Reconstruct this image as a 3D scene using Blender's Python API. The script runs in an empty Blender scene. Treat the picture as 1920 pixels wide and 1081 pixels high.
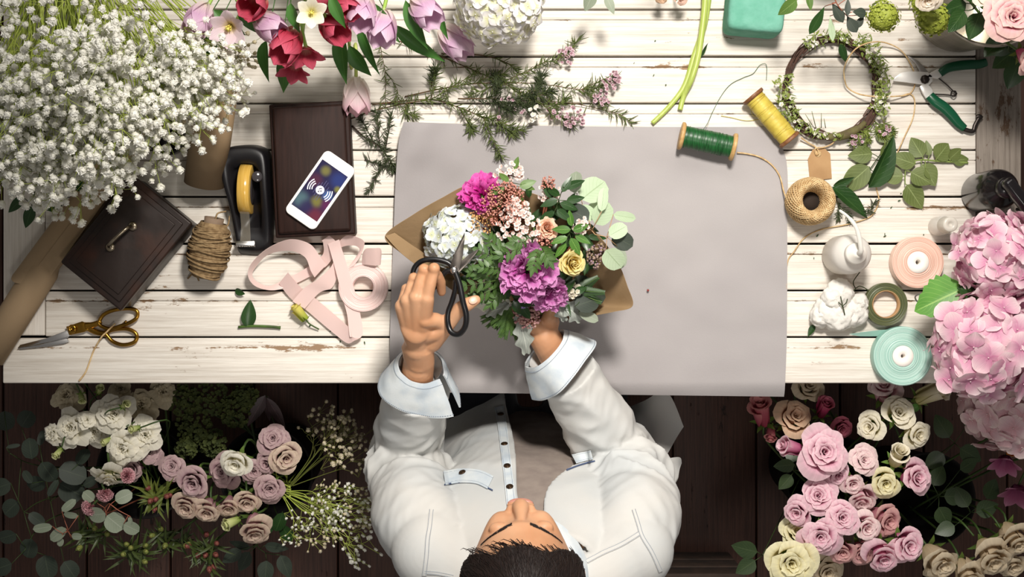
# A florist's work table seen from above.
import bpy, math, random
import numpy as np
from mathutils import Vector, Matrix, Quaternion, noise
from mathutils.bvhtree import BVHTree

C = bpy.context.scene.collection
pi = math.pi
TZ = 0.76            # table top above the floor
HC = 2.56            # camera above the table top
FPX = 2816.0         # focal length in pixels of the 1920 wide frame

# ------------------------------------------------------------------ camera, light, exposure
cd = bpy.data.cameras.new('camera')
cam = bpy.data.objects.new('camera', cd)
C.objects.link(cam)
cam.location = (0, 0, TZ + HC)
cam.rotation_euler = (0, 0, 0)
cd.sensor_width = 36.0
cd.lens = FPX / 1920.0 * 36.0
cd.clip_start = 0.05
bpy.context.scene.camera = cam

w = bpy.data.worlds.new('room_light')
bpy.context.scene.world = w
w.use_nodes = True
w.node_tree.nodes['Background'].inputs[0].default_value = (1.0, 0.96, 0.92, 1)
w.node_tree.nodes['Background'].inputs[1].default_value = 0.12

def lamp(name, kind, loc, target, energy, col, **k):
    l = bpy.data.lights.new(name, kind)
    l.energy = energy
    l.color = col
    for a, b in k.items():
        setattr(l, a, b)
    o = bpy.data.objects.new(name, l)
    C.objects.link(o)
    o.location = loc
    o.rotation_euler = (Vector(target) - Vector(loc)).to_track_quat('-Z', 'Y').to_euler()
    return o

lamp('key_spot_light', 'SPOT', (0.26, 0.92, TZ + 1.95), (0.16, 0.10, TZ), 175, (1.0, 0.95, 0.885),  # added key spot from the north; its soft cone darkens the corners
     spot_size=math.radians(73), spot_blend=1.0, shadow_soft_size=0.16)
lamp('window_light', 'AREA', (0.1, 1.9, TZ + 1.5), (0.0, 0.0, TZ), 13, (1.0, 0.97, 0.93), shape='RECTANGLE', size=1.6, size_y=1.0)
lamp('overhead_fill_light', 'SPOT', (0.25, -0.75, TZ + 2.3), (0.12, -0.36, TZ), 31, (1.0, 0.95, 0.89),  # added fill spot that brightens the shirt and the floor flowers
     spot_size=math.radians(58), spot_blend=1.0, shadow_soft_size=0.2)

vs = bpy.context.scene.view_settings
vs.view_transform = 'Standard'
vs.look = 'None'
vs.gamma = 1.0
vs.use_curve_mapping = False
vs.exposure = 0.5

# ------------------------------------------------------------------ small maths
def W(px, py, h=0.0):
    """a point of the place: pixel of the 1920 x 1081 frame and height above the table top"""
    s = FPX / (HC - h)
    return Vector(((px - 960.0) / s, (540.5 - py) / s, TZ + h))

def S(n, h=0.0):
    return n * (HC - h) / FPX

def V(*a):
    return Vector(a)

def hexc(s):
    s = s.lstrip('#')
    out = []
    for i in (0, 2, 4):
        c = int(s[i:i + 2], 16) / 255.0
        out.append(c / 12.92 if c <= 0.04045 else ((c + 0.055) / 1.055) ** 2.4)
    return (out[0], out[1], out[2], 1.0)

def frame_of(axis, up=None):
    a = Vector(axis).normalized()
    u = Vector(up) if up is not None else (V(0, 0, 1) if abs(a.z) < 0.95 else V(0, 1, 0))
    x = u.cross(a)
    if x.length < 1e-6:
        x = V(1, 0, 0).cross(a)
    x.normalize()
    y = a.cross(x)
    return x, y, a

def basis(loc, axis, up=None, roll=0.0, sc=1.0):
    """matrix whose z is the axis"""
    x, y, a = frame_of(axis, up)
    m = Matrix((x, y, a)).transposed().to_4x4() @ Matrix.Rotation(roll, 4, 'Z') @ Matrix.Scale(sc, 4)
    m.translation = Vector(loc)
    return m

def spline(pts, n=8, closed=False):
    """Catmull-Rom through points (any dimension)"""
    P = [np.array(p, float) for p in pts]
    k = len(P)
    out = []
    rng = range(k if closed else k - 1)
    for i in rng:
        if closed:
            a, b, c, d = P[(i - 1) % k], P[i], P[(i + 1) % k], P[(i + 2) % k]
        else:
            a, b, c, d = P[max(i - 1, 0)], P[i], P[i + 1], P[min(i + 2, k - 1)]
        for j in range(n):
            t = j / n
            out.append(0.5 * ((2 * b) + (c - a) * t + (2 * a - 5 * b + 4 * c - d) * t * t + (3 * b - 3 * c + d - a) * t ** 3))
    if not closed:
        out.append(P[-1])
    return out

def sm(a, b, x):
    t = min(1.0, max(0.0, (x - a) / (b - a)))
    return t * t * (3 - 2 * t)

def nz(x, y, z=0.0):
    return noise.noise(Vector((x, y, z)))

# ------------------------------------------------------------------ mesh builder
class MB:
    def __init__(s):
        s.v, s.f, s.uv, s.mi = [], [], [], []
        s.cur = 0

    def add(s, verts, faces, uvs=None):
        o = len(s.v)
        s.v.extend([tuple(p) for p in verts])
        s.uv.extend(uvs if uvs is not None else [(0.5, 0.5)] * len(verts))
        s.f.extend([tuple(i + o for i in f) for f in faces])
        s.mi.extend([s.cur] * len(faces))
        return s

    def grid(s, fn, nu, nv, M=None, closeu=False):
        """fn(u, v) -> point; u across 0..1, v along 0..1"""
        vs_, uv, fs = [], [], []
        cols = nu if closeu else nu + 1
        for j in range(nv + 1):
            for i in range(cols):
                u, v = i / nu, j / nv
                p = Vector(fn(u, v))
                vs_.append(M @ p if M is not None else p)
                uv.append((u, v))
        for j in range(nv):
            for i in range(nu):
                a = j * cols + i
                b = j * cols + (i + 1) % cols
                fs.append((a, b, b + cols, a + cols))
        return s.add(vs_, fs, uv)

    def rings(s, rs, cap0=True, cap1=True, M=None):
        n = len(rs[0])
        vs_, uv, fs = [], [], []
        for j, r in enumerate(rs):
            for i, p in enumerate(r):
                vs_.append(M @ Vector(p) if M is not None else p)
                uv.append((i / n, j / max(1, len(rs) - 1)))
        for j in range(len(rs) - 1):
            for i in range(n):
                a, b = j * n + i, j * n + (i + 1) % n
                fs.append((a, b, b + n, a + n))
        if cap0:
            fs.append(tuple(range(n - 1, -1, -1)))
        if cap1:
            o = (len(rs) - 1) * n
            fs.append(tuple(o + i for i in range(n)))
        return s.add(vs_, fs, uv)

    def tube(s, pts, rad, n=8, caps=True, flat=1.0, up=None):
        P = [Vector(p) for p in pts]
        k = len(P)
        R = rad if hasattr(rad, '__len__') else [rad] * k
        rs = []
        x = None
        for i in range(k):
            t = (P[min(i + 1, k - 1)] - P[max(i - 1, 0)])
            if t.length < 1e-9:
                t = V(0, 0, 1)
            t.normalize()
            if x is None:
                x, y, _ = frame_of(t, up)
            else:
                x = x - t * x.dot(t)
                if x.length < 1e-6:
                    x, y, _ = frame_of(t, up)
                x.normalize()
            y = t.cross(x)
            rs.append([P[i] + (x * math.cos(2 * pi * q / n) + y * math.sin(2 * pi * q / n) * flat) * R[i] for q in range(n)])
        return s.rings(rs, caps, caps)

    def lathe(s, prof, n=32, M=None, cap0=True, cap1=True):
        rs = [[V(r * math.cos(2 * pi * q / n), r * math.sin(2 * pi * q / n), z) for q in range(n)] for r, z in prof]
        return s.rings(rs, cap0, cap1, M)

    def ball(s, c, r, nu=12, nv=8, M=None, fn=None):
        c = Vector(c)
        rr = Vector(r) if hasattr(r, '__len__') else V(r, r, r)
        def g(u, v):
            th, ph = 2 * pi * u, pi * (v * 0.998 + 0.001)
            d = V(math.cos(th) * math.sin(ph), math.sin(th) * math.sin(ph), -math.cos(ph))
            k = fn(d) if fn else 1.0
            return c + V(d.x * rr.x, d.y * rr.y, d.z * rr.z) * k
        return s.grid(g, nu, nv, M, closeu=True)

    def box(s, c, size, bev=0.0, M=None, seg=2):
        """box with rounded edges: a superellipse prism"""
        x, y, z = [q / 2 for q in size]
        b = min(bev, x * 0.99, y * 0.99, z * 0.99)
        c = Vector(c)
        def outl(d):
            o = []
            rb = max(b, 1e-5)
            for cx, cy, a0 in ((x - rb, y - rb, 0), (-x + rb, y - rb, 1), (-x + rb, -y + rb, 2), (x - rb, -y + rb, 3)):
                for q in range(seg + 1):
                    a = (a0 + q / seg) * pi / 2
                    o.append((cx + (rb - d) * math.cos(a), cy + (rb - d) * math.sin(a)))
            return o
        if b <= 0:
            rs = [[c + V(px, py, zz) for px, py in ((x, y), (-x, y), (-x, -y), (x, -y))] for zz in (-z, z)]
        else:
            rs = []
            for q in range(seg + 1):
                a = q / seg * pi / 2
                rs.append([c + V(px, py, -z + b - b * math.cos(a) * 1.0 + 0) for px, py in outl(b - b * math.sin(a))])
            for q in range(seg + 1):
                a = q / seg * pi / 2
                rs.append([c + V(px, py, z - b + b * math.sin(a)) for px, py in outl(b - b * math.cos(a))])
        return s.rings(rs, True, True, M)

    def prism(s, outl, z0, z1, bev=0.0, M=None):
        """closed outline of (x, y) from z0 to z1, rims drawn in by bev"""
        O = [Vector((p[0], p[1])) for p in outl]
        n = len(O)
        area = sum(O[i].x * O[(i + 1) % n].y - O[(i + 1) % n].x * O[i].y for i in range(n))
        if area < 0:
            O.reverse()
        def inset(d):
            out = []
            for i in range(n):
                e = (O[(i + 1) % n] - O[i - 1])
                if e.length < 1e-9:
                    out.append(O[i]); continue
                e.normalize()
                out.append(O[i] + V2(-e.y, e.x) * d)
            return out
        V2 = lambda a, b: Vector((a, b))
        if bev > 0:
            lev = [(z0, bev), (z0 + bev * 0.3, bev * 0.3), (z0 + bev, 0), (z1 - bev, 0), (z1 - bev * 0.3, bev * 0.3), (z1, bev)]
        else:
            lev = [(z0, 0), (z1, 0)]
        rs = [[V(p.x, p.y, z) for p in inset(d)] for z, d in lev]
        return s.rings(rs, True, True, M)

    def strip(s, A, B, n=6, across=1):
        """band between two edge lines"""
        a, b = spline(A, n), spline(B, n)
        k = min(len(a), len(b))
        def g(u, v):
            i = min(k - 1, int(round(v * (k - 1))))
            return Vector(a[i]) * (1 - u) + Vector(b[i]) * u
        return s.grid(g, across, k - 1)

    def build(s, name, mats, parent=None, smooth=True, local=False, solid=0.0, sub=0, origin=None, sharp=None):
        base = Vector((0, 0, 0))
        if parent is not None and not local:
            base = wloc(parent)
        if origin is not None:
            base = Vector(origin)
        me = bpy.data.meshes.new(name)
        vv = [(p[0] - base.x, p[1] - base.y, p[2] - base.z) for p in s.v]
        me.from_pydata(vv, [], s.f)
        if not hasattr(mats, '__len__'):
            mats = [mats]
        for m in mats:
            me.materials.append(m)
        if len(mats) > 1:
            me.polygons.foreach_set('material_index', s.mi)
        ul = me.uv_layers.new(name='UVMap')
        li = np.empty(len(me.loops), np.int32)
        me.loops.foreach_get('vertex_index', li)
        ul.data.foreach_set('uv', np.array(s.uv, np.float32)[li].ravel())
        if smooth:
            me.polygons.foreach_set('use_smooth', [True] * len(me.polygons))
        me.validate()
        me.update()
        if sharp is not None and hasattr(me, 'set_sharp_from_angle'):
            me.set_sharp_from_angle(angle=math.radians(sharp))
        o = bpy.data.objects.new(name, me)
        C.objects.link(o)
        if parent is not None:
            o.parent = parent
        if origin is not None:
            o.location = base - (wloc(parent) if parent is not None else V(0, 0, 0))
        if solid:
            md = o.modifiers.new('thickness', 'SOLIDIFY')
            md.thickness = solid
            md.offset = 0
            es = o.modifiers.new('crisp_rim', 'EDGE_SPLIT')
            es.split_angle = math.radians(50)
        if sub:
            md = o.modifiers.new('smooth', 'SUBSURF')
            md.levels = md.render_levels = sub
        return o

def wloc(o):
    l = o.location.copy()
    p = o.parent
    while p is not None:
        l = l + p.location
        p = p.parent
    return l

def tag(o, label, cat, group=None, kind=None):
    o['label'] = label
    o['category'] = cat
    if group:
        o['group'] = group
    if kind:
        o['kind'] = kind
    return o

def thing(name, label, cat, loc, group=None):
    o = bpy.data.objects.new(name, None)
    o.empty_display_size = 0.02
    C.objects.link(o)
    o.location = loc
    return tag(o, label, cat, group)

def struct(mb, name, mat, **k):
    o = mb.build(name, mat, **k)
    o['kind'] = 'structure'
    return o

def remat(o, m):
    sl = o.material_slots[0]
    sl.link = 'OBJECT'
    sl.material = m

def dup(root, M=None, label=None, group=None, mats=None):
    """copy of a thing with its parts; M is its world matrix; mats recolours named parts"""
    r = root.copy()
    C.objects.link(r)
    if M is not None:
        r.matrix_world = M
    if label:
        r['label'] = label
    if group:
        r['group'] = group
    def kids(src, dst):
        for ch in [c for c in bpy.data.objects if c.parent == src] if False else list(src.children):
            c = ch.copy()
            C.objects.link(c)
            c.parent = dst
            nm = ch.name.split('.')[0]
            if mats and nm in mats:
                remat(c, mats[nm])
            kids(ch, c)
    kids(root, r)
    return r

# ------------------------------------------------------------------ materials
MATS = {}
def _nt(name):
    m = bpy.data.materials.new(name)
    m.use_nodes = True
    nt = m.node_tree
    for n in list(nt.nodes):
        nt.nodes.remove(n)
    out = nt.nodes.new('ShaderNodeOutputMaterial')
    return m, nt, nt.nodes, nt.links, out

def ramp(N, stops, interp='LINEAR'):
    r = N.new('ShaderNodeValToRGB')
    r.color_ramp.interpolation = interp
    e = r.color_ramp.elements
    while len(e) < len(stops):
        e.new(0.5)
    for q, (p, c) in zip(e, stops):
        q.position = p
        q.color = c
    return r

def mk(name, col, rough=0.5, metal=0.0, spec=0.5, col2=None, vscale=8, lo=0.35, hi=0.65, bump=0.0, bscale=80, stretch=(1, 1, 1),
       sheen=0.0, transl=0.0, alpha=1.0, emis=0.0, coat=0.0, trans=0.0, ior=1.45, sss=0.0, detail=4.0):
    if name in MATS:
        return MATS[name]
    m, nt, N, L, out = _nt(name)
    p = N.new('ShaderNodeBsdfPrincipled')
    p.inputs['Base Color'].default_value = hexc(col)
    p.inputs['Roughness'].default_value = rough
    p.inputs['Metallic'].default_value = metal
    p.inputs['Specular IOR Level'].default_value = spec
    p.inputs['Sheen Weight'].default_value = sheen
    p.inputs['Coat Weight'].default_value = coat
    p.inputs['Transmission Weight'].default_value = trans
    p.inputs['IOR'].default_value = ior
    p.inputs['Alpha'].default_value = alpha
    if sss:
        p.inputs['Subsurface Weight'].default_value = sss
        p.inputs['Subsurface Radius'].default_value = (0.012, 0.005, 0.003)
        p.inputs['Subsurface Scale'].default_value = 0.6
    if emis:
        p.inputs['Emission Color'].default_value = hexc(col)
        p.inputs['Emission Strength'].default_value = emis
    if col2 or bump:
        tc = N.new('ShaderNodeTexCoord')
        mp = N.new('ShaderNodeMapping')
        mp.inputs['Scale'].default_value = stretch
        L.new(tc.outputs['Object'], mp.inputs['Vector'])
    if col2:
        n = N.new('ShaderNodeTexNoise')
        n.inputs['Scale'].default_value = vscale
        n.inputs['Detail'].default_value = detail
        L.new(mp.outputs[0], n.inputs['Vector'])
        r = ramp(N, [(lo, hexc(col)), (hi, hexc(col2))])
        L.new(n.outputs['Fac'], r.inputs[0])
        L.new(r.outputs[0], p.inputs['Base Color'])
    if bump:
        n2 = N.new('ShaderNodeTexNoise')
        n2.inputs['Scale'].default_value = bscale
        n2.inputs['Detail'].default_value = 3
        L.new(mp.outputs[0], n2.inputs['Vector'])
        b = N.new('ShaderNodeBump')
        b.inputs['Strength'].default_value = bump
        b.inputs['Distance'].default_value = 0.002
        L.new(n2.outputs['Fac'], b.inputs['Height'])
        L.new(b.outputs[0], p.inputs['Normal'])
    if transl:
        t = N.new('ShaderNodeBsdfTranslucent')
        t.inputs[0].default_value = hexc(col)
        mx = N.new('ShaderNodeMixShader')
        mx.inputs[0].default_value = transl
        L.new(p.outputs[0], mx.inputs[1])
        L.new(t.outputs[0], mx.inputs[2])
        L.new(mx.outputs[0], out.inputs[0])
    else:
        L.new(p.outputs[0], out.inputs[0])
    MATS[name] = m
    return m

def petal(name, c0, c1, c2, transl=0.3, rough=0.55, p1=0.5, streak=0.12):
    """petal colour from its base c0 to its rim c2, with fine veins along it"""
    if name in MATS:
        return MATS[name]
    m, nt, N, L, out = _nt(name)
    uv = N.new('ShaderNodeUVMap')
    sx = N.new('ShaderNodeSeparateXYZ')
    L.new(uv.outputs[0], sx.inputs[0])
    r = ramp(N, [(0.0, hexc(c0)), (p1, hexc(c1)), (1.0, hexc(c2))])
    L.new(sx.outputs[1], r.inputs[0])
    mp = N.new('ShaderNodeMapping')
    mp.inputs['Scale'].default_value = (26, 1.6, 1)
    L.new(uv.outputs[0], mp.inputs['Vector'])
    n = N.new('ShaderNodeTexNoise')
    n.inputs['Scale'].default_value = 1.0
    n.inputs['Detail'].default_value = 2
    L.new(mp.outputs[0], n.inputs['Vector'])
    hs = N.new('ShaderNodeHueSaturation')
    mr = N.new('ShaderNodeMapRange')
    mr.inputs[1].default_value, mr.inputs[2].default_value = 0.3, 0.7
    mr.inputs[3].default_value, mr.inputs[4].default_value = 1 - streak, 1 + streak * 0.4
    L.new(n.outputs['Fac'], mr.inputs[0])
    L.new(mr.outputs[0], hs.inputs['Value'])
    L.new(r.outputs[0], hs.inputs['Color'])
    p = N.new('ShaderNodeBsdfPrincipled')
    p.inputs['Roughness'].default_value = rough
    p.inputs['Specular IOR Level'].default_value = 0.25
    t = N.new('ShaderNodeBsdfTranslucent')
    L.new(hs.outputs[0], p.inputs['Base Color'])
    L.new(hs.outputs[0], t.inputs[0])
    mx = N.new('ShaderNodeMixShader')
    mx.inputs[0].default_value = transl
    L.new(p.outputs[0], mx.inputs[1])
    L.new(t.outputs[0], mx.inputs[2])
    L.new(mx.outputs[0], out.inputs[0])
    MATS[name] = m
    return m

def leafmat(name, col, vein, col2=None, rough=0.42, transl=0.18, veins=7.0, spec=0.4):
    """leaf with a midrib and side veins"""
    if name in MATS:
        return MATS[name]
    m, nt, N, L, out = _nt(name)
    uv = N.new('ShaderNodeUVMap')
    sx = N.new('ShaderNodeSeparateXYZ')
    L.new(uv.outputs[0], sx.inputs[0])
    def mth(op, a, b=None):
        q = N.new('ShaderNodeMath')
        q.operation = op
        for i, x in enumerate((a, b)):
            if x is None:
                continue
            if hasattr(x, 'default_value') or hasattr(x, 'links'):
                L.new(x, q.inputs[i])
            else:
                q.inputs[i].default_value = x
        return q.outputs[0]
    du = mth('ABSOLUTE', mth('SUBTRACT', sx.outputs[0], 0.5))
    ph = mth('SUBTRACT', mth('MULTIPLY', sx.outputs[1], veins), mth('MULTIPLY', du, veins * 0.75))
    tri = mth('ABSOLUTE', mth('SUBTRACT', mth('FRACT', ph), 0.5))
    side = mth('LESS_THAN', tri, 0.055)
    mid = mth('LESS_THAN', du, 0.022)
    mask = mth('MAXIMUM', mth('MULTIPLY', side, 0.45), mth('MULTIPLY', mid, 0.9))
    tc = N.new('ShaderNodeTexCoord')
    n = N.new('ShaderNodeTexNoise')
    n.inputs['Scale'].default_value = 30
    L.new(tc.outputs['Object'], n.inputs['Vector'])
    r = ramp(N, [(0.35, hexc(col)), (0.68, hexc(col2 or col))])
    L.new(n.outputs['Fac'], r.inputs[0])
    mx0 = N.new('ShaderNodeMixRGB')
    L.new(mask, mx0.inputs[0])
    L.new(r.outputs[0], mx0.inputs[1])
    mx0.inputs[2].default_value = hexc(vein)
    p = N.new('ShaderNodeBsdfPrincipled')
    p.inputs['Roughness'].default_value = rough
    p.inputs['Specular IOR Level'].default_value = spec
    L.new(mx0.outputs[0], p.inputs['Base Color'])
    b = N.new('ShaderNodeBump')
    b.inputs['Strength'].default_value = 0.25
    b.inputs['Distance'].default_value = 0.001
    b.invert = True
    L.new(mask, b.inputs['Height'])
    L.new(b.outputs[0], p.inputs['Normal'])
    t = N.new('ShaderNodeBsdfTranslucent')
    L.new(mx0.outputs[0], t.inputs[0])
    mx = N.new('ShaderNodeMixShader')
    mx.inputs[0].default_value = transl
    L.new(p.outputs[0], mx.inputs[1])
    L.new(t.outputs[0], mx.inputs[2])
    L.new(mx.outputs[0], out.inputs[0])
    MATS[name] = m
    return m

def plankmat(name, paint, grain, wear, along='X', worn=0.5, rough=0.62, period=None, off=0.0):
    """painted boards: fine grain along the board, rubbed-through patches, most of them by the board edges"""
    m, nt, N, L, out = _nt(name)
    tc = N.new('ShaderNodeTexCoord')
    def noi(scale, detail, ro=0.6):
        mp = N.new('ShaderNodeMapping')
        mp.inputs['Scale'].default_value = scale
        L.new(tc.outputs['Object'], mp.inputs['Vector'])
        n = N.new('ShaderNodeTexNoise')
        n.inputs['Scale'].default_value = 1.0
        n.inputs['Detail'].default_value = detail
        n.inputs['Roughness'].default_value = ro
        L.new(mp.outputs[0], n.inputs['Vector'])
        return n.outputs['Fac']
    def sc(a, b):
        return (a, b, 40) if along == 'X' else (b, a, 40)
    g1 = noi(sc(7, 260), 7, 0.7)
    g2 = noi(sc(1.3, 22), 3)
    w1 = noi(sc(17, 55), 9, 0.75)
    w2 = noi(sc(2.6, 6), 2)
    r1 = ramp(N, [(0.30, hexc(grain)), (0.60, hexc(paint))])
    L.new(g1, r1.inputs[0])
    hs = N.new('ShaderNodeHueSaturation')
    mr = N.new('ShaderNodeMapRange')
    mr.inputs[1].default_value, mr.inputs[2].default_value = 0.3, 0.7
    mr.inputs[3].default_value, mr.inputs[4].default_value = 0.86, 1.05
    L.new(g2, mr.inputs[0])
    L.new(mr.outputs[0], hs.inputs['Value'])
    L.new(r1.outputs[0], hs.inputs['Color'])
    def mth(op, a, b=0.0):
        q = N.new('ShaderNodeMath')
        q.operation = op
        for i, x in enumerate((a, b)):
            if isinstance(x, (int, float)):
                q.inputs[i].default_value = x
            else:
                L.new(x, q.inputs[i])
        return q.outputs[0]
    fac = mth('ADD', mth('MULTIPLY', w1, 0.75), mth('MULTIPLY', w2, 0.45))
    if period:
        sx = N.new('ShaderNodeSeparateXYZ')
        L.new(tc.outputs['Object'], sx.inputs[0])
        e = mth('ABSOLUTE', mth('SUBTRACT', mth('FRACT', mth('DIVIDE', mth('SUBTRACT', sx.outputs[1], off), period)), 0.5), 0)
        e = mth('MULTIPLY', mth('POWER', mth('MULTIPLY', e, 2.0), 9.0), 0.13)
        fac = mth('ADD', fac, e)
    rw = ramp(N, [(worn, (0, 0, 0, 1)), (worn + 0.035, (1, 1, 1, 1))])
    L.new(fac, rw.inputs[0])
    mx = N.new('ShaderNodeMixRGB')
    L.new(rw.outputs[0], mx.inputs[0])
    L.new(hs.outputs[0], mx.inputs[1])
    mx.inputs[2].default_value = hexc(wear)
    p = N.new('ShaderNodeBsdfPrincipled')
    p.inputs['Roughness'].default_value = rough
    p.inputs['Specular IOR Level'].default_value = 0.3
    L.new(mx.outputs[0], p.inputs['Base Color'])
    b = N.new('ShaderNodeBump')
    b.inputs['Strength'].default_value = 0.35
    b.inputs['Distance'].default_value = 0.0012
    L.new(mth('SUBTRACT', g1, rw.outputs[0]), b.inputs['Height'])
    L.new(b.outputs[0], p.inputs['Normal'])
    L.new(p.outputs[0], out.inputs[0])
    MATS[name] = m
    return m
# ------------------------------------------------------------------ floor and table
PITCH = S(87.7)
Y_FRONT = W(0, 718).y
Y_BACK = 0.92
X0, X1 = W(5, 0).x, W(1916, 0).x
XL, XR = W(84, 0).x, W(1831, 0).x
m_floor = plankmat('dark_floorboards', '55392f', '33211b', '1f1410', along='Y', worn=0.72, rough=0.55)
m_table = plankmat('white_painted_planks', 'e9e3d9', 'c9bfb2', '8f7459', along='X', worn=0.745, period=PITCH, off=Y_FRONT)
m_table_end = plankmat('white_painted_end_board', 'e6dfd5', 'cfc6b9', '93775c', along='Y', worn=0.75)
m_end_grey = plankmat('worn_grey_end_board', '8f857b', '6d635a', '5a4636', along='Y', worn=0.70)
m_dark = mk('dark_gap_wood', '2c221c', rough=0.8, col2='3c2d24', vscale=30)

b = MB()
fw = 0.185
x = -2.05
while x < 2.05:
    b.box((x + fw / 2, 0.3, -0.012), (fw - 0.004, 3.4, 0.024), 0.002)
    x += fw
b.box((0, 0.3, -0.03), (4.1, 3.4, 0.012))
struct(b, 'floor', m_floor)
b = MB()
b.box((0, 2.06, 1.5), (4.1, 0.1, 3.0))
struct(b, 'wall_back', mk('plaster_wall', 'b8ab9b', rough=.9))

table = thing('work_table', 'long white painted plank work table with scuffed brown wear', 'table', (0, (Y_FRONT + Y_BACK) / 2, 0))
b = MB()
y = Y_FRONT
k = 0
while y < Y_BACK - 0.02:
    d = PITCH - 0.0028
    wob = [0.0006 * math.sin(k * 2.3), 0.0004 * math.cos(k * 1.7)]
    if k == 0:
        b.box(((X0 + X1) / 2, y + d / 2, TZ - 0.011), (X1 - X0, d, 0.022), 0.0022)
    else:
        bd = 0.0165
        b.box(((XL + XR) / 2, y + (d - bd) / 2 + wob[1], TZ - 0.011 - abs(wob[0])), (XR - XL - 0.002, d - bd - 0.0004, 0.022), 0.0018)
        b.box(((XL + XR) / 2, y + d - bd / 2 + wob[1], TZ - 0.0113 - abs(wob[0])), (XR - XL - 0.002, bd - 0.0004, 0.0215), 0.0016)
    y += PITCH
    k += 1
b.build('tabletop', m_table, table)
for xa, xb in ((X0, XL), (XR, X1)):
    b = MB()
    ya = Y_FRONT + PITCH
    b.box(((xa + xb) / 2, (ya + y) / 2, TZ - 0.0115), (xb - xa - 0.001, y - ya - 0.003, 0.021), 0.0022)
    b.build('end_board', m_table_end if xa < 0 else m_end_grey, table)
b = MB()
b.box((0, (Y_FRONT + y) / 2, TZ - 0.03), (X1 - X0 - 0.02, y - Y_FRONT - 0.02, 0.014), 0)
for yy in (Y_FRONT + 0.03, y - 0.03):
    b.box((0, yy, TZ - 0.075), (X1 - X0 - 0.16, 0.022, 0.08), 0.002)
for xx in (X0 + 0.08, X1 - 0.08):
    b.box((xx, (Y_FRONT + y) / 2, TZ - 0.075), (0.022, y - Y_FRONT - 0.08, 0.08), 0.002)
b.build('apron', m_dark, table)
for xx in (X0 + 0.09, X1 - 0.09):
    for yy in (Y_FRONT + 0.05, y - 0.05):
        b = MB()
        b.rings([[V(xx + sx * a, yy + sy * a, z) for sx, sy in ((1, 1), (-1, 1), (-1, -1), (1, -1))]
                 for z, a in ((0, 0.024), (0.5, 0.03), (TZ - 0.036, 0.034))])
        b.build('leg', m_dark, table, smooth=False)

# ------------------------------------------------------------------ grey wrapping sheet
m_paper = mk('grey_wrapping_paper', 'a5a09f', rough=0.72, spec=0.25, col2='9c9797', vscale=3, bump=0.12, bscale=420)
left = [(757, 226), (748, 262), (742, 330), (738, 430), (734, 540), (731, 640), (731, 734)]
right = [(1440, 238), (1474, 300), (1476, 430), (1476, 540), (1475, 640), (1472, 720), (1470, 743)]
L_, R_ = spline(left, 10), spline(right, 10)
def paper(u, v):
    k = v * (len(L_) - 1)
    i = min(int(k), len(L_) - 2)
    f = k - i
    a = L_[i] * (1 - f) + L_[i + 1] * f
    c = R_[i] * (1 - f) + R_[i + 1] * f
    px, py = a[0] * (1 - u) + c[0] * u, a[1] * (1 - u) + c[1] * u
    h = 0.0022 + 0.0045 * sm(0.0, 1, 0.5 + nz(px * 0.006, py * 0.008)) + 0.0022 * nz(px * 0.016 + 5, py * 0.02) + 0.0016 * max(0, 1 - px / 1500) * (1 - 2.5 * abs(nz(px * .009, py * .012 + 3)))
    tl = max(0.0, 1 - math.hypot((px - 760) / 170.0, (py - 228) / 130.0))
    h += 0.022 * tl ** 1.5 + 0.009 * tl * math.sin(px * 0.055 + 1.0 + py * .03)
    le = sm(0.06, 0.0, u) * (0.004 + 0.003 * math.sin(py * 0.02))
    if py > 716:
        h -= 0.012 * ((py - 716) / 26.0) ** 1.6
    py -= 5 * math.sin(px * 0.004 + 0.6) * (1 - v)
    return W(px, py, max(0.0016, h + le) if py < 716 else h)
b = MB()
b.grid(paper, 110, 90)
o = b.build('wrapping_sheet', m_paper, None, solid=0.0006, origin=W(1100, 480, 0.002))
tag(o, 'large grey wrapping paper sheet under the bouquet', 'paper')

# ------------------------------------------------------------------ kraft rolls
m_kraft = mk('kraft_paper', 'a68e70', rough=0.75, spec=0.2, col2='9c8466', vscale=6, bump=0.1, bscale=300)
m_kraft2 = mk('kraft_paper_inner', '8e7355', rough=0.8, spec=0.15, col2='866b4e', vscale=8)
kr = thing('kraft_roll', 'long kraft paper roll lying slantwise with its outer sheet lapped over', 'paper roll', W(60, 560, 0))
r1 = 0.0275
a, c = W(-22, 668, r1), W(262, 218, r1)
ax = (a - c).normalized()
b = MB()
Ln = (a - c).length
b.lathe([(r1 * 0.72, 0.0), (r1 * 0.74, 0), (r1 * 0.76, Ln * 0.6), (r1, Ln * 0.64), (r1, Ln), (r1 * 0.93, Ln), (r1 * 0.9, Ln - 0.03)], 44, basis(c, ax), True, False)
b.build('rolled_paper', m_kraft, kr)
ra = 0.0262
fa, fc = W(49, 532, ra), W(286, 212, ra)
fx = (fa - fc).normalized()
sd = V(-fx.y, fx.x, 0)
b = MB()
Lf = (fa - fc).length
def sleeve(u, v):
    # outer sheet, flattened towards one long edge, its free end cut square
    t = 2 * pi * u
    q = v * (Lf + 0.006 * math.cos(t) - 0.010 * math.sin(2 * t))
    x_, z_ = math.cos(t) * 0.0262, math.sin(t) * 0.0255
    x_ += 0.006 * max(0, math.cos(t - 0.5)) ** 4
    return fc + fx * q + sd * x_ + V(0, 0, z_)
b.grid(sleeve, 40, 10, None, True)
e0 = lambda q, x_, z_: fc + fx * q + sd * x_ + V(0, 0, z_)
b.strip([e0(0, 0.004, 0.027), e0(Lf * .5, 0.006, 0.0272), e0(Lf * .985, 0.005, 0.027)], [e0(0, 0.027, 0.020), e0(Lf * .5, 0.029, 0.021), e0(Lf * 1.0, 0.030, 0.017)], 8, 5)
b.build('lapped_sheet', m_kraft, kr, solid=0.0008)

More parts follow.
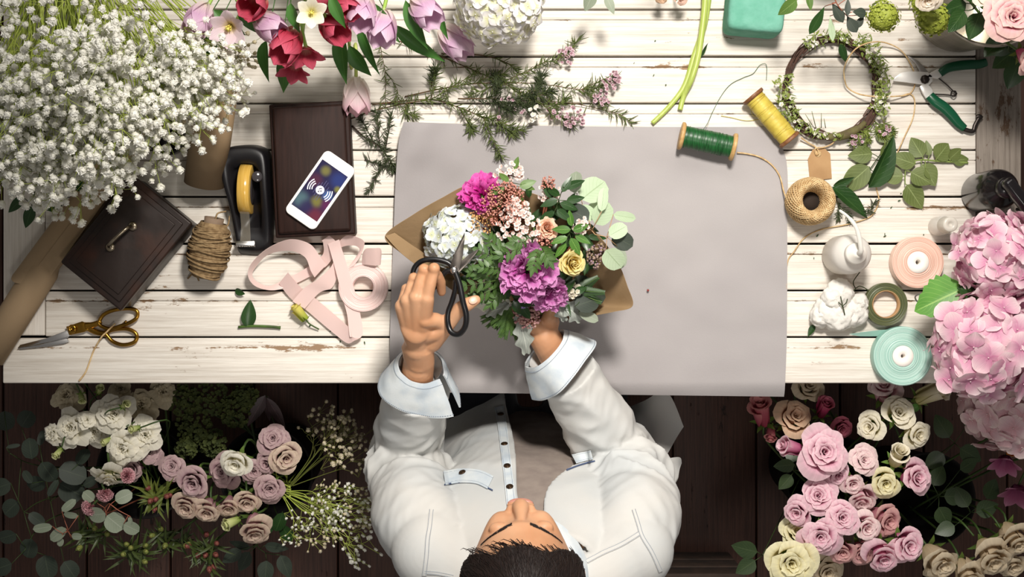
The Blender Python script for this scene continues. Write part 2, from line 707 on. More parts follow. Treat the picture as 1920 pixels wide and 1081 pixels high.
r2 = 0.034
a, c = W(383, 344, r2 + 0.002), W(410, 150, r2 + 0.06)
ax = (c - a).normalized()
b = MB()
Ln = (c - a).length
b.lathe([(r2 - 0.003, 0.002), (r2, 0), (r2, Ln), (r2 - 0.003, Ln), (r2 - 0.004, 0.01)], 40, basis(a, ax), False, False)
b.ball(W(428, 272, 0.062), 0.0022, 8, 6)
o = b.build('paper_tube', m_kraft, None, origin=W(386, 346, 0))
tag(o, 'short kraft paper tube beside the black tape dispenser', 'paper roll')

# ------------------------------------------------------------------ tin box
m_tin = mk('rusted_dark_tin', '2b211d', rough=0.42, metal=0.35, spec=0.5, col2='45291d', vscale=14, lo=0.45, hi=0.72, bump=0.15, bscale=60)
m_tin2 = mk('dark_tin_side', '211a18', rough=0.45, metal=0.3, col2='2a1e19', vscale=18, bump=0.1, bscale=60)
m_nickel = mk('worn_nickel', 'b9ad98', rough=0.28, metal=1.0, col2='8c7c66', vscale=60)
hb = 0.078
q = [W(112, 480, hb), W(256, 343, hb), W(362, 422, hb), W(218, 573, hb)]
ctr = sum(q, Vector()) / 4
e1 = ((q[2] - q[1]) + (q[3] - q[0])).normalized()
e2 = V(-e1.y, e1.x, 0)
sz1 = ((q[2] - q[1]).length + (q[3] - q[0]).length) / 2
sz2 = ((q[1] - q[0]).length + (q[2] - q[3]).length) / 2
tin = thing('tin_box', 'dark rusted metal tin box with a handle on its lid', 'box', V(ctr.x, ctr.y, TZ))
M = Matrix((e1, e2, V(0, 0, 1))).transposed().to_4x4()
M.translation = V(ctr.x, ctr.y, TZ)
b = MB()
b.box((0, 0, 0.035), (sz1, sz2, 0.07), 0.003, M)
b.build('body', m_tin2, tin)
b = MB()
b.box((0, 0, 0.074), (sz1 + 0.008, sz2 + 0.008, 0.012), 0.003, M)
b.box((0, 0, 0.0805), (sz1 - 0.012, sz2 - 0.012, 0.004), 0.0018, M)
b.box((0, 0, 0.0825), (sz1 - 0.03, sz2 - 0.03, 0.003), 0.0014, M)
lid = b.build('lid', m_tin, tin)
b = MB()
p0, p1 = W(207, 463, 0.084), W(249, 424, 0.084)
dd = (p1 - p0)
b.tube(spline([p0, p0 + V(0, 0, 0.014) + dd * 0.04, p0 + dd * 0.2 + V(0, 0, 0.024), p0 + dd * 0.8 + V(0, 0, 0.024), p1 + V(0, 0, 0.014) - dd * 0.04, p1], 6), 0.0028, 10)
b.lathe([(0.008, 0), (0.008, 0.002), (0.005, 0.004)], 14, basis(p0, (0, 0, 1)))
b.lathe([(0.008, 0), (0.008, 0.002), (0.005, 0.004)], 14, basis(p1, (0, 0, 1)))
b.build('handle', m_nickel, lid)

# dark round pot behind the tube
m_black = mk('black_plastic', '121013', rough=0.42, spec=0.5, bump=0.02, bscale=200)
b = MB()
b.lathe([(0.02, 0), (0.026, 0.002), (0.030, 0.04), (0.031, 0.044), (0.029, 0.044), (0.026, 0.04), (0.022, 0.006)], 36, basis(W(322, 262, 0), (0, 0, 1)))
o = b.build('saucer_pot', mk('dark_glazed_pot', '211d1d', rough=0.3), None, origin=W(322, 262, 0))
tag(o, 'dark round pot half hidden between baby breath and kraft tube', 'pot')

# ------------------------------------------------------------------ tape dispenser
td = thing('tape_dispenser', 'black desk tape dispenser with a roll of amber tape', 'tape dispenser', W(470, 400, 0))
ol = [(418, 300), (421, 282), (432, 272), (455, 268), (480, 268), (498, 274), (508, 288), (512, 330), (513, 400), (511, 450), (508, 468), (496, 474), (462, 473), (446, 468), (441, 440), (432, 380), (422, 335)]
O2 = [W(p[0] + 2, p[1] + 4, 0.0).to_2d() for p in ol]
cx = sum((p.x for p in O2)) / len(O2)
cy = sum((p.y for p in O2)) / len(O2)
def lev(z, k, cut=1.0):
    out = []
    for p in spline([tuple(p) for p in O2], 4, True):
        out.append(V(cx + (p[0] - cx) * k, cy + (p[1] - cy) * k, TZ + z))
    return out
def topz(pt, z):
    # the back stands high, the tongue is low
    t = sm(W(0, 468).y, W(0, 330).y, pt.y)
    return TZ + z * (0.36 + 0.64 * t)
rs = []
for z, k in ((0.0, 0.98), (0.004, 1.0), (0.02, 0.98), (0.05, 0.93), (0.056, 0.9), (0.058, 0.85)):
    r = lev(z, k)
    rs.append([V(p.x, p.y, topz(p, z)) for p in r])
r = lev(0.058, 0.62)
rs.append([V(p.x, p.y, topz(p, 0.058)) for p in r])
r = lev(0.058, 0.55)
rs.append([V(p.x, p.y, topz(p, 0.030)) for p in r])
b = MB()
b.rings(rs)
b.build('body', m_black, td)
m_tape = mk('amber_tape', 'c79a3e', rough=0.18, spec=0.6, col2='d9b25c', vscale=20, stretch=(60, 1, 1))
b = MB()
ct = W(463, 354, 0.034)
M = basis(ct, (1, -0.04, 0.0))
b.lathe([(0.026, -0.010), (0.041, -0.010), (0.042, -0.0095), (0.042, 0.0095), (0.041, 0.010), (0.026, 0.010)], 48, M, False, False)
roll = b.build('tape_roll', m_tape, td)
b = MB()
b.lathe([(0.014, -0.011), (0.026, -0.011), (0.026, 0.011), (0.014, 0.011)], 32, M)
b.build('hub', mk('clear_hub', '3a3636', rough=0.2), roll)
b = MB()
b.box((0, 0, 0), (0.033, 0.009, 0.004), 0.0012, basis(W(460, 456, 0.03), (0, 0.25, 1), None))
for i in range(12):
    b.box((-0.016 + i * 0.0029, -0.0048, 0), (0.0016, 0.003, 0.0012), 0, basis(W(460, 456, 0.03), (0, 0.25, 1), None))
b.build('cutter', mk('steel', 'c8c6c4', rough=0.25, metal=1.0), td)
b = MB()
b.strip([W(449, 392, 0.052), W(452, 425, 0.034), W(450, 454, 0.031)], [W(467, 392, 0.052), W(469, 425, 0.034), W(470, 454, 0.031)], 6)
b.build('tape_end', mk('clear_tape', '9c9484', rough=0.08, spec=0.8, alpha=0.35), td)
b = MB()
b.lathe([(0.009, 0), (0.009, 0.004), (0.007, 0.005)], 20, basis(W(482, 331, 0.055), (0.2, 0, 1)))
b.build('spindle_cap', mk('smoky_plastic', '3b383a', rough=0.12), td)

# ------------------------------------------------------------------ wooden box and phone
m_box = mk('dark_stained_wood', '2e1c17', rough=0.6, spec=0.2, col2='221410', vscale=3, stretch=(60, 6, 60), lo=0.3, hi=0.7, bump=0.12, bscale=3)
wb = thing('wooden_box', 'flat dark brown wooden box under the white phone', 'box', W(586, 325, 0))
hb = 0.062
ql = [W(506, 196, hb), W(649, 190, hb), W(664, 436, hb), W(516, 443, hb)]
ctr = sum(ql, Vector()) / 4
e2 = ((ql[0] + ql[1]) - (ql[2] + ql[3])).normalized()
e1 = V(e2.y, -e2.x, 0)
w_ = ((ql[1] - ql[0]).length + (ql[2] - ql[3]).length) / 2
l_ = ((ql[0] - ql[3]).length + (ql[1] - ql[2]).length) / 2
MBX = Matrix((e1, e2, V(0, 0, 1))).transposed().to_4x4()
MBX.translation = V(ctr.x, ctr.y, TZ)
b = MB()
b.box((0, 0, 0.0195), (w_, l_, 0.039), 0.002, MBX)
b.build('body', m_box, wb)
b = MB()
b.box((0, 0, 0.0465), (w_ + 0.004, l_ + 0.004, 0.013), 0.0025, MBX)
b.box((0, 0, 0.0565), (w_ - 0.008, l_ - 0.008, 0.011), 0.004, MBX)
b.build('lid', m_box, wb)

m_white = mk('white_gloss', 'f1f0ee', rough=0.22, spec=0.5)
hp = 0.0705
c4 = [W(612, 276, hp), W(674, 312, hp), W(587, 440, hp), W(527, 396, hp)]
ctr = sum(c4, Vector()) / 4
e2 = ((c4[0] + c4[1]) - (c4[2] + c4[3])).normalized()
e1 = V(e2.y, -e2.x, 0)
pw, pl = 0.0605, 0.1245
MP = Matrix((e1, e2, V(0, 0, 1))).transposed().to_4x4()
MP.translation = V(ctr.x, ctr.y, TZ + 0.0625)
ph = thing('phone', 'white smartphone showing a music note, lying on the wooden box', 'phone', MP.translation)
def rrect(w2, l2, r, n=8):
    o = []
    for cx_, cy_, a0 in ((w2 - r, l2 - r, 0), (-w2 + r, l2 - r, 1), (-w2 + r, -l2 + r, 2), (w2 - r, -l2 + r, 3)):
        for i in range(n + 1):
            a_ = (a0 + i / n) * pi / 2
            o.append((cx_ + r * math.cos(a_), cy_ + r * math.sin(a_)))
    return o
b = MB()
b.prism(rrect(pw / 2, pl / 2, 0.0095), 0, 0.0074, 0.0012, MP)
b.build('phone_case', m_white, ph)

def screenmat():
    m, nt, N, L, out = _nt('phone_screen')
    uv = N.new('ShaderNodeUVMap')
    mp = N.new('ShaderNodeMapping')
    mp.inputs['Scale'].default_value = (1.0, 1.75, 1)
    L.new(uv.outputs[0], mp.inputs['Vector'])
    cur = None
    base = N.new('ShaderNodeRGB')
    base.outputs[0].default_value = hexc('2b2546')
    cur = base.outputs[0]
    for (x_, y_, r_, c_) in ((0.30, 0.86, 0.22, '8c8440'), (0.82, 0.85, 0.38, '30407e'), (0.95, 0.70, 0.14, '8f8a34'), (0.2, 0.62, 0.30, '5c2a3c'),
                             (0.15, 0.18, 0.34, '5d7a7c'), (0.62, 0.30, 0.26, '8c8436'), (0.8, 0.5, 0.22, '3f72b0'), (0.85, 0.06, 0.40, '7a2a38'), (0.95, 0.35, 0.26, '6b2550'), (0.42, 0.12, 0.3, '332a50')):
        cc = N.new('ShaderNodeVectorMath'); cc.operation = 'DISTANCE'
        L.new(mp.outputs[0], cc.inputs[0])
        cc.inputs[1].default_value = (x_, y_ * 1.75, 0)
        mr = N.new('ShaderNodeMapRange'); mr.interpolation_type = 'SMOOTHSTEP'
        L.new(cc.outputs['Value'], mr.inputs[0])
        mr.inputs[1].default_value, mr.inputs[2].default_value = r_ * 1.1, r_ * 0.2
        mr.inputs[3].default_value, mr.inputs[4].default_value = 0, 0.85
        mx = N.new('ShaderNodeMixRGB')
        L.new(mr.outputs[0], mx.inputs[0]); L.new(cur, mx.inputs[1]); mx.inputs[2].default_value = hexc(c_)
        cur = mx.outputs[0]
    p = N.new('ShaderNodeBsdfPrincipled')
    p.inputs['Roughness'].default_value = 0.2
    p.inputs['Specular IOR Level'].default_value = 0.2
    p.inputs['Base Color'].default_value = (0.01, 0.01, 0.015, 1)
    L.new(cur, p.inputs['Emission Color'])
    p.inputs['Emission Strength'].default_value = 0.75
    L.new(p.outputs[0], out.inputs[0])
    return m
sw, slen = 0.0515, 0.0905
b = MB()
b.grid(lambda u, v: MP @ V((u - 0.5) * sw, (v - 0.5) * slen - 0.001, 0.00745), 1, 1)
scr = b.build('screen', screenmat(), ph)
m_icon = mk('screen_icon', 'd8d6dc', rough=0.4, emis=0.55)
RI = Matrix.Rotation(math.radians(-10), 4, 'Z')
def ring_arc(b, c, r0, r1, a0, a1, z, n=20):
    b.grid(lambda u, v: MP @ V(c[0] + (r0 + (r1 - r0) * u) * math.cos(a0 + (a1 - a0) * v), c[1] + (r0 + (r1 - r0) * u) * math.sin(a0 + (a1 - a0) * v), z), 1, n)
b = MB()
ang0 = math.radians(2)
for s_, off in ((1, 0), (-1, pi)):
    for r_ in (0.0095, 0.0132, 0.0168):
        ring_arc(b, (s_ * 0.0035 , 0.0 - 0.0005), r_, r_ + 0.0016, off - 0.62, off + 0.62, 0.00765)
ring_arc(b, (0, 0), 0.0, 0.0072, 0, 2 * pi, 0.00765, 32)
b.build('wave_icon', m_icon, scr)
m_note = mk('icon_dark', '1d1a2c', rough=0.4)
b = MB()
up = math.radians(-33)   # upright in the picture: the phone is turned
R2 = Matrix.Rotation(math.radians(30), 4, 'Z')
def P2(x_, y_):
    v_ = R2 @ V(x_, y_, 0)
    return MP @ V(v_.x, v_.y, 0.0078)
for x_, y_ in ((-0.0024, -0.0026), (0.0016, -0.0018)):
    b.grid(lambda u, v: P2(x_ + 0.0014 * u * math.cos(2 * pi * v), y_ + 0.001 * u * math.sin(2 * pi * v)), 1, 14)
    b.add([P2(x_ + 0.0008, y_), P2(x_ + 0.0014, y_), P2(x_ + 0.0014, y_ + 0.005), P2(x_ + 0.0008, y_ + 0.005)], [(0, 1, 2, 3)])
b.add([P2(-0.0016, 0.0024 - 0.001), P2(0.003, 0.0032 - 0.001), P2(0.003, 0.0046 - 0.001), P2(-0.0016, 0.0038 - 0.001)], [(0, 1, 2, 3)])
b.build('note_icon', m_note, scr)
b = MB()
for i, (x_, l2) in enumerate(((-0.008, 0.020), (-0.004, 0.026), (0.0, 0.038), (0.004, 0.036), (0.009, 0.024))):
    b.add([MP @ V(x_, -l2 / 2, 0.0075), MP @ V(x_ + 0.0009, -l2 / 2, 0.0075), MP @ V(x_ + 0.0009, l2 / 2, 0.0075), MP @ V(x_, l2 / 2, 0.0075)], [(0, 1, 2, 3)])
b.build('equalizer_bars', mk('screen_bars', '4a4870', rough=0.4, emis=0.12), scr)

# ------------------------------------------------------------------ twine bobbin on a card tube
m_jute = mk('jute_twine', '9c8462', rough=0.85, spec=0.1, col2='776044', vscale=140, bump=0.5, bscale=260)
m_jute2 = mk('pale_sisal', 'd8bd90', rough=0.85, spec=0.1, col2='b8976a', vscale=140, bump=0.5, bscale=260)
m_card = mk('card_tube', '8f7a66', rough=0.8, col2='7c6856', vscale=30)
rnd = random.Random(3)
tb = thing('twine_bobbin', 'brown jute twine wound on a stubby card tube', 'twine', W(392, 470, 0))
p0, p1 = W(384, 520, 0.036), W(402, 408, 0.048)
ax = (p1 - p0).normalized()
Ln = (p1 - p0).length
M = basis(p0, ax)
b = MB()
b.lathe([(0.013, 0.01), (0.014, Ln * 0.6), (0.0165, Ln), (0.014, Ln), (0.012, Ln * 0.7)], 24, M)
b.build('core', m_card, tb)
def prof(t):
    return 0.016 + 0.019 * math.sin(pi * min(1, max(0, t))) ** 0.6
b = MB()
for q in range(46):
    t0 = rnd.uniform(0.02, 0.86)
    tilt = rnd.uniform(-0.16, 0.16)
    ph0 = rnd.uniform(0, 6.28)
    rr = rnd.uniform(0.88, 1.03)
    pts = []
    for i in range(33):
        a_ = 2 * pi * i / 32
        t = t0 + tilt * math.sin(a_ + ph0) * 0.5 + 0.02 * i / 32
        t = min(0.92, max(0.0, t))
        r_ = prof(t + 0.04) * rr
        pts.append(M @ V(r_ * math.cos(a_), r_ * math.sin(a_), t * Ln))
    b.tube(pts, 0.0017, 5, False)
def core2(u, v):
    r_ = prof(0.04 + v * 0.9) * 0.93
    return M @ V(r_ * math.cos(2 * pi * u), r_ * math.sin(2 * pi * u), v * 0.92 * Ln)
b.grid(core2, 24, 10, None, True)
b.build('wound_twine', m_jute, tb)
for pp in ([W(370, 494, 0.03), W(362, 510, 0.012), W(352, 522, 0.003)], [W(372, 500, 0.02), W(370, 516, 0.008), W(373, 526, 0.003)], [W(398, 498, 0.03), W(398, 514, 0.008), W(390, 524, 0.003)], [W(404, 414, 0.06), W(408, 400, 0.056), W(424, 396, 0.05)], [W(420, 430, 0.05), W(428, 420, 0.04), W(430, 405, 0.03)]):
    b = MB()
    b.tube(spline(pp, 6), 0.0015, 5)
    b.build('loose_end', m_jute, tb)

# ------------------------------------------------------------------ brass handled scissors
m_brass = mk('gold_brass', 'b98a36', rough=0.22, metal=1.0, col2='8a6424', vscale=40)
m_steel = MATS['steel']
gs = thing('gold_scissors', 'gold handled dressmaking scissors lying open on the planks', 'scissors', W(150, 620, 0))
def PX(*l, h=0.0):
    return [W(x_, y_, h) for x_, y_ in l]
b = MB()
b.prism([tuple(W(*p, 0.007).to_2d()) for p in [(34, 652), (38, 646), (86, 634), (128, 618), (134, 626), (126, 634), (84, 642)]], TZ + 0.006, TZ + 0.0085, 0.0006)
b.build('blade', m_steel, gs)
b = MB()
b.prism([tuple(W(*p, 0.004).to_2d()) for p in [(34, 652), (74, 646), (124, 632), (130, 640), (120, 644), (80, 650), (40, 654)]], TZ + 0.0025, TZ + 0.0055, 0.0006)
b.build('blade', m_steel, gs)
b = MB()
b.prism([tuple(W(*p, 0.009).to_2d()) for p in [(124, 612), (154, 602), (164, 606), (166, 618), (158, 622), (130, 628)]], TZ + 0.006, TZ + 0.010, 0.001)
b.tube(spline(PX((160, 610), (176, 608), (190, 602), h=0.010), 5), [0.006, 0.0055, 0.0055, 0.005, 0.005, 0.005, 0.005, 0.0045, 0.0045, 0.004, 0.004], 8, flat=0.7)
b.tube(spline(PX((184, 606), (194, 590), (214, 581), (240, 578), (256, 582), (257, 594), (246, 603), (228, 610), (208, 616), (192, 612), (184, 606), h=0.010), 6), 0.0034, 8)
b.build('handle', m_brass, gs)
b = MB()
b.tube(spline(PX((160, 612), (180, 622), (200, 626), h=0.006), 5), 0.005, 8, flat=0.7)
b.tube(spline(PX((198, 624), (212, 618), (236, 616), (252, 622), (257, 632), (250, 642), (230, 646), (212, 640), (202, 630), (198, 624), h=0.006), 6), 0.0034, 8)
b.tube(spline(PX((196, 622), (222, 614), (238, 602), h=0.006), 5), 0.003, 8)
b.build('handle', m_brass, gs)
b = MB()
b.lathe([(0.0075, 0), (0.0075, 0.0025), (0.006, 0.004), (0.003, 0.0042), (0.003, 0.0034)], 20, basis(W(136, 616, 0.010), (0, 0, 1)))
b.build('pivot_screw', m_brass, gs)
b = MB()
b.tube(spline(PX((216, 606), (200, 622), (190, 632), (176, 656), (166, 680), (160, 700), (148, 714), h=0.013)[:3] + PX((176, 656), (168, 678), (160, 698), (148, 714), h=0.0022), 6), 0.0015, 6)
o = b.build('twine_scrap', m_jute2, None, origin=W(176, 656, 0))
tag(o, 'short loose twine end trailing from the gold scissors', 'twine')

# ------------------------------------------------------------------ pink ribbon
m_pink = mk('pink_satin', 'f6dcd6', rough=0.34, spec=0.4, transl=0.25, sheen=0.3)
def ribbon_mat(name, c1, c2, dens):
    m, nt, N, L, out = _nt(name)
    tc = N.new('ShaderNodeTexCoord')
    sx = N.new('ShaderNodeSeparateXYZ')
    L.new(tc.outputs['Object'], sx.inputs[0])
    cx_ = N.new('ShaderNodeCombineXYZ')
    L.new(sx.outputs[0], cx_.inputs[0]); L.new(sx.outputs[1], cx_.inputs[1])
    le = N.new('ShaderNodeVectorMath'); le.operation = 'LENGTH'
    L.new(cx_.outputs[0], le.inputs[0])
    n = N.new('ShaderNodeTexNoise'); n.inputs['Scale'].default_value = 25
    L.new(tc.outputs['Object'], n.inputs['Vector'])
    ma = N.new('ShaderNodeMath'); ma.operation = 'MULTIPLY_ADD'
    L.new(n.outputs['Fac'], ma.inputs[0]); ma.inputs[1].default_value = 0.0016
    L.new(le.outputs['Value'], ma.inputs[2])
    wv = N.new('ShaderNodeTexNoise'); wv.noise_dimensions = '1D'
    wv.inputs['Scale'].default_value = dens
    wv.inputs['Detail'].default_value = 3
    L.new(ma.outputs[0], wv.inputs['W'])
    r = ramp(N, [(0.38, hexc(c2)), (0.6, hexc(c1))])
    L.new(wv.outputs['Fac'], r.inputs[0])
    p = N.new('ShaderNodeBsdfPrincipled')
    p.inputs['Roughness'].default_value = 0.4
    L.new(r.outputs[0], p.inputs['Base Color'])
    bp = N.new('ShaderNodeBump'); bp.inputs['Strength'].default_value = 0.8; bp.inputs['Distance'].default_value = 0.0015
    L.new(wv.outputs['Fac'], bp.inputs['Height'])
    L.new(bp.outputs[0], p.inputs['Normal'])
    L.new(p.outputs[0], out.inputs[0])
    MATS[name] = m
    return m
def spool(name, label, cat, px, py, r, hgt, mats, ri, core=None, core_r=0.0, hole=0.0, side=None, group=None):
    c_ = W(px, py, 0.0012)
    t_ = thing(name, label, cat, W(px, py, 0.0012), group)
    Mz = basis(c_, (0, 0, 1))
    b = MB()
    n_ = 56
    wav = lambda a_: 0.0
    prof_ = [(ri, 0.001), (r * 0.99, 0.0), (r, 0.0015), (r, hgt - 0.0015), (r * 0.985, hgt)]
    k_ = 7
    for i in range(1, k_ + 1):
        t = i / k_
        prof_.append((r * 0.985 + (ri - r * 0.985) * t, hgt - 0.0012 * (i % 2) - 0.002 * math.sin(t * pi)))
    b.lathe(prof_ + [(ri, 0.001)], n_, Mz, False, False)
    b.build('ribbon_winding', mats, t_)
    if core:
        b = MB()
        b.lathe([(hole, 0.002), (ri, 0.002), (ri, hgt - 0.001), (ri * 0.97, hgt + 0.0006), (hole * 1.25, hgt + 0.0004), (hole, hgt - 0.001), (hole, 0.002)], 40, Mz, False, False)
        b.build('spool_core', core, t_)
    return t_
hgt = 0.024
cps = lambda x_, y_, h_: W(340 + x_ / 2.162, 220 + y_ / 2.162, h_)
rs_ = spool('ribbon_spool', 'pale pink satin ribbon spool with its ribbon pulled loose', 'ribbon', 683, 538, 0.0415, hgt, ribbon_mat('pink_winding', 'f5dbd5', 'e6c2bb', 700), 0.0175)
b = MB()
A = [(588, 596, .022), (560, 560, .03), (520, 512, .04), (440, 494, .048), (350, 530, .046), (285, 590, .040), (270, 640, .034), (298, 682, .028), (360, 700, .018), (420, 690, .010), (500, 655, .008), (590, 600, .012), (632, 520, .030), (600, 478, .04)]
Bc = [(540, 648, .020), (524, 620, .026), (500, 565, .032), (436, 540, .028), (352, 556, .022), (302, 606, .014), (288, 640, .008), (312, 668, .004), (360, 682, .004), (425, 652, .008), (490, 620, .012), (570, 560, .018), (575, 510, .032), (568, 500, .036)]
b.strip([cps(*p) for p in A], [cps(*p) for p in Bc], 8, 4)
A = [(396, 672, .012), (440, 730, .006), (500, 775, .006), (560, 826, .006), (620, 876, .008), (672, 914, .012), (700, 905, .018), (735, 878, .019), (726, 800, .021), (708, 720, .023), (672, 600, .028), (650, 530, .032), (640, 494, .036)]
Bc = [(432, 628, .026), (486, 690, .016), (545, 735, .013), (590, 772, .012), (640, 815, .014), (684, 856, .020), (690, 880, .022), (682, 884, .021), (672, 800, .022), (656, 740, .023), (628, 630, .027), (606, 550, .030), (594, 512, .034)]
b.strip([cps(*p) for p in A], [cps(*p) for p in Bc], 8, 4)
A = [(450, 745, .022), (500, 690, .024), (560, 650, .026), (610, 600, .026), (630, 530, .03)]
Bc = [(500, 775, .012), (560, 710, .014), (610, 690, .014), (632, 640, .016), (640, 590, .02)]
b.strip([cps(*p) for p in A], [cps(*p) for p in Bc], 8, 4)
A = [(642, 500, .034), (670, 478, .038), (710, 484, .04), (742, 506, .038), (726, 560, .03), (700, 600, .026)]
Bc = [(640, 530, .022), (668, 520, .024), (706, 520, .026), (722, 540, .026), (690, 590, .024), (664, 620, .024)]
b.strip([cps(*p) for p in A], [cps(*p) for p in Bc], 8, 4)
A = [(732, 590, .024), (734, 556, .034), (748, 532, .046), (780, 530, .05), (806, 530, .046), (812, 550, .036)]
Bc = [(735, 600, .024), (738, 596, .026), (752, 596, .03), (782, 600, .032), (804, 598, .03), (808, 594, .026)]
b.strip([cps(*p) for p in A], [cps(*p) for p in Bc], 8, 4)
b.build('loose_ribbon', m_pink, rs_, solid=0.0003)

# ------------------------------------------------------------------ spools and rolls on the right
m_cardw = mk('white_card', 'f0eae2', rough=0.7)
spool('ribbon_spool', 'peach ribbon spool below the little frosted bottle', 'ribbon', 1714, 492, 0.0435, 0.026, ribbon_mat('peach_winding', 'ecc9b8', 'd9a895', 620), 0.0185, m_cardw, hole=0.004)
mint = spool('ribbon_spool', 'mint green ribbon spool at the table front edge', 'ribbon', 1686, 666, 0.050, 0.026, ribbon_mat('mint_winding', 'b9d6cb', '8fbbae', 560), 0.0178, m_cardw, hole=0.0035)
b = MB()
b.strip([W(1592, 626, .004), W(1620, 622, .010), W(1660, 618, .016), W(1690, 622, .022)], [W(1612, 630, .0022), W(1640, 630, .004), W(1680, 628, .010), W(1702, 632, .02)], 6, 3)
b.build('loose_ribbon', mk('mint_satin', 'b9e2d6', rough=0.35, transl=0.25), mint, solid=0.0003)
ft = spool('floral_tape', 'dark olive green floral tape roll between cotton and mint ribbon', 'tape', 1657, 570, 0.0365, 0.018, ribbon_mat('olive_winding', '565b33', '40462a', 520), 0.0235)
b = MB()
b.lathe([(0.0235, 0.001), (0.0237, 0.018), (0.0222, 0.0185), (0.0218, 0.001)], 40, basis(W(1657, 570, 0.0012), (0, 0, 1)), False, False)
b.build('spool_core', mk('brown_card', 'a8845c', rough=0.7), ft)

def thread_spool(name, label, p0, p1, rf, rw, m_wood, m_thr, seed, base):
    """wooden bobbin lying on its flanges between two points of its axis"""
    rnd = random.Random(seed)
    t_ = thing(name, label, 'thread', base)
    d = (p1 - p0)
    Ln = d.length
    M = basis(p0, d)
    b = MB()
    for z in (0, Ln):
        s_ = 1 if z == 0 else -1
        b.lathe([(0.0025, z), (rf * 0.97, z), (rf, z + s_ * 0.001), (rf, z + s_ * 0.0045), (rf * 0.9, z + s_ * 0.0065), (rw * 0.5, z + s_ * 0.0075)], 36, M, False, False)
    b.lathe([(rw * 0.5, 0.006), (rw * 0.5, Ln - 0.006)], 20, M)
    b.lathe([(0.0026, -0.0002), (0.0026, 0.002)], 12, M)
    b.build('bobbin', m_wood, t_)
    b = MB()
    prof_ = []
    k_ = 60
    for i in range(k_ + 1):
        t = i / k_
        prof_.append((rw * (0.97 + 0.03 * math.sin(pi * t)) + (0.0004 if i % 2 else -0.0002) + rnd.uniform(-0.0003, 0.0003), 0.006 + t * (Ln - 0.012)))
    b.lathe(prof_, 32, M)
    for q in range(12):
        t0 = rnd.uniform(0.06, 0.9)
        sl = rnd.uniform(-0.09, 0.09)
        pts = [M @ V((rw * 1.012) * math.cos(a_), (rw * 1.012) * math.sin(a_), 0.006 + (t0 + sl * math.sin(a_ * 0.5)) * (Ln - 0.012)) for a_ in [2 * pi * i / 28 for i in range(29)]]
        b.tube(pts, 0.0006, 5, False)
    b.build('thread_winding', m_thr, t_)
    return t_
m_wd = mk('pale_beech', 'c9a670', rough=0.5, col2='b48d57', vscale=4, stretch=(40, 40, 8))
m_wd2 = mk('brown_beech', '8a5f3e', rough=0.5, col2='6d4529', vscale=4, stretch=(40, 40, 8))
m_grn = mk('green_thread', '1f5c2c', rough=0.38, spec=0.5, col2='123f1c', vscale=60, stretch=(8, 1, 1))
m_yel = mk('yellow_thread', 'cdbb55', rough=0.45, spec=0.4, col2='b7a040', vscale=60)
gsp = thread_spool('thread_spool', 'wooden spool of dark green thread on the grey paper', W(1275, 254, 0.0315), W(1378, 276, 0.0315), 0.0235, 0.0185, m_wd, m_grn, 5, W(1326, 268, 0.006))
b = MB()
b.tube(spline([W(1316, 246, .044), W(1326, 232, .02), W(1336, 210, .002), W(1352, 180, .002), W(1370, 158, .002), W(1395, 145, .002), W(1412, 138, .002), W(1425, 122, .003), W(1437, 122, .004), W(1437, 150, .002)], 8), 0.0005, 4)
b.build('thread_end', mk('green_cotton_end', '46664a', rough=0.6), gsp)
ysp = thread_spool('thread_spool', 'wooden spool of yellow thread leaning by the wreath', W(1410, 178, 0.023), W(1482, 264, 0.0235), 0.0205, 0.0172, m_wd2, m_yel, 6, W(1446, 222, 0.0))
b = MB()
b.tube(spline([W(1440, 200, .040), W(1422, 212, .02), W(1408, 200, .002), W(1412, 216, .002), W(1428, 222, .002), W(1400, 226, .002), W(1370, 220, .002), W(1352, 217, .002)], 8), 0.0005, 4)
b.build('thread_end', mk('yellow_cotton_end', 'cdbd58', rough=0.6), ysp)

# ball of sisal twine
rnd = random.Random(11)
tw = thing('twine_ball', 'round pale sisal twine ball with a dark hollow centre', 'twine', W(1517, 380, 0))
c0 = W(1519, 377, 0.036)
MT = basis(c0, (0.06, 0.0, 1.0))
RX, HZ = 0.0385, 0.036
b = MB()
def tor(u, v):
    a_, t_ = 2 * pi * u, 2 * pi * v
    rr_ = 0.0280 + 0.0105 * math.cos(t_)
    return MT @ V(rr_ * math.cos(a_), rr_ * math.sin(a_), HZ * 0.92 * math.sin(t_))
b.grid(lambda u, v: tor(u, v), 40, 20, None, True)
for q in range(64):
    ph0 = 2 * pi * q / 64 + rnd.uniform(-.03, .03)
    dr = 1.0 if q % 2 else -1.0
    pts = []
    n_ = 40
    for i in range(n_ + 1):
        t_ = -2.2 + 5.3 * i / n_
        a_ = ph0 + dr * (t_ * 0.62)
        rr_ = 0.0280 + (0.0116 + rnd.uniform(-.0002, .0002)) * math.cos(t_)
        pts.append(MT @ V(rr_ * math.cos(a_), rr_ * math.sin(a_), (HZ * 0.96) * math.sin(t_)))
    b.tube(pts, 0.00115, 5, False)
b.build('wound_twine', m_jute2, tw)
b = MB()
b.tube(spline([W(1486, 356, .050), W(1478, 375, .04), W(1470, 360, .02), W(1462, 330, .008), W(1446, 308, .006), W(1424, 294, .006), W(1400, 288, .006), W(1382, 286, .008)], 8), 0.0013, 6)
b.build('loose_end', m_jute2, tw)
b = MB()
b.lathe([(0.0158, -0.033), (0.0164, 0.0)], 24, MT)
b.build('hollow_core', mk('dark_card_core', '2e241d', rough=0.9), tw)

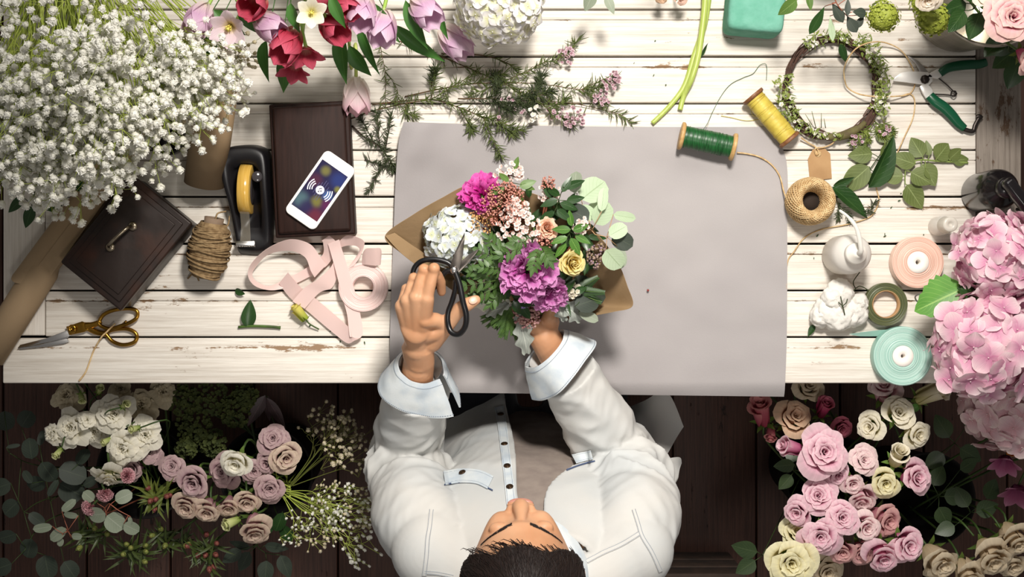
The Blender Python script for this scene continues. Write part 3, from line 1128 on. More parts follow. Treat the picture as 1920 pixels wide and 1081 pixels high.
# brown tag
tg = thing('gift_tag', 'blank brown kraft gift tag tied below the wreath', 'tag', W(1538, 312, .003))
b = MB()
hole = W(1534, 288, .004)
oo = [W(*p, .004) for p in ((1515, 298), (1524, 280), (1546, 277), (1557, 288), (1560, 334), (1519, 340))]
b.prism([p.to_2d() for p in oo], TZ + 0.0022, TZ + 0.003, 0.0)
b.build('card', mk('kraft_card', 'ad8a60', rough=0.75, col2='a17d54', vscale=30), tg, smooth=False)
b = MB()
b.lathe([(0.0022, 0), (0.0056, 0), (0.0056, 0.0006), (0.0022, 0.0006)], 20, basis(hole + V(0, 0, -0.001), (0, 0, 1)))
b.tube(spline([W(1502, 258, .012), W(1516, 268, .006), W(1530, 276, .006), W(1535, 286, .007), W(1530, 290, .005), W(1529, 278, .008), W(1545, 276, .006), W(1562, 268, .008), W(1567, 256, .014)], 8), 0.0013, 6)
b.build('string', m_jute2, tg)

# long twine thread looping round wreath and shears
b = MB()
hh = .0028
pts = [(1582, 132, .024), (1584, 150, .022), (1590, 165, .012), (1610, 176, .016), (1640, 181, .028), (1668, 181, .018), (1700, 178, .004), (1712, 168, .004), (1716, 150, .004), (1710, 125, .004), (1690, 95, .006), (1660, 80, .018), (1630, 80, .03), (1604, 92, .028), (1588, 114, .026), (1582, 132, .024)]
b.tube(spline([W(*p) for p in pts], 8), 0.0012, 6)
pts = [(1690, 180, .004), (1706, 176, .003), (1715, 188, hh), (1712, 220, hh), (1696, 256, .004), (1680, 290, .012), (1660, 320, .012), (1648, 332, .008), (1643, 350, .003), (1648, 375, hh), (1640, 396, hh), (1628, 408, hh), (1590, 420, hh), (1540, 430, hh), (1508, 446, hh), (1490, 470, hh), (1476, 494, hh), (1474, 560, hh), (1475, 588, hh)]
b.tube(spline([W(*p) for p in pts], 8), 0.0011, 6)
o = b.build('twine_thread', m_jute2, None, origin=W(1640, 396, 0))
tag(o, 'long thin twine looping over the wreath and shears', 'twine')

# ------------------------------------------------------------------ pruning shears
sh = thing('pruning_shears', 'open pruning shears with white blades and green handles', 'pruning shears', W(1738, 165, 0))
cw = lambda l, h: [tuple(W(1460 + x_ / 4.158, y_ / 4.158, h).to_2d()) for x_, y_ in l]
m_wsteel = mk('white_enamel_steel', 'dedbd6', rough=0.3, metal=0.25, spec=0.6)
m_gh = mk('green_grip', '0d4a30', rough=0.3, spec=0.5)
m_dk = mk('dark_steel', '3b3532', rough=0.35, metal=0.8)
b = MB()
b.prism(cw([(890, 632), (905, 600), (950, 568), (1010, 556), (1100, 558), (1160, 562), (1196, 590), (1198, 632), (1170, 664), (1120, 660), (1060, 652), (970, 640)], .012), TZ + .010, TZ + .0135, .0008)
b.build('blade', m_wsteel, sh, sharp=40)
b = MB()
b.prism(cw([(1004, 440), (1040, 448), (1085, 475), (1130, 520), (1165, 562), (1180, 600), (1140, 630), (1105, 590), (1090, 540), (1060, 490)], .008), TZ + .006, TZ + .0098, .0008)
b.build('hook', mk('brushed_steel', 'a9a6a3', rough=0.35, metal=0.7), sh, sharp=40)
b = MB()
b.prism(cw([(1150, 600), (1185, 566), (1240, 534), (1270, 560), (1275, 590), (1240, 614), (1195, 606)], .012), TZ + .007, TZ + .0135, .001)
b.build('tang', m_wsteel, sh, sharp=40)
b = MB()
b.prism(cw([(1100, 672), (1130, 650), (1175, 664), (1200, 700), (1204, 736), (1150, 766), (1120, 720)], .012), TZ + .007, TZ + .0125, .001)
b.build('tang', m_wsteel, sh, sharp=40)
PG = lambda l: [W(1460 + x_ / 4.158, y_ / 4.158, h_) for x_, y_, h_ in l]
b = MB()
pts = spline(PG([(1256, 572, .011), (1320, 530, .012), (1400, 512, .013), (1490, 503, .013), (1560, 500, .012), (1618, 484, .011)]), 6)
k_ = len(pts)
b.tube(pts, [0.0068 + 0.0016 * math.sin(pi * i / (k_ - 1)) for i in range(k_)], 12, flat=0.75)
b.build('handle', m_gh, sh)
b = MB()
pts = spline(PG([(1176, 744, .011), (1220, 790, .012), (1290, 840, .012), (1350, 900, .011), (1400, 960, .010), (1450, 1002, .010)]), 6)
k_ = len(pts)
b.tube(pts, [0.0085 + 0.0022 * math.sin(pi * i / (k_ - 1)) - 0.002 * i / k_ for i in range(k_)], 12, flat=0.75)
b.build('handle', m_gh, sh)
b = MB()
b.lathe([(0.008, 0), (0.008, 0.002), (0.006, 0.005), (0.002, 0.0055)], 8, basis(W(1734, 149, .013), (0, 0, 1)))
b.build('pivot_bolt', m_dk, sh)
b = MB()
b.tube(spline(PG([(1248, 610, .008), (1310, 660, .008), (1368, 716, .008), (1388, 728, .010), (1372, 750, .012), (1346, 742, .010), (1348, 716, .008), (1374, 710, .008), (1384, 730, .006), (1360, 744, .006), (1300, 738, .006), (1204, 734, .007)]), 7), 0.0011, 6)
b.build('spring', m_dk, sh)
b = MB()
b.tube(spline(PG([(1440, 1004, .009), (1490, 1020, .009), (1520, 1016, .009), (1530, 980, .009), (1556, 930, .009), (1566, 912, .009)]), 5), 0.0038, 8, flat=0.6)
b.tube(spline(PG([(1540, 912, .009), (1566, 905, .010), (1584, 920, .009)]), 4), 0.0035, 8, flat=0.6)
b.build('catch', m_dk, sh)

# ------------------------------------------------------------------ bottles, foam
m_glue = mk('frosted_white_plastic', 'f3efe8', rough=0.4, spec=0.4, transl=0.3)
gb = thing('glue_bottle', 'white plastic squeeze bottle with a bent nozzle', 'bottle', W(1576, 478, 0))
g0 = W(1576, 478, 0)
Mz = basis(g0, (0, 0, 1))
b = MB()
b.lathe([(0.024, 0), (0.031, 0.002), (0.033, 0.006), (0.033, 0.072), (0.0325, 0.084), (0.028, 0.096), (0.018, 0.103), (0.0155, 0.105)], 40, Mz)
b.build('body', m_glue, gb)
b = MB()
b.lathe([(0.0165, 0.105), (0.0175, 0.106), (0.0175, 0.118), (0.016, 0.121), (0.008, 0.128), (0.005, 0.136)], 32, Mz)
b.build('cap', mk('cream_plastic', 'f5f0e6', rough=0.35), gb)
b = MB()
t0 = g0 + V(0, 0, 0.134)
b.tube(spline([t0, t0 + V(0.001, 0.006, 0.012), W(1607, 430, .150), W(1592, 408, .146), W(1574, 394, .138)], 6), [0.0045] * 6 + [0.0040] * 6 + [0.0034] * 6 + [0.0024] * 6 + [0.0018], 12)
b.build('nozzle', mk('clear_nozzle', 'f4f2ec', rough=0.25, transl=0.4), gb)

m_frost = mk('frosted_clear_plastic', 'efeae2', rough=0.35, trans=0.0, alpha=0.62, spec=0.5)
bp = thing('small_bottle', 'little frosted clear bottle right of the leaf sprig', 'bottle', W(1757, 424, 0))
Mz = basis(W(1757, 424, 0), (0, 0, 1))
b = MB()
b.lathe([(0.010, 0), (0.0155, 0.001), (0.0162, 0.004), (0.0158, 0.04), (0.013, 0.047), (0.0125, 0.05)], 32, Mz)
b.build('body', m_frost, bp)
b = MB()
b.lathe([(0.0138, 0.048), (0.0142, 0.05), (0.0125, 0.078), (0.0115, 0.08), (0.004, 0.0795), (0.003, 0.077)], 28, Mz)
b.build('cap', mk('cloudy_cap', 'e9e4da', rough=0.3, transl=0.4), bp)

sb = thing('spray_bottle', 'glossy black spray bottle near the right table edge', 'bottle', W(1838, 362, 0))
b = MB()
m_gl = mk('black_gloss', '151214', rough=0.22, spec=0.4, coat=0.2)
Mz = basis(W(1838, 362, 0), (0, 0, 1))
b.lathe([(0.026, 0), (0.0335, 0.002), (0.0345, 0.008), (0.0345, 0.085), (0.033, 0.100), (0.027, 0.115), (0.017, 0.124), (0.015, 0.128)], 44, Mz)
b.build('body', m_gl, sb)
b = MB()
b.lathe([(0.0165, 0.126), (0.0175, 0.128), (0.0175, 0.142), (0.015, 0.146)], 32, Mz)
b.build('collar', m_gl, sb)
b = MB()
Mh = Mz @ Matrix.Rotation(math.radians(-52), 4, 'Z')
b.box((0.016, 0, 0.158), (0.062, 0.02, 0.026), 0.006, Mh)
b.box((0.047, 0, 0.16), (0.014, 0.013, 0.014), 0.003, Mh)
hd = b.build('spray_head', m_gl, sb)
b = MB()
b.tube([Mh @ V(0.036, 0, 0.147), Mh @ V(0.046, 0, 0.128), Mh @ V(0.042, 0, 0.11)], [0.005, 0.0045, 0.003], 8)
b.build('trigger', m_gl, hd)

m_foam = mk('green_floral_foam', '72aa97', rough=0.95, spec=0.1, col2='64a08b', vscale=50, bump=0.9, bscale=70, detail=6)
Mz = basis(W(1416, 48, 0), (0, 0, 1), (-0.10, 1, 0))
b = MB()
hf = 0.076
tp = [W(1371, -40, hf), W(1478, -40, hf), W(1470, 58, hf), W(1366, 46, hf)]
cen = sum(tp, Vector()) / 4
def foam(u, v):
    th, ph = 2 * pi * u, pi * (v * .998 + .001)
    d = V(math.cos(th) * math.sin(ph), math.sin(th) * math.sin(ph), -math.cos(ph))
    mx_ = (abs(d.x) ** 9 + abs(d.y) ** 9 + abs(d.z) ** 9) ** (1 / 9)
    p = d / mx_
    q = V(p.x * 0.047, p.y * 0.046, p.z * hf / 2)
    q += V(nz(q.x * 60, q.y * 60, q.z * 60), nz(q.x * 60 + 9, q.y * 60, q.z * 60), nz(q.x * 60, q.y * 60 + 7, q.z * 60)) * 0.0007
    Rz = Matrix.Rotation(math.radians(-5), 4, 'Z')
    q = Rz @ q
    return V(cen.x, cen.y, TZ + hf / 2) + q
b.grid(foam, 96, 48, None, True)
o = b.build('floral_foam', m_foam, None, origin=V(cen.x, cen.y, TZ))
tag(o, 'green floral foam block on the white planks', 'floral foam')
# ------------------------------------------------------------------ flower shapes
def leaf(b, M, L, Wd, fold=0.12, curl=0.25, kind='ovate', nu=4, nv=9, wave=0.0, seed=0, tooth=0):
    """leaf growing along +y of M from the origin, its face towards +z"""
    def wf(v):
        if kind == 'round':
            return math.sqrt(max(0.0, 1 - (2 * v - 1) ** 2)) ** 0.9
        if kind == 'lance':
            return math.sin(pi * v ** 0.75) ** 1.1
        if kind == 'obov':
            return math.sin(pi * v ** 1.35) ** 0.8
        return math.sin(pi * v ** 0.72) ** 0.85
    def g(u, v):
        s_ = (u - 0.5) * 2
        hw = Wd * 0.5 * wf(v)
        if tooth and abs(s_) > 0.9:
            hw *= 1 + 0.10 * (1 if int(v * nv) % 2 else -0.6) * tooth
        x_ = s_ * hw
        z_ = fold * abs(x_) - curl * L * v * v + wave * L * math.sin(v * 9 + seed) * abs(s_)
        return V(x_, v * L, z_)
    b.grid(g, nu, nv, M)

def whorl(b, M, n, rng, opn=1.0, ruf=0.03, inner=105, outer=50, hgt=0.95, curl=1.0, nu=8, nv=6, notch=0.0, jit=0.12, cup=0.0, tmin=0.0, bowl=0.0, drop=0.42):
    """rose-like spiral of petals, unit radius, growing along +z"""
    for i in range(n):
        t = tmin + (1 - tmin) * i / (n - 1)
        a0 = i * 2.39996 + rng.uniform(-jit, jit) * 2
        rb = 0.025 + 0.26 * t
        rt = 0.06 + 0.80 * opn * t ** 1.05 * rng.uniform(1 - jit * .5, 1 + jit * .5)
        h = (hgt * (0.86 + 0.14 * math.sin(pi * t)) - drop * opn * t * t) * rng.uniform(0.96, 1.04)
        hw = math.radians(inner + (outer - inner) * min(1, t * 1.3)) * rng.uniform(0.9, 1.1)
        cu = (0.05 + 0.30 * t) * curl * rng.uniform(0.7, 1.3)
        se = rng.uniform(0, 100)
        sk = rng.uniform(-0.10, 0.10)
        def g(u, v):
            s_ = (u - 0.5) * 2
            vv = v * (1 - 0.24 * abs(s_) ** 2.6 - notch * max(0, 0.25 - abs(s_)) * 1.2)
            a = a0 + s_ * hw * (0.5 + 0.5 * math.sin(pi * 0.5 * min(1, v * 1.25)))
            k = max(0.0, vv - 0.66)
            r = rb + (rt - rb) * vv ** (1.5 - bowl * t) + cu * k * k * 5.0 + 0.035 * s_ * (0.4 + t)
            r -= cup * 0.3 * k
            z = h * math.sin(vv * 1.4) / math.sin(1.4) - cu * k * k * 5.5 + sk * s_ * vv * 0.3
            if ruf:
                w_ = ruf * vv * vv
                r += w_ * 2.2 * nz(a * 3.0, v * 2 + se, t * 5)
                z += w_ * 2.2 * nz(a * 4.5 + 9, v * 2 + se, t * 5)
            r = max(0.012, r)
            return V(r * math.cos(a), r * math.sin(a), z)
        b.grid(g, nu, nv, M)

def mesh_of(b, name, mats=None):
    """a mesh data-block (no object) from a builder"""
    o = b.build(name, mats or [bpy.data.materials[0]])
    me = o.data
    bpy.data.objects.remove(o)
    return me

PROTO = {}
def proto_bloom(kind, var):
    key = (kind, var)
    if key in PROTO:
        return PROTO[key]
    rng = random.Random(sum(ord(c_) for c_ in kind) * 31 + var * 7)
    b = MB()
    if kind == 'rose':
        whorl(b, None, 17, rng, .98, 0.035, 120, 60, 1.18, 1.25, 10, 8, 0, .16, 0, 0, .85, .30)
    elif kind == 'rosehalf':
        whorl(b, None, 12, rng, 0.80, 0.03, 125, 70, 1.35, 1.2, 10, 8, 0, .18, 0, 0, .9, .28)
    elif kind == 'rosebud':
        whorl(b, None, 9, rng, 0.56, 0.02, 125, 85, 1.7, 0.7, 10, 8, 0, .15, 0, 0, .95, .2)
    elif kind == 'lisi':
        whorl(b, None, 17, rng, 1.05, 0.085, 95, 52, 0.72, 1.1, 10, 7)
    elif kind == 'english':
        whorl(b, None, 34, rng, 1.0, 0.05, 55, 44, 0.8, 0.35, 7, 6, 0.2, 0.2, 0.9)
    elif kind == 'peony':
        whorl(b, None, 14, rng, 1.08, 0.05, 50, 44, 0.62, 0.5, 9, 7, 0.3, 0.2, 0.0, 0.62)
        for i in range(44):
            t = (i / 44.0) ** 0.6
            a = i * 2.39996
            M = Matrix.Rotation(a, 4, 'Z') @ Matrix.Translation((0.1 + 0.52 * t, 0, 0.1)) @ Matrix.Rotation(0.15 + 0.62 * t + rng.uniform(-.2, .2), 4, 'Y') @ Matrix.Rotation(rng.uniform(-.9, .9), 4, 'Z')
            ww, hh_, se = rng.uniform(.15, .30), rng.uniform(.55, .86) * (1 - .22 * t), rng.uniform(0, 99)
            def g(u, v):
                s_ = (u - .5) * 2
                vv = v * (1 - .3 * s_ * s_) - (0.10 * v if abs(s_) < .2 else 0)
                return V(-0.10 * s_ * s_ + .24 * nz(s_ * 2.2, v * 3, se) * v + 0.14 * vv * vv, s_ * ww * (0.45 + .75 * v), hh_ * vv + .10 * nz(s_ * 3, v, se + 5) * v)
            b.grid(g, 7, 5, M)
    elif kind == 'carnation':
        for i in range(70):
            t = (i / 70.0) ** 0.55
            a = i * 2.39996
            M = Matrix.Rotation(a, 4, 'Z') @ Matrix.Rotation(0.1 + 1.15 * t, 4, 'Y') @ Matrix.Rotation(rng.uniform(-.5, .5), 4, 'Z')
            se = rng.uniform(0, 99)
            def g(u, v):
                s_ = (u - .5) * 2
                vv = v * (1 - .2 * s_ * s_) - (0.07 if (int(u * 8) % 2 and v > .9) else 0)
                return V(.12 * math.sin(s_ * 7 + se) * v * v, s_ * .34 * (0.12 + .9 * v), .95 * vv)
            b.grid(g, 8, 4, M)
    elif kind.startswith('hydrangea'):
        n = 92 if kind == 'hydrangea' else 130 if kind == 'hydrangeasmall' else 72
        for i in range(n):
            z = 1 - (i + .5) / n * 1.45
            th = i * 2.39996 + rng.uniform(-.15, .15)
            r = math.sqrt(max(0, 1 - z * z))
            d = V(r * math.cos(th), r * math.sin(th), z)
            M = basis(d * rng.uniform(.80, 1.0), d + V(rng.uniform(-.45, .45), rng.uniform(-.45, .45), rng.uniform(-.3, .3)), None, rng.uniform(0, 6.28), rng.uniform(.85, 1.15) * (.24 if kind == 'hydrangea' else .19 if kind == 'hydrangeasmall' else .30))
            for q in range(4):
                Mq = M @ Matrix.Rotation(q * pi / 2 + rng.uniform(-.1, .1), 4, 'Z') @ Matrix.Rotation(rng.uniform(-.30, .25), 4, 'X')
                se = rng.uniform(0, 99)
                def g(u, v):
                    s_ = (u - .5) * 2
                    hw = .60 * math.sin(pi * min(1, (.10 + .78 * v))) ** .7
                    return V(s_ * hw, .04 + v * 1.0 * (1 - .10 * s_ * s_ * v), .13 * v * v * math.sin(se) + .16 * abs(s_) * v * math.cos(se * 2) + .07 * nz(s_ * 2, v * 2, se))
                b.grid(g, 4, 4, Mq)
            b.ball(M @ V(0, 0, .03), .018, 5, 4)
    elif kind == 'viburnum':
        b.ball((0, 0, .05), (.80, .80, .62), 20, 14, None, lambda d: 1 + .2 * nz(d.x * 5, d.y * 5, d.z * 5))
        for i in range(230):
            z = 1 - (i + .5) / 230 * 1.25
            th = i * 2.39996 + rng.uniform(-.2, .2)
            r = math.sqrt(max(0, 1 - z * z))
            d = V(r * math.cos(th), r * math.sin(th), z * .8)
            M = basis(d * rng.uniform(.76, .98), d, None, rng.uniform(0, 6.28), .10)
            for q in range(5):
                Mq = M @ Matrix.Rotation(q * 2 * pi / 5, 4, 'Z') @ Matrix.Rotation(rng.uniform(-.2, .5), 4, 'X')
                b.grid(lambda u, v: V((u - .5) * 1.0 * math.sin(pi * (.15 + .7 * v)), v, .1 * v), 2, 2, Mq)
    elif kind in ('tulip', 'tulipopen'):
        op = 0.0 if kind == 'tulip' else 1.0
        for i in range(6):
            lay = i % 2
            a0 = i * pi / 3 + rng.uniform(-.08, .08)
            se = rng.uniform(0, 99)
            o2 = op * rng.uniform(.8, 1.1) + (rng.uniform(-.05, .22) if kind == 'tulip' else 0)
            def g(u, v):
                s_ = (u - .5) * 2
                hw = .60 * math.sin(pi * min(.99, .16 + .80 * v)) ** .8 * (1.0 if v < .96 else .6)
                prof_ = .60 * math.sin(pi * (.02 + .60 * v)) ** .75
                r = prof_ * (1.0 - .06 * lay) + o2 * (.9 * v ** 2.0) - (.16 * v ** 3 if op == 0 else 0)
                r = max(.02, r)
                x_ = s_ * hw
                bend = x_ * x_ * (.75 if op == 0 else .45)
                z = 1.75 * v * (1 - .34 * o2 * v) * (1 - .05 * s_ * s_ * v)
                z += .02 * nz(s_ * 3, v * 3, se) + .04 * v * nz(s_ * 2 + 9, v, se)
                rr_ = r - bend
                return V(rr_ * math.cos(a0) - x_ * math.sin(a0), rr_ * math.sin(a0) + x_ * math.cos(a0), z)
            b.grid(g, 8, 10, None)
    elif kind == 'gypfloret':
        pass
    me = mesh_of(b, kind + '_shape')
    PROTO[key] = me
    return me

def inst(name, me, mat, parent, M):
    """a part that uses shared mesh data; M is relative to its parent"""
    o = bpy.data.objects.new(name, me)
    C.objects.link(o)
    o.parent = parent
    o.matrix_local = M
    remat(o, mat)
    return o

def axis_of(direction, tilt):
    """unit vector leaning by tilt degrees from the vertical towards a picture direction (0 = right, 90 = up)"""
    a, t = math.radians(direction), math.radians(tilt)
    return V(math.cos(a) * math.sin(t), math.sin(a) * math.sin(t), math.cos(t))

m_stem = mk('green_stem', '34491f', rough=0.5, col2='405625', vscale=30)
m_stemd = mk('dark_green_stem', '33451f', rough=0.55)
m_sepal = leafmat('sepal_green', '5b7a34', '8ba05a', '6d8a40')
FL = {'rose': .9, 'rosehalf': 1.05, 'rosebud': 1.3, 'lisi': .7, 'english': .85, 'peony': .75, 'carnation': .8, 'hydrangea': 0.7, 'hydrangeasmall': 0.7, 'hydrangeabig': 0.7, 'viburnum': .6, 'tulip': 1.5, 'tulipopen': 1.3}
CNT = [0]
def flower(kind, px, py, h, rpx, direction, tilt, mat, name, label, cat, group=None, stem_to=None, stem_r=0.0022, stem_mat=None, sepals=True, mid=None, center=None, eps=1.0, squash=1.0):
    CNT[0] += 1
    k = CNT[0]
    r = S(rpx, h) * {'rosehalf': 1.36, 'rosebud': 1.34, 'lisi': 1.22, 'rose': 1.14}.get(kind, 1.0)
    ax = axis_of(direction, tilt)
    c_ = W(px, py, h)
    base = c_ - ax * r * FL[kind] * 0.42
    t_ = thing(name, label, cat, base, group)
    M = basis((0, 0, 0), ax, None, (k * 1.7) % 6.28, r) @ Matrix.Scale(squash, 4, (0, 0, 1))
    nm = 'petals'
    nvar = {'hydrangea': 3, 'hydrangeasmall': 2, 'hydrangeabig': 3, 'viburnum': 2, 'peony': 2, 'carnation': 2, 'english': 2}.get(kind, 4)
    inst(nm, proto_bloom(kind, k % nvar), mat, t_, M)
    if center:
        b = MB()
        for q in range(6):
            a = q * pi / 3
            b.tube([V(.08 * math.cos(a), .08 * math.sin(a), .1), V(.2 * math.cos(a), .2 * math.sin(a), .75)], [.03, .045], 6)
        b.tube([V(0, 0, .1), V(0, 0, .8), V(0, 0, .9)], [.09, .10, .13], 8)
        for i_, v_ in enumerate(b.v):
            b.v[i_] = tuple(M @ Vector(v_))
        b.build('stamens', center, t_, local=True)
    if sepals and kind not in ('tulip', 'tulipopen', 'hydrangea', 'hydrangeasmall', 'hydrangeabig', 'viburnum'):
        b = MB()
        for q in range(5):
            Mq = M @ Matrix.Rotation(q * 2 * pi / 5, 4, 'Z') @ Matrix.Translation((0, .08, -.02)) @ Matrix.Rotation(math.radians(20), 4, 'X')
            leaf(b, Mq, .62, .26, .2, .2, 'lance', 2, 4)
        b.build('sepals', m_sepal, t_, local=True)
    if stem_to is not None:
        e = Vector(stem_to)
        p0 = base + ax * r * 0.04
        d = (e - base).length
        pts = [p0, base - ax * min(.06, d * .35)]
        if mid is not None:
            pts += [Vector(m_) for m_ in mid]
        pts.append(e)
        b = MB()
        b.tube(spline(pts, 5), stem_r, 6)
        b.build('stem', stem_mat or m_stem, t_)
    return t_

def add_leaf_part(t_, px, py, h, Lpx, Wpx, direction, mat, kind='ovate', tilt=0, roll=0, fold=.15, curl=.2, stalk=None, name='leaf', nu=4, nv=9, wave=0.0, tooth=0, label=None):
    """leaf part whose stalk end is at the pixel, pointing in a picture direction"""
    b = MB()
    a = math.radians(direction)
    y_ = V(math.cos(a), math.sin(a), 0)
    M = Matrix.Translation(W(px, py, h)) @ Matrix.Rotation(a - pi / 2, 4, 'Z') @ Matrix.Rotation(math.radians(tilt), 4, 'X') @ Matrix.Rotation(math.radians(roll), 4, 'Y')
    leaf(b, M, S(Lpx, h), S(Wpx, h), fold, curl, kind, nu, nv, wave, px, tooth)
    if stalk is not None:
        b.tube(spline([W(px, py, h)] + [Vector(q) for q in stalk], 4), .0008, 5)
    o = b.build(name, mat, t_)
    if label:
        o['label'] = label
    return o

# leaf colours
m_rl = leafmat('rose_leaf', '4c6a2c', '7d9455', '5b7a36')
m_tl = leafmat('tulip_leaf', '3c6a2a', '4f7a38', '477535', veins=0.0)
m_dl = leafmat('dark_leaf', '23401c', '3f5c30', '2d4c22', rough=0.3)
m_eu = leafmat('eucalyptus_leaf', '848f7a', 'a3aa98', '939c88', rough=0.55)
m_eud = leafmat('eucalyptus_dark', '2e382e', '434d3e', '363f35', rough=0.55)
m_eul = leafmat('eucalyptus_pale', 'b9cdaa', '9fb58c', 'c4d6b6', rough=0.5, transl=.3)
m_hl = leafmat('hydrangea_leaf', '4f8a2c', '8fb95c', '5c9834', veins=9)
m_dm = leafmat('dusty_miller', '9aa098', 'c2c6bc', '858b84', rough=.8, transl=.1)
m_fe = leafmat('feather_leaf', '4d6b33', '78925a', '3f5c2a', veins=0)
m_twig = mk('brown_twig', '4b3a2a', rough=.8, col2='62492f', vscale=60)
m_rtwig = mk('red_twig', '9a5a44', rough=.6)
m_ndl = mk('needle_green', '4d5a2c', rough=.55, col2='667338', vscale=80, transl=.12)
m_ndd = mk('needle_dark', '2f3821', rough=.6, col2='3f4a2a', vscale=80)
m_wax = petal('wax_pink', '7a4650', 'c9a0ac', 'eddbe0')
m_waxw = petal('wax_white', 'e9e0c0', 'f4efe4', 'fbf8f2')

def tiny_flower(b, M, n=5, w_=.55):
    for q in range(n):
        Mq = M @ Matrix.Rotation(q * 2 * pi / n, 4, 'Z') @ Matrix.Rotation(.25, 4, 'X')
        b.grid(lambda u, v: V((u - .5) * 2 * w_ * math.sin(pi * (.12 + .70 * v)), .08 + .92 * v, .15 * v * v), 2, 2, Mq)
    b.ball(M @ V(0, 0, .1), .16 * M.to_scale().x, 5, 4)

def needle_branch(name, label, cat, paths, group=None, seed=0, dens=1.0, nl=.017, nmat=None, flowers=(), smat=None, rad=.0013, lift=.006, fmat=None):
    """woody stem with side needles; paths are lists of (px, py, h); flowers are (px, py, h, spread_px, n)"""
    rng = random.Random(seed)
    t_ = thing(name, label, cat, W(paths[0][0][0], paths[0][0][1], 0), group)
    b, nb = MB(), MB()
    for ip, p in enumerate(paths):
        pts = spline([W(*q) for q in p], 8)
        k = len(pts)
        r0 = rad * (1 if ip == 0 else .65)
        b.tube(pts, [r0 * (1 - .6 * i / k) for i in range(k)], 6)
        for i in range(2, k):
            n_ = max(1, int(round(2.8 * dens * (0.5 + i / k))))
            for q in range(n_):
                if i < k * .18 and ip == 0:
                    continue
                f = rng.random()
                P = Vector(pts[i - 1]) * (1 - f) + Vector(pts[i]) * f
                d = (Vector(pts[i]) - Vector(pts[i - 1])).normalized()
                side = V(rng.uniform(-1, 1), rng.uniform(-1, 1), rng.uniform(-.35, .8)).normalized()
                dd = (d * rng.uniform(.5, 1.1) + side).normalized()
                L = nl * rng.uniform(.6, 1.25)
                e = P + dd * L
                e.z = max(e.z, TZ + .002)
                m_ = (P + e) / 2 + V(0, 0, .001)
                nb.tube([P, m_, e], [.0006, .0008, .00025], 4, False)
    b.build('stem', smat or m_twig, t_)
    nb.build('needles', nmat or m_ndl, t_)
    if flowers:
        fb, sb_ = MB(), MB()
        for (px, py, h, sp, n_) in flowers:
            for q in range(n_):
                a, rr_ = rng.uniform(0, 6.28), sp * math.sqrt(rng.random())
                p = W(px + rr_ * math.cos(a), py + rr_ * math.sin(a), h + rng.uniform(-.004, .008))
                M = basis(p, (rng.uniform(-.7, .7), rng.uniform(-.7, .7), 1), None, rng.uniform(0, 6), rng.uniform(.0028, .0046))
                tiny_flower(fb, M)
                sb_.tube([p, W(px, py, h - .006)], .0004, 4, False)
        fb.build('blossoms', fmat or m_wax, t_)
        sb_.build('flower_stalks', m_stemd, t_)
    return t_

# --- baby breath: one spray of a few dozen frilled florets on forking threads
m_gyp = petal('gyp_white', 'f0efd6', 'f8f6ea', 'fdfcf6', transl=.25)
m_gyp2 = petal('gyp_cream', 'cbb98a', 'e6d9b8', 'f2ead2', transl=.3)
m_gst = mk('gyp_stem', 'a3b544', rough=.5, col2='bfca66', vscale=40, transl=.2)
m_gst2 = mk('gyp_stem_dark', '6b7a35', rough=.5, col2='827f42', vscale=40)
def gyp_floret(b, M, rng, n=9):
    se = rng.uniform(0, 99)
    b.ball((0, 0, .1), .68, 9, 6, M, lambda d: 1 + .34 * nz(d.x * 2.6 + se, d.y * 2.6, d.z * 2.6))
    for q in range(n):
        t = (q + .5) / n
        Mq = M @ Matrix.Rotation(q * 2.4, 4, 'Z') @ Matrix.Rotation(-.1 - 1.3 * t, 4, 'X') @ Matrix.Rotation(rng.uniform(-.4, .4), 4, 'Y')
        w_ = rng.uniform(.34, .5)
        b.grid(lambda u, v: V((u - .5) * 2 * w_ * (.3 + .7 * v), .10 * math.sin((u - .5) * 9 + q) * v, (.95 if abs(u - .5) > .1 else .85) * v), 2, 2, Mq)
def gyp_meshes(seed, n_f, length, spread, fr):
    rng = random.Random(seed)
    fb, sb_ = MB(), MB()
    main = [V(0, 0, 0), V(rng.uniform(-.01, .01), rng.uniform(-.01, .01), length * .5), V(rng.uniform(-.015, .015), rng.uniform(-.015, .015), length * .8)]
    mp = spline(main, 6)
    sb_.tube(mp, [.0011 - .0005 * i / len(mp) for i in range(len(mp))], 5, False)
    forks = []
    fb.cur = 1
    for q in range(max(4, n_f // 4)):
        i = rng.randint(len(mp) // 2, len(mp) - 1)
        p = Vector(mp[i])
        a = rng.uniform(0, 6.28)
        e = p + V(math.cos(a) * spread * rng.uniform(.3, .8), math.sin(a) * spread * rng.uniform(.3, .8), length * rng.uniform(.05, .25))
        fb.tube([p, (p + e) / 2 + V(0, 0, .006), e], .0005, 4, False)
        forks.append(e)
    for q in range(n_f):
        p = forks[q % len(forks)]
        e = p + V(rng.uniform(-1, 1) * spread * .42, rng.uniform(-1, 1) * spread * .42, rng.uniform(.0, .04))
        fb.cur = 1
        fb.tube([p, (p + e) / 2 + V(0, 0, .003), e], .0004, 4, False)
        fb.cur = 0
        d = (e - p).normalized() + V(rng.uniform(-.6, .6), rng.uniform(-.6, .6), .5)
        gyp_floret(fb, basis(e, d, None, rng.uniform(0, 6), rng.uniform(.7, 1.15) * fr), rng)
    return mesh_of(fb, 'gyp_florets_shape', [m_gyp, m_gst]), mesh_of(sb_, 'gyp_stems_shape')
GYP = [gyp_meshes(100 + i, 20, .17, .052, .0078) for i in range(6)]
GYPS = [gyp_meshes(200 + i, 15, .15, .05, .0050) for i in range(4)]
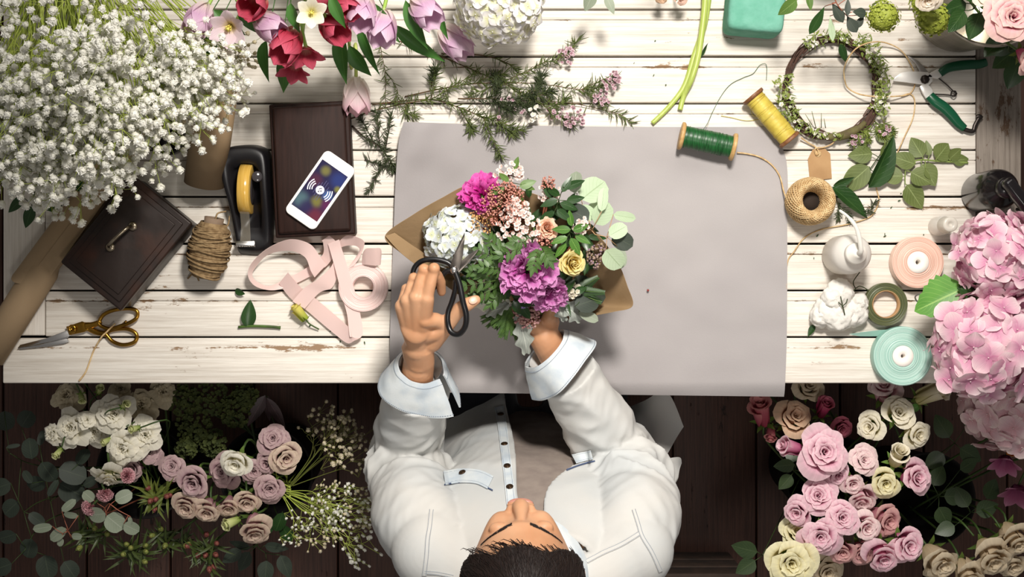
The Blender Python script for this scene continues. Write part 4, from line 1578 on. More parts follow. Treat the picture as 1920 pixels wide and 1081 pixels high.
def gyp_spray(i, M, label, group, fm, smt, small=False, name='baby_breath_flower'):
    o = bpy.data.objects.new(name, None)
    o.empty_display_size = .01
    C.objects.link(o)
    o.matrix_world = M
    tag(o, label, 'flower', group)
    fl, st = (GYPS if small else GYP)[i % (4 if small else 6)]
    inst('stem', st, smt, o, Matrix())
    f_ = inst('petals', fl, fm, o, Matrix())
    f_.material_slots[1].link = 'OBJECT'
    f_.material_slots[1].material = smt
    return o
# ------------------------------------------------------------------ buckets of flowers standing on the floor, below the table front
m_zinc = mk('dull_zinc', '8d8a84', rough=.45, metal=.75, col2='77746f', vscale=20)
m_bkt = mk('dark_bucket', '1c1a1a', rough=.85, spec=.2, col2='242120', vscale=20)
def bucket(x_, y_, z_, r, hgt, mat, name, label, cat='bucket', group=None, taper=.8, handle=True):
    t_ = thing(name, label, cat, (x_, y_, z_), group)
    b = MB()
    M = Matrix.Translation((x_, y_, z_))
    b.lathe([(r * taper * .9, 0), (r * taper, .003), (r * .97, hgt * .97), (r * 1.02, hgt * .985), (r * 1.02, hgt), (r * .985, hgt), (r * .95, hgt * .96), (r * taper * .96, .008), (r * .1, .008)], 48, M, True, True)
    b.build('pail', mat, t_)
    if handle:
        b = MB()
        b.tube([V(x_ + r * 1.02 * math.cos(a), y_ + .004 + r * .28 * math.sin(a), z_ + hgt * .93 - .06 * math.sin(a)) for a in [pi * i / 16 for i in range(17)]], .0022, 6)
        b.build('handle', mat, t_)
    return t_
BK = {'A': V(-.735, -.365, .30), 'B': V(-.49, -.37, .30), 'C': V(.64, -.385, .30), 'D': V(.83, -.42, .30), 'G': V(-.285, -.395, .28)}
bucket(BK['A'].x, BK['A'].y, 0, .092, .33, m_bkt, 'flower_bucket', 'dark bucket under the white lisianthus and eucalyptus')
bucket(BK['B'].x, BK['B'].y, 0, .092, .33, m_bkt, 'flower_bucket', 'dark bucket under the mauve roses')
bucket(BK['C'].x, BK['C'].y, 0, .092, .33, m_bkt, 'flower_bucket', 'dark bucket under the pink roses below the table')
bucket(BK['D'].x, BK['D'].y, 0, .092, .33, m_bkt, 'flower_bucket', 'dark bucket under the beige rosebuds')
rb_ = random.Random(42)
def into(k):
    a, r = rb_.uniform(0, 6.28), .06 * math.sqrt(rb_.random())
    return BK[k] + V(r * math.cos(a), r * math.sin(a), rb_.uniform(-.10, -.02))

p_mauve = petal('mauve_petal', '8a5668', 'b08796', 'cbb0ae')
p_mauve2 = petal('mauve_tan_petal', '8f5a68', 'c49c9c', 'dfcbb4')
p_tan = petal('tan_petal', 'a98a74', 'bda38a', 'cdb99c')
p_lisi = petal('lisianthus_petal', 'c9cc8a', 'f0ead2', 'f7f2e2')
p_lisi_shaded = petal('lisianthus_shaded', 'b9a878', 'cdbfa0', 'd6c9ac')  # white lisianthus petal with the table's shade put into its colour
p_white = petal('white_rose_petal', 'e0dca8', 'f3eed8', 'f8f4e6')
p_carn = petal('carnation_petal', 'b0486a', 'cf7d90', 'e8bcc0')
p_green = petal('bud_green', '8aa048', 'c9d28a', 'e6e6b4')

WL, ML = 'white lisianthus in the left bucket', 'mauve roses in the left bucket'
lis = [
 (125, 741, -.19, 25, 100, 20, p_lisi_shaded, 'shade-tinted white lisianthus half under the table edge, far left'),
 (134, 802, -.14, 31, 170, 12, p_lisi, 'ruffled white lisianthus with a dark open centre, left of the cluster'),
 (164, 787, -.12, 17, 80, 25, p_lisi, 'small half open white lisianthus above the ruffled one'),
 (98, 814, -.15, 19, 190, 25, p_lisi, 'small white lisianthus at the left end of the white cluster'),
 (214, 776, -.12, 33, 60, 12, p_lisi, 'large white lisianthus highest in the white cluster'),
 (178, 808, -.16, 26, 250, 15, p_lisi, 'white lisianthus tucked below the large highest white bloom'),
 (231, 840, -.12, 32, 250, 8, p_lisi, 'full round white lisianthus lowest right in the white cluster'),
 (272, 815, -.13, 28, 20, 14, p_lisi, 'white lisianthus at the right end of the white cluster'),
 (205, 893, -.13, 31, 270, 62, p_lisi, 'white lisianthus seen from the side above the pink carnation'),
 (266, 757, -.20, 29, 60, 18, p_lisi_shaded, 'shade-tinted white lisianthus under the table edge'),
 (226, 728, -.21, 20, 90, 20, p_lisi_shaded, 'shade-tinted white lisianthus just under the table front board'),
 (306, 735, -.22, 22, 60, 20, p_lisi_shaded, 'shade-tinted white lisianthus beside the mossy greenery under the table'),
]
for x_, y_, h, r, d, t, m_, l_ in lis:
    flower('lisi', x_, y_, h, r * 1.02, d, t, m_, 'lisianthus', l_, 'flower', WL, into('A'))
for x_, y_, h, d, l_ in ((153, 743, -.13, 300, 'green lisianthus bud by the shade-tinted bloom under the table'), (186, 733, -.16, 60, 'dim green lisianthus bud at the table edge'), (233, 760, -.09, 30, 'pale green lisianthus bud on the largest white bloom'),
                         (255, 803, -.10, 190, 'pale green lisianthus bud between two round white blooms'), (203, 825, -.12, 210, 'round yellow green lisianthus bud in the middle of the white cluster'), (110, 846, -.13, 240, 'green lisianthus bud hanging below the white cluster')):
    flower('rosebud', x_, y_, h, 11, d, 48, p_green, 'lisianthus_bud', l_, 'flower bud', WL, into('A'), .0014)
mr = [
 ('rose', 280, 847, -.17, 23, 40, 15, p_mauve, 'dusky mauve rose partly behind the white lisianthus cluster'),
 ('rosehalf', 257, 876, -.18, 20, 200, 18, p_mauve, 'dusky mauve rose between carnation and white bloom'),
 ('rose', 326, 876, -.14, 23, 120, 16, p_mauve, 'round mauve rose at the left end of the mauve arc'),
 ('rosehalf', 367, 899, -.12, 28, 250, 16, p_mauve, 'large pale mauve rose second from left in the arc'),
 ('rosehalf', 354, 942, -.13, 24, 250, 30, p_mauve2, 'mauve rose with a cream rim below the large pale one'),
 ('rosehalf', 392, 948, -.13, 24, 265, 34, p_mauve2, 'cream and mauve rose second in the lower row'),
 ('rosehalf', 430, 942, -.13, 21, 275, 36, p_mauve2, 'cream and mauve rose third in the lower row'),
 ('rosehalf', 463, 934, -.13, 22, 290, 30, p_mauve2, 'cream and mauve rose fourth in the lower row'),
 ('rose', 424, 882, -.14, 29, 200, 22, p_mauve, 'mauve rose overlapped by the single white rose'),
 ('rose', 475, 880, -.16, 22, 320, 18, p_mauve, 'mauve rose directly right of the single white rose'),
 ('rose', 513, 824, -.16, 27, 80, 18, p_mauve, 'mauve rose topmost in the right mauve group'),
 ('rosehalf', 534, 854, -.15, 27, 330, 20, p_mauve2, 'tan edged mauve rose at the right end of the group'),
 ('rosehalf', 504, 867, -.16, 20, 200, 12, p_mauve, 'small mauve rose between its larger tan and mauve neighbours'),
 ('rose', 506, 911, -.14, 27, 300, 16, p_mauve, 'mauve rose beside the stems of the small baby breath'),
 ('rosehalf', 477, 982, -.11, 29, 285, 42, p_mauve2, 'cream and blush rose hanging lowest with a green petal'),
]
for k_, x_, y_, h, r, d, t, m_, l_ in mr:
    flower(k_, x_, y_, h, r * 1.05, d, t, m_, 'mauve_rose', l_, 'rose', ML, into('B'))
flower('rosehalf', 447, 862, -.09, 27, 250, 24, p_white, 'white_rose', 'single white rose standing out on the mauve roses', 'rose', None, into('B'))
flower('rosebud', 438, 978, -.12, 17, 200, 50, p_green, 'rose_bud', 'pale green rose bud left of the lowest blush rose', 'flower bud', None, into('B'))
for x_, y_, r, d, l_ in ((197, 928, 19, 290, 'pink carnation directly under the side-on white bloom'), (240, 891, 18, 20, 'deep pink carnation beside the dusky mauve rose'), (167, 953, 20, 230, 'pink carnation lowest left, by the eucalyptus twig')):
    flower('carnation', x_, y_, -.13, r, d, 45, p_carn, 'carnation', l_, 'carnation', 'pink carnations', into('A'))

# eucalyptus in the left bucket: branches with round leaves
def leaf_branch(name, label, cat, path, leaves, mat, stem_mat, group=None, kind='round', rad=.0013, tilt=0, curl=.1, base=None, cat2=None):
    """leaves: (px, py, h, length_px, width_px, direction) with the stalk end found on the nearest stem point"""
    t_ = thing(name, label, cat, base if base is not None else W(*path[0]), group)
    pts = spline([p if isinstance(p, Vector) else W(*p) for p in path], 8)
    b = MB()
    b.tube(pts, [rad * (1.2 - .7 * i / len(pts)) for i in range(len(pts))], 6)
    P = [Vector(p) for p in pts]
    for lf in leaves:
        e = W(lf[0], lf[1], lf[2])
        n_ = min(P, key=lambda q: (q - e).length)
        b.tube([n_, (n_ + e) / 2 + V(0, 0, .002), e], rad * .55, 5)
    b.build('stem', stem_mat, t_)
    for i, lf in enumerate(leaves):
        add_leaf_part(t_, lf[0], lf[1], lf[2], lf[3], lf[4], lf[5], lf[6] if len(lf) > 6 else mat, kind, tilt + (i * 37 % 24 - 12), (i * 53 % 40 - 20), .10, curl)
    return t_
E = into
leaf_branch('eucalyptus_branch', 'pale eucalyptus twig with red stem and round leaves below the carnations', 'eucalyptus', [E('A'), (206, 960, -.2), (204, 944, -.13), (222, 956, -.12), (245, 968, -.12)],
            [(198, 962, -.12, 38, 34, 190), (200, 966, -.13, 40, 38, 320), (232, 982, -.12, 32, 26, 330), (243, 968, -.12, 15, 10, 280), (216, 938, -.13, 34, 26, 25), (176, 938, -.14, 26, 22, 140)], m_eu, m_rtwig, 'eucalyptus in the left bucket')
leaf_branch('eucalyptus_branch', 'dim eucalyptus twig with pointed leaves at lower left', 'eucalyptus', [E('A'), (150, 1000, -.25), (128, 996, -.15), (118, 1000, -.15)],
            [(147, 966, -.14, 32, 14, 180), (98, 986, -.15, 38, 18, 190), (124, 990, -.15, 42, 22, 215), (134, 1004, -.15, 20, 15, 355), (116, 1008, -.16, 18, 12, 250), (116, 958, -.17, 34, 16, 40)], m_eu, m_rtwig, 'eucalyptus in the left bucket')
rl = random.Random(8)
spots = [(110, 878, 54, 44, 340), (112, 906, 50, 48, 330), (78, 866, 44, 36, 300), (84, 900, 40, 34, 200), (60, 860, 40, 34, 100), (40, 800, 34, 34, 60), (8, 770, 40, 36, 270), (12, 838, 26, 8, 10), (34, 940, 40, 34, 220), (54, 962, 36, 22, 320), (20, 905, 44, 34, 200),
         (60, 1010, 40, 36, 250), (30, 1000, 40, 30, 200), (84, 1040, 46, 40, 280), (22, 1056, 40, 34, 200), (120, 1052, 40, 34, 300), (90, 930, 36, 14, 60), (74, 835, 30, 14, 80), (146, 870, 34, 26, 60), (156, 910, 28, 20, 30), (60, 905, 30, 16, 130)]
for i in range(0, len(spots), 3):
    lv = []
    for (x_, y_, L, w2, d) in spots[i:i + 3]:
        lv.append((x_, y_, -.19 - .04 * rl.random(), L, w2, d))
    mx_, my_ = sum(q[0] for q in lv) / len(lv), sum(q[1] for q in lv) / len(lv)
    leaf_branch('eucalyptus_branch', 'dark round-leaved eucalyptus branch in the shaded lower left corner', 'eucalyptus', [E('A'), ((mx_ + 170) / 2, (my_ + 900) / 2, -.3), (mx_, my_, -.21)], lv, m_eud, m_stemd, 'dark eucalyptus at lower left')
lv = [(470, 1026, -.20, 46, 18, 170), (452, 1030, -.2, 44, 26, 215), (468, 1034, -.2, 46, 26, 240), (496, 1022, -.18, 46, 22, 350), (526, 1040, -.19, 50, 28, 290), (500, 1050, -.21, 48, 32, 265)]
leaf_branch('eucalyptus_branch', 'grey green eucalyptus spray below the lowest blush rose', 'eucalyptus', [E('B'), (486, 1000, -.28), (482, 1022, -.2), (498, 1036, -.2)], lv, m_eud, m_stemd, None, 'ovate')
lv = [(530, 960, -.2, 42, 26, 250), (512, 972, -.21, 40, 28, 230), (528, 985, -.22, 36, 24, 300)]
leaf_branch('leafy_twig', 'dark leafy stem between the lowest rose and baby breath', 'foliage', [E('B'), (518, 960, -.25), (530, 958, -.2)], lv, m_dl, m_stemd)

# spiky foliage with red seed buds
def bud_spray(label, px, py, h, n_b, n_l, sp, seed, group, budmat, leafm, L=.040, to='A'):
    rng = random.Random(seed)
    t_ = thing('bud_spray', label, 'foliage', W(px, py, h - .05), group)
    c_ = W(px, py, h - .03)
    sb_, lb = MB(), MB()
    sb_.tube(spline([E(to), c_ + V(0, 0, -.06), c_], 5), .0022, 6)
    heads = []
    for q in range(n_b):
        a, r = rng.uniform(0, 6.28), sp * math.sqrt((q + .4) / n_b)
        e = W(px + r * math.cos(a), py + r * math.sin(a), h + rng.uniform(-.015, .01))
        sb_.tube([c_, (c_ + e) / 2 + V(0, 0, -.006), e], .0010, 5)
        heads.append((e, (e - c_).normalized()))
    for q in range(n_l):
        p = c_.lerp(heads[q % len(heads)][0], rng.uniform(.2, .95))
        a = rng.uniform(0, 6.28)
        M = basis(p, (0, 0, 1), (math.cos(a), math.sin(a), 0)) 
        M = Matrix.Translation(p) @ Matrix.Rotation(a, 4, 'Z') @ Matrix.Rotation(rng.uniform(-.1, .9), 4, 'X')
        leaf(lb, M, L * rng.uniform(.6, 1.2), .0052, .3, .25, 'lance', 2, 5)
    sb_.build('stem', m_stemd, t_)
    lb.build('narrow_leaves', leafm, t_)
    for e, d in heads:
        b = MB()
        M = basis(e, d + V(0, 0, .8))
        b.ball((0, 0, .005), (.0052, .0052, .0078), 10, 8, M)
        for k in range(9):
            a = k * 2.4
            Mk = M @ Matrix.Rotation(a, 4, 'Z') @ Matrix.Translation((.0042, 0, .001 + .0007 * k)) @ Matrix.Rotation(-.25, 4, 'Y')
            leaf(b, Mk @ Matrix.Rotation(pi / 2, 4, 'X') @ Matrix.Rotation(pi / 2, 4, 'Y'), .007, .0055, .2, -.2, 'ovate', 2, 3)
        b.build('bud', budmat, t_)
    return t_
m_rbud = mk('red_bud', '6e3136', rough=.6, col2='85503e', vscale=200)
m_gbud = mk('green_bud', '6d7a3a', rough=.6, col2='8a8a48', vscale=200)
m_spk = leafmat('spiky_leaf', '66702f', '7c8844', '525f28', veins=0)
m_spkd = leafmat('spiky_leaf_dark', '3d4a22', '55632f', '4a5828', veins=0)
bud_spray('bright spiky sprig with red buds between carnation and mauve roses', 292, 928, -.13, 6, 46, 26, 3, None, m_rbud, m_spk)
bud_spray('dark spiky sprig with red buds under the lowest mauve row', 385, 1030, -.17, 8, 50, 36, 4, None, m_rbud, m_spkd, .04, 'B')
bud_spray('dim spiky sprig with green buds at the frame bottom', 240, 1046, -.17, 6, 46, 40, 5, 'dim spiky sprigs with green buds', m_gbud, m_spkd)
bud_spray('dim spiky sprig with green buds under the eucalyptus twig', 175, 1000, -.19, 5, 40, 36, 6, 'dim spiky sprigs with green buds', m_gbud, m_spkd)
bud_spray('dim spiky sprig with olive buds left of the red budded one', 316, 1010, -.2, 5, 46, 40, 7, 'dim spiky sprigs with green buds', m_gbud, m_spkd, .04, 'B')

# mossy greenery under the table edge
rng = random.Random(77)
b = MB()
sb_ = MB()
for q in range(900):
    cl = rng.choice([(345, 750, 30), (395, 745, 34), (440, 770, 30), (365, 800, 34), (400, 830, 26), (350, 840, 20), (460, 740, 24)])
    a, r = rng.uniform(0, 6.28), cl[2] * math.sqrt(rng.random())
    p = W(cl[0] + r * math.cos(a), cl[1] + r * math.sin(a), -.24 + .03 * (1 - r / cl[2]) + rng.uniform(-.01, .01))
    tiny_flower(b, basis(p, (rng.uniform(-.6, .6), rng.uniform(-.6, .6), 1), None, rng.uniform(0, 6), rng.uniform(.003, .005)), 4)
for cl in [(345, 750), (395, 745), (440, 770), (365, 800), (400, 830), (350, 840), (460, 740)]:
    sb_.tube(spline([E('B'), W(cl[0], cl[1], -.30), W(cl[0], cl[1], -.245)], 4), .0024, 6)
mo = thing('mossy_greenery', 'dark feathery green filler behind the mauve roses', 'foliage', W(395, 790, -.24))
o = b.build('feathery_heads', mk('moss_green', '4c5424', rough=.8, col2='3a4420', vscale=60), mo)
o['kind'] = 'stuff'
sb_.build('stem', m_stemd, mo)
leaf_branch('leafy_twig', 'dark drooping mauve-edged leaf behind the mauve roses', 'foliage', [E('B'), (505, 770, -.3), (500, 745, -.24)], [(500, 745, -.23, 74, 20, 300), (498, 740, -.24, 70, 24, 240), (503, 742, -.24, 50, 20, 270)], leafmat('plum_leaf', '4a3438', '6d5258', '3a2a2c'), m_stemd, None, 'lance')

# small baby breath beside the sleeve
GB = W(524, 918, -.17)
rng = random.Random(15)
for i in range(21):
    t = i / 20.0
    a = math.radians(-78 + 74 * rng.random())
    rr_ = rng.uniform(70, 190) if i > 3 else 60
    ex, ey = 540 + rr_ * math.cos(a), 925 - rr_ * math.sin(a) * .95
    ex = min(ex, 682)
    e = W(ex, ey, -.14 + rng.uniform(-.03, .02))
    d = e - GB
    M = basis(GB + d * .12, d, None, rng.uniform(0, 6), max(.5, d.length / .17))
    M = M @ Matrix.Diagonal((1 / max(.5, d.length / .17) * .8, 1 / max(.5, d.length / .17) * .8, 1, 1))
    gyp_spray(i, M, 'thin baby breath spray fanning out beside the left sleeve', 'thin baby breath below the table', m_gyp if i % 3 else m_gyp2, m_gst, True)
for i in range(9):
    e = W(rng.uniform(575, 650), rng.uniform(800, 880), -.26 + rng.uniform(-.03, .02))
    s0_ = W(540, 915, -.3)
    d = e - s0_
    M = basis(s0_ + d * .1, d, None, rng.uniform(0, 6), 1.0)
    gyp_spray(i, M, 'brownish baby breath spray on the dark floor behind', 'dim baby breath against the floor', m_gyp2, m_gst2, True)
gst = thing('stem_bundle', 'bound pale green baby breath stems beside the mauve roses', 'stems', W(500, 920, -.3))
for q in range(9):
    b = MB()
    b.tube(spline([E('B'), GB + V(-.015 + .003 * q, rng.uniform(-.012, .012), -.05), GB + V(.02, rng.uniform(-.015, .012), .002)], 5), .0012, 5)
    b.build('stem', m_gst, gst)

# ------------------------------------------------------------------ bottom right roses
p_pk = petal('pink_rose_petal', 'b84478', 'de8fae', 'f4d3da')
p_pk2 = petal('pale_pink_rose_petal', 'd88aa0', 'efc0cc', 'f8e2de')
p_pkd = petal('dusky_pink_petal', 'a8566a', 'cf8d98', 'e0b2ac')
p_coral = petal('coral_petal', 'a83e58', 'c86a78', 'd99a94')
p_mag = petal('magenta_bud_petal', '8a1f48', 'b84068', 'd07a8c')
p_beige = petal('beige_petal', 'c0aa84', 'd8c3a4', 'e2d2b6')
p_peach = petal('peach_beige_petal', 'c98a6a', 'dcb090', 'e6c6a8')
p_cream = petal('cream_rose_petal', 'd8cf8a', 'f0e7c6', 'f7f0dc')
p_yel = petal('yellow_cream_petal', 'd8c874', 'ece0a6', 'f2ecc6')
RG = 'roses in the right bucket'
rr = [
 ('rose', 1543, 847, -.08, 43, 100, 8, p_pk, 'largest open pink rose, top of the pink cluster', 'C'),
 ('rosebud', 1489, 839, -.10, 24, 165, 62, p_pk, 'pink rosebud pointing left beside the largest pink rose', 'C'),
 ('rose', 1616, 862, -.10, 27, 60, 10, p_pk2, 'round pale pink rose right of the largest one', 'C'),
 ('rosehalf', 1570, 884, -.11, 22, 250, 18, p_pk, 'small pink rose tucked below the largest one', 'C'),
 ('rosehalf', 1596, 901, -.11, 20, 280, 18, p_pk2, 'small pale pink rose in the cluster middle', 'C'),
 ('rosehalf', 1613, 926, -.12, 26, 270, 38, p_pk2, 'pale blush rose nodding downward in the middle', 'C'),
 ('rosebud', 1680, 858, -.10, 25, 80, 35, p_cream, 'closed cream rose at the upper right of the pink cluster', 'C'),
 ('rosehalf', 1658, 900, -.11, 26, 250, 14, p_yel, 'yellowish cream rose beside the pink one with a hanging petal', 'C'),
 ('rosehalf', 1707, 894, -.10, 29, 10, 22, p_pk, 'pink rose farthest right with a hanging lower petal', 'C'),
 ('rose', 1533, 931, -.10, 33, 120, 18, p_pk, 'deep pink rose on the left flank of the cluster', 'C'),
 ('rosehalf', 1499, 956, -.11, 25, 200, 28, p_pk, 'pink rose at the left edge above the cream ones', 'C'),
 ('rose', 1577, 970, -.08, 31, 100, 8, p_pk, 'tall oval pink rose at the cluster centre', 'C'),
 ('rose', 1537, 1001, -.08, 35, 230, 10, p_pk, 'wide pink rose with a dark heart, lower left', 'C'),
 ('rosehalf', 1619, 985, -.09, 23, 330, 12, p_pk2, 'small pale pink rose right of the oval one', 'C'),
 ('rosehalf', 1650, 968, -.13, 31, 330, 30, p_pkd, 'dusky rose half hidden with a broad outer petal', 'C'),
 ('rosehalf', 1577, 1025, -.11, 24, 260, 25, p_pkd, 'dusky pink rose beneath the wide one', 'C'),
 ('rosehalf', 1613, 1028, -.12, 23, 270, 25, p_pkd, 'dark mauve pink rose in the bottom row', 'C'),
 ('rosehalf', 1650, 1032, -.10, 30, 280, 30, p_pk, 'pink rose with a long pointed petal, bottom row', 'C'),
 ('rosehalf', 1693, 1017, -.10, 31, 340, 16, p_pk, 'pink rose at the right end of the bottom row', 'C'),
 ('rose', 1481, 1049, -.08, 46, 250, 8, p_yel, 'big open cream yellow rose at the bottom', 'C'),
 ('rosehalf', 1494, 1003, -.14, 28, 100, 30, p_yel, 'greenish cream rose behind the wide pink one', 'C'),
 ('rose', 1547, 1066, -.17, 30, 300, 18, p_beige, 'dim cream rose between yellow and dusky ones', 'C'),
 ('rosehalf', 1752, 1040, -.17, 35, 300, 36, p_beige, 'beige rosebud leaning right, first of the beige row', 'D'),
 ('rosehalf', 1808, 1066, -.18, 31, 285, 36, p_beige, 'beige rosebud second in the beige row, low', 'D'),
 ('rosehalf', 1853, 1032, -.17, 35, 285, 36, p_beige, 'large beige rosebud third in the beige row', 'D'),
 ('rosehalf', 1896, 1000, -.17, 33, 290, 36, p_beige, 'beige rosebud highest, at the right frame edge', 'D'),
 ('rosehalf', 1889, 1046, -.20, 28, 290, 36, p_beige, 'shaded beige rosebud under the highest beige one', 'D'),
 ('rosebud', 1430, 778, -.17, 30, 110, 50, p_coral, 'coral pink rosebud nearest the paper corner', 'C'),
 ('rosehalf', 1483, 786, -.17, 31, 60, 26, p_peach, 'peach beige rose next to the coral bud', 'C'),
 ('rosebud', 1446, 808, -.18, 15, 260, 55, p_coral, 'tiny coral bud under the coral rosebud', 'C'),
 ('rosebud', 1542, 769, -.16, 22, 75, 42, p_mag, 'small magenta rosebud under the table edge', 'C'),
 ('rosehalf', 1573, 797, -.22, 20, 300, 25, p_mag, 'dark shaded magenta rose behind the magenta bud', 'C'),
 ('rosehalf', 1512, 729, -.20, 25, 80, 28, p_beige, 'beige rose half under the table front', 'C'),
 ('rosehalf', 1655, 736, -.15, 30, 100, 40, p_pk2, 'blush rose under the table edge by the mint ribbon', 'C'),
 ('rosebud', 1738, 742, -.14, 30, 30, 48, p_cream, 'large cream rosebud with a green sepal at the table edge', 'D'),
 ('rosehalf', 1681, 777, -.10, 28, 90, 18, p_cream, 'cream rose at the top of the cream trio', 'C'),
 ('rosehalf', 1636, 799, -.11, 24, 180, 34, p_cream, 'cream rose at the left of the cream trio', 'C'),
 ('rosehalf', 1711, 809, -.10, 25, 330, 24, p_cream, 'cream rose at the right of the cream trio', 'C'),
]
for k_, x_, y_, h, r, d, t, m_, l_, bk in rr:
    f_ = flower(k_, x_, y_, h, r * 1.04, d, t, m_, 'rose', l_, 'rose', RG, into(bk))
add_leaf_part(bpy.data.objects['rose.034'] if 'rose.034' in bpy.data.objects else f_, 1724, 760, -.15, 26, 16, 205, m_hl, name='leaf')
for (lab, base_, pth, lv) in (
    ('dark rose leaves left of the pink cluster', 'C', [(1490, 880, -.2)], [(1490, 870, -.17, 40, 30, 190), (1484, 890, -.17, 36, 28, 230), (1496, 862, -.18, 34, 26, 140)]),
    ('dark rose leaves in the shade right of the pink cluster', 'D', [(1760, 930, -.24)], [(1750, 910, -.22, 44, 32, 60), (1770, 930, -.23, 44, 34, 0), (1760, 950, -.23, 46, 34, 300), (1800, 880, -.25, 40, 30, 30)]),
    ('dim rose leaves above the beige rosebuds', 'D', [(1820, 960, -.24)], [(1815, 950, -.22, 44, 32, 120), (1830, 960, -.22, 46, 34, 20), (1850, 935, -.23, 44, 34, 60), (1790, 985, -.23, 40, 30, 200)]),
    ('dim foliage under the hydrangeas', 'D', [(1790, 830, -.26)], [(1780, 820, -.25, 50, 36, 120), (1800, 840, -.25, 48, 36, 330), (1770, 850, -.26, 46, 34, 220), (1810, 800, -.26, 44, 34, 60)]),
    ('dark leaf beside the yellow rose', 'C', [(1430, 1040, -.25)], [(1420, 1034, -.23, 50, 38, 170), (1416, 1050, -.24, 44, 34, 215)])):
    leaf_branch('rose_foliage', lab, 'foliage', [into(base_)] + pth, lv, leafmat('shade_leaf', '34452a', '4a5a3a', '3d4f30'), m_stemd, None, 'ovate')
for (x_, y_, l_) in ((1872, 985, 'long green rose stem rising to the highest beige bud'), (1822, 1000, 'thin green stem among the beige rosebuds')):
    b = MB()
    b.tube(spline([into('D'), W(x_ - 30, y_ - 30, -.22), W(x_ + 4, y_ + 4, -.17)], 6), .002, 6)
    o = b.build('green_stem', m_stem, None, origin=W(x_, y_, -.3))
    tag(o, l_, 'stem')
p_or = petal('orange_tulip_petal', 'd98a2a', 'd9702a', 'e0984a')
flower('tulip', 1908, 838, -.06, 22, 200, 62, p_or, 'orange_tulip', 'orange tulip below the hydrangeas at the right edge', 'tulip', None, into('D'))
p_lil = petal('lily_petal', '7a3058', 'a8587e', 'c48aa4')
flower('tulipopen', 1884, 866, -.12, 24, 250, 58, p_lil, 'pink_lily', 'dusky pink lily below the orange tulip', 'lily', None, into('D'))
flower('tulipopen', 1908, 922, -.2, 26, 250, 58, p_lil, 'pink_lily', 'dark shaded lily at the right frame edge', 'lily', None, into('D'))

# dark crate seen at the lower edge, right of the florist
cr = thing('wooden_crate', 'dark wooden crate on the floor right of the florist', 'crate', W(1355, 1080, -.70))
cx_, cy_ = W(1345, 1090, -.5).x, W(1352, 1150, -.5).y
for yy in (-.075, .075):
    for i in range(3):
        b = MB()
        b.box((cx_ - .04, cy_ + yy, .05 + .085 * i), (.20, .012, .07), .002)
        b.build('slat', m_dark, cr)
for xx in (-.095, .095):
    for i in range(3):
        b = MB()
        b.box((cx_ - .04 + xx, cy_, .05 + .085 * i), (.012, .138, .07), .002)
        b.build('slat', m_dark, cr)
b = MB()
b.box((cx_ - .04, cy_, .008), (.2, .162, .012), .002)
b.build('base', m_dark, cr)
# ------------------------------------------------------------------ big baby breath bunch, top left
GC = W(150, -150, .16)
bucket(GC.x, GC.y, TZ, .085, .20, m_zinc, 'zinc_pail', 'zinc pail holding the big baby breath bunch, top left')
rng = random.Random(21)
GL, GG = 'white baby breath spray in the dense bunch filling the top left', 'dense baby breath bunch, top left'
n_ = 0
while n_ < 135:
    px, py = rng.uniform(-25, 440), rng.uniform(25, 375)
    # outline of the bunch
    lim = 375 if px < 150 else 365 - (px - 150) * .66
    if py > lim or (px > 330 and py < 60 + (px - 330) * .4) or (py < 110 and px < 330 and rng.random() < .55):
        continue
    d0 = math.hypot((px - 150) / 300, (py - 120) / 260)
    h = .40 - .17 * min(1.3, d0) ** 2 + rng.uniform(-.06, .03)
    e = W(px, py, max(.13, h))
    base = GC + V(rng.uniform(-.05, .05), rng.uniform(-.05, .05), .04)
    d = (e - base)
    ax = (d.normalized() + V(0, 0, .25)).normalized()
    o_ = e - ax * .155
    gyp_spray(n_, basis(o_, ax, None, rng.uniform(0, 6.28), rng.uniform(.85, 1.1)), GL, GG, m_gyp, m_gst)
    n_ += 1
for i in range(16):
    px = 330 + 150 * rng.random()
    py = 75 + 165 * rng.random()
    e = W(px, py, .10 + .05 * rng.random())
    d = (e - W(250, 30, .24)).normalized()
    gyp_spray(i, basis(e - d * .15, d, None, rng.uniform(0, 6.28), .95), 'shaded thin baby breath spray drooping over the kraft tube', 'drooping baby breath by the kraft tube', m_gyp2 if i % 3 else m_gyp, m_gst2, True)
gm = thing('stem_bundle', 'dense yellow green baby breath stems at the top left corner', 'stems', GC)
b = MB()
for q in range(230):
    a = rng.uniform(0, 6.28)
    p0 = GC + V(.07 * math.cos(a) * rng.random(), .07 * math.sin(a) * rng.random(), rng.uniform(-.08, .02))
    px, py = rng.uniform(-30, 380), rng.uniform(10, 290)
    if px > 150 and py > 300 - (px - 150) * .72:
        continue
    e = W(px, py, .33 - .14 * math.hypot((px - 150) / 300, (py - 120) / 260) ** 2 - .05)
    e.z = max(e.z, TZ + .12)
    m_ = (p0 + e) / 2 + V(0, 0, .07)
    b.tube(spline([p0, m_, e], 5), .0010, 4, False)
o = b.build('stems', m_gst, gm)
o['kind'] = 'stuff'
# a low clump of dark leaves under the bunch
for (x_, y_, l_) in ((60, 400, 'dark leaves under the baby breath at the left table edge'), (120, 365, 'dark green leaves shaded by the baby breath bunch')):
    leaf_branch('leafy_twig', l_, 'foliage', [W(x_ + 40, y_ - 160, .10), W(x_ + 10, y_ - 60, .10), (x_, y_ - 18, .07)],
                [(x_, y_ - 14, .06, 46, 22, 250), (x_ + 14, y_ - 30, .07, 44, 22, 320), (x_ - 16, y_ - 30, .07, 44, 20, 220)], m_dl, m_stemd, None, 'ovate')

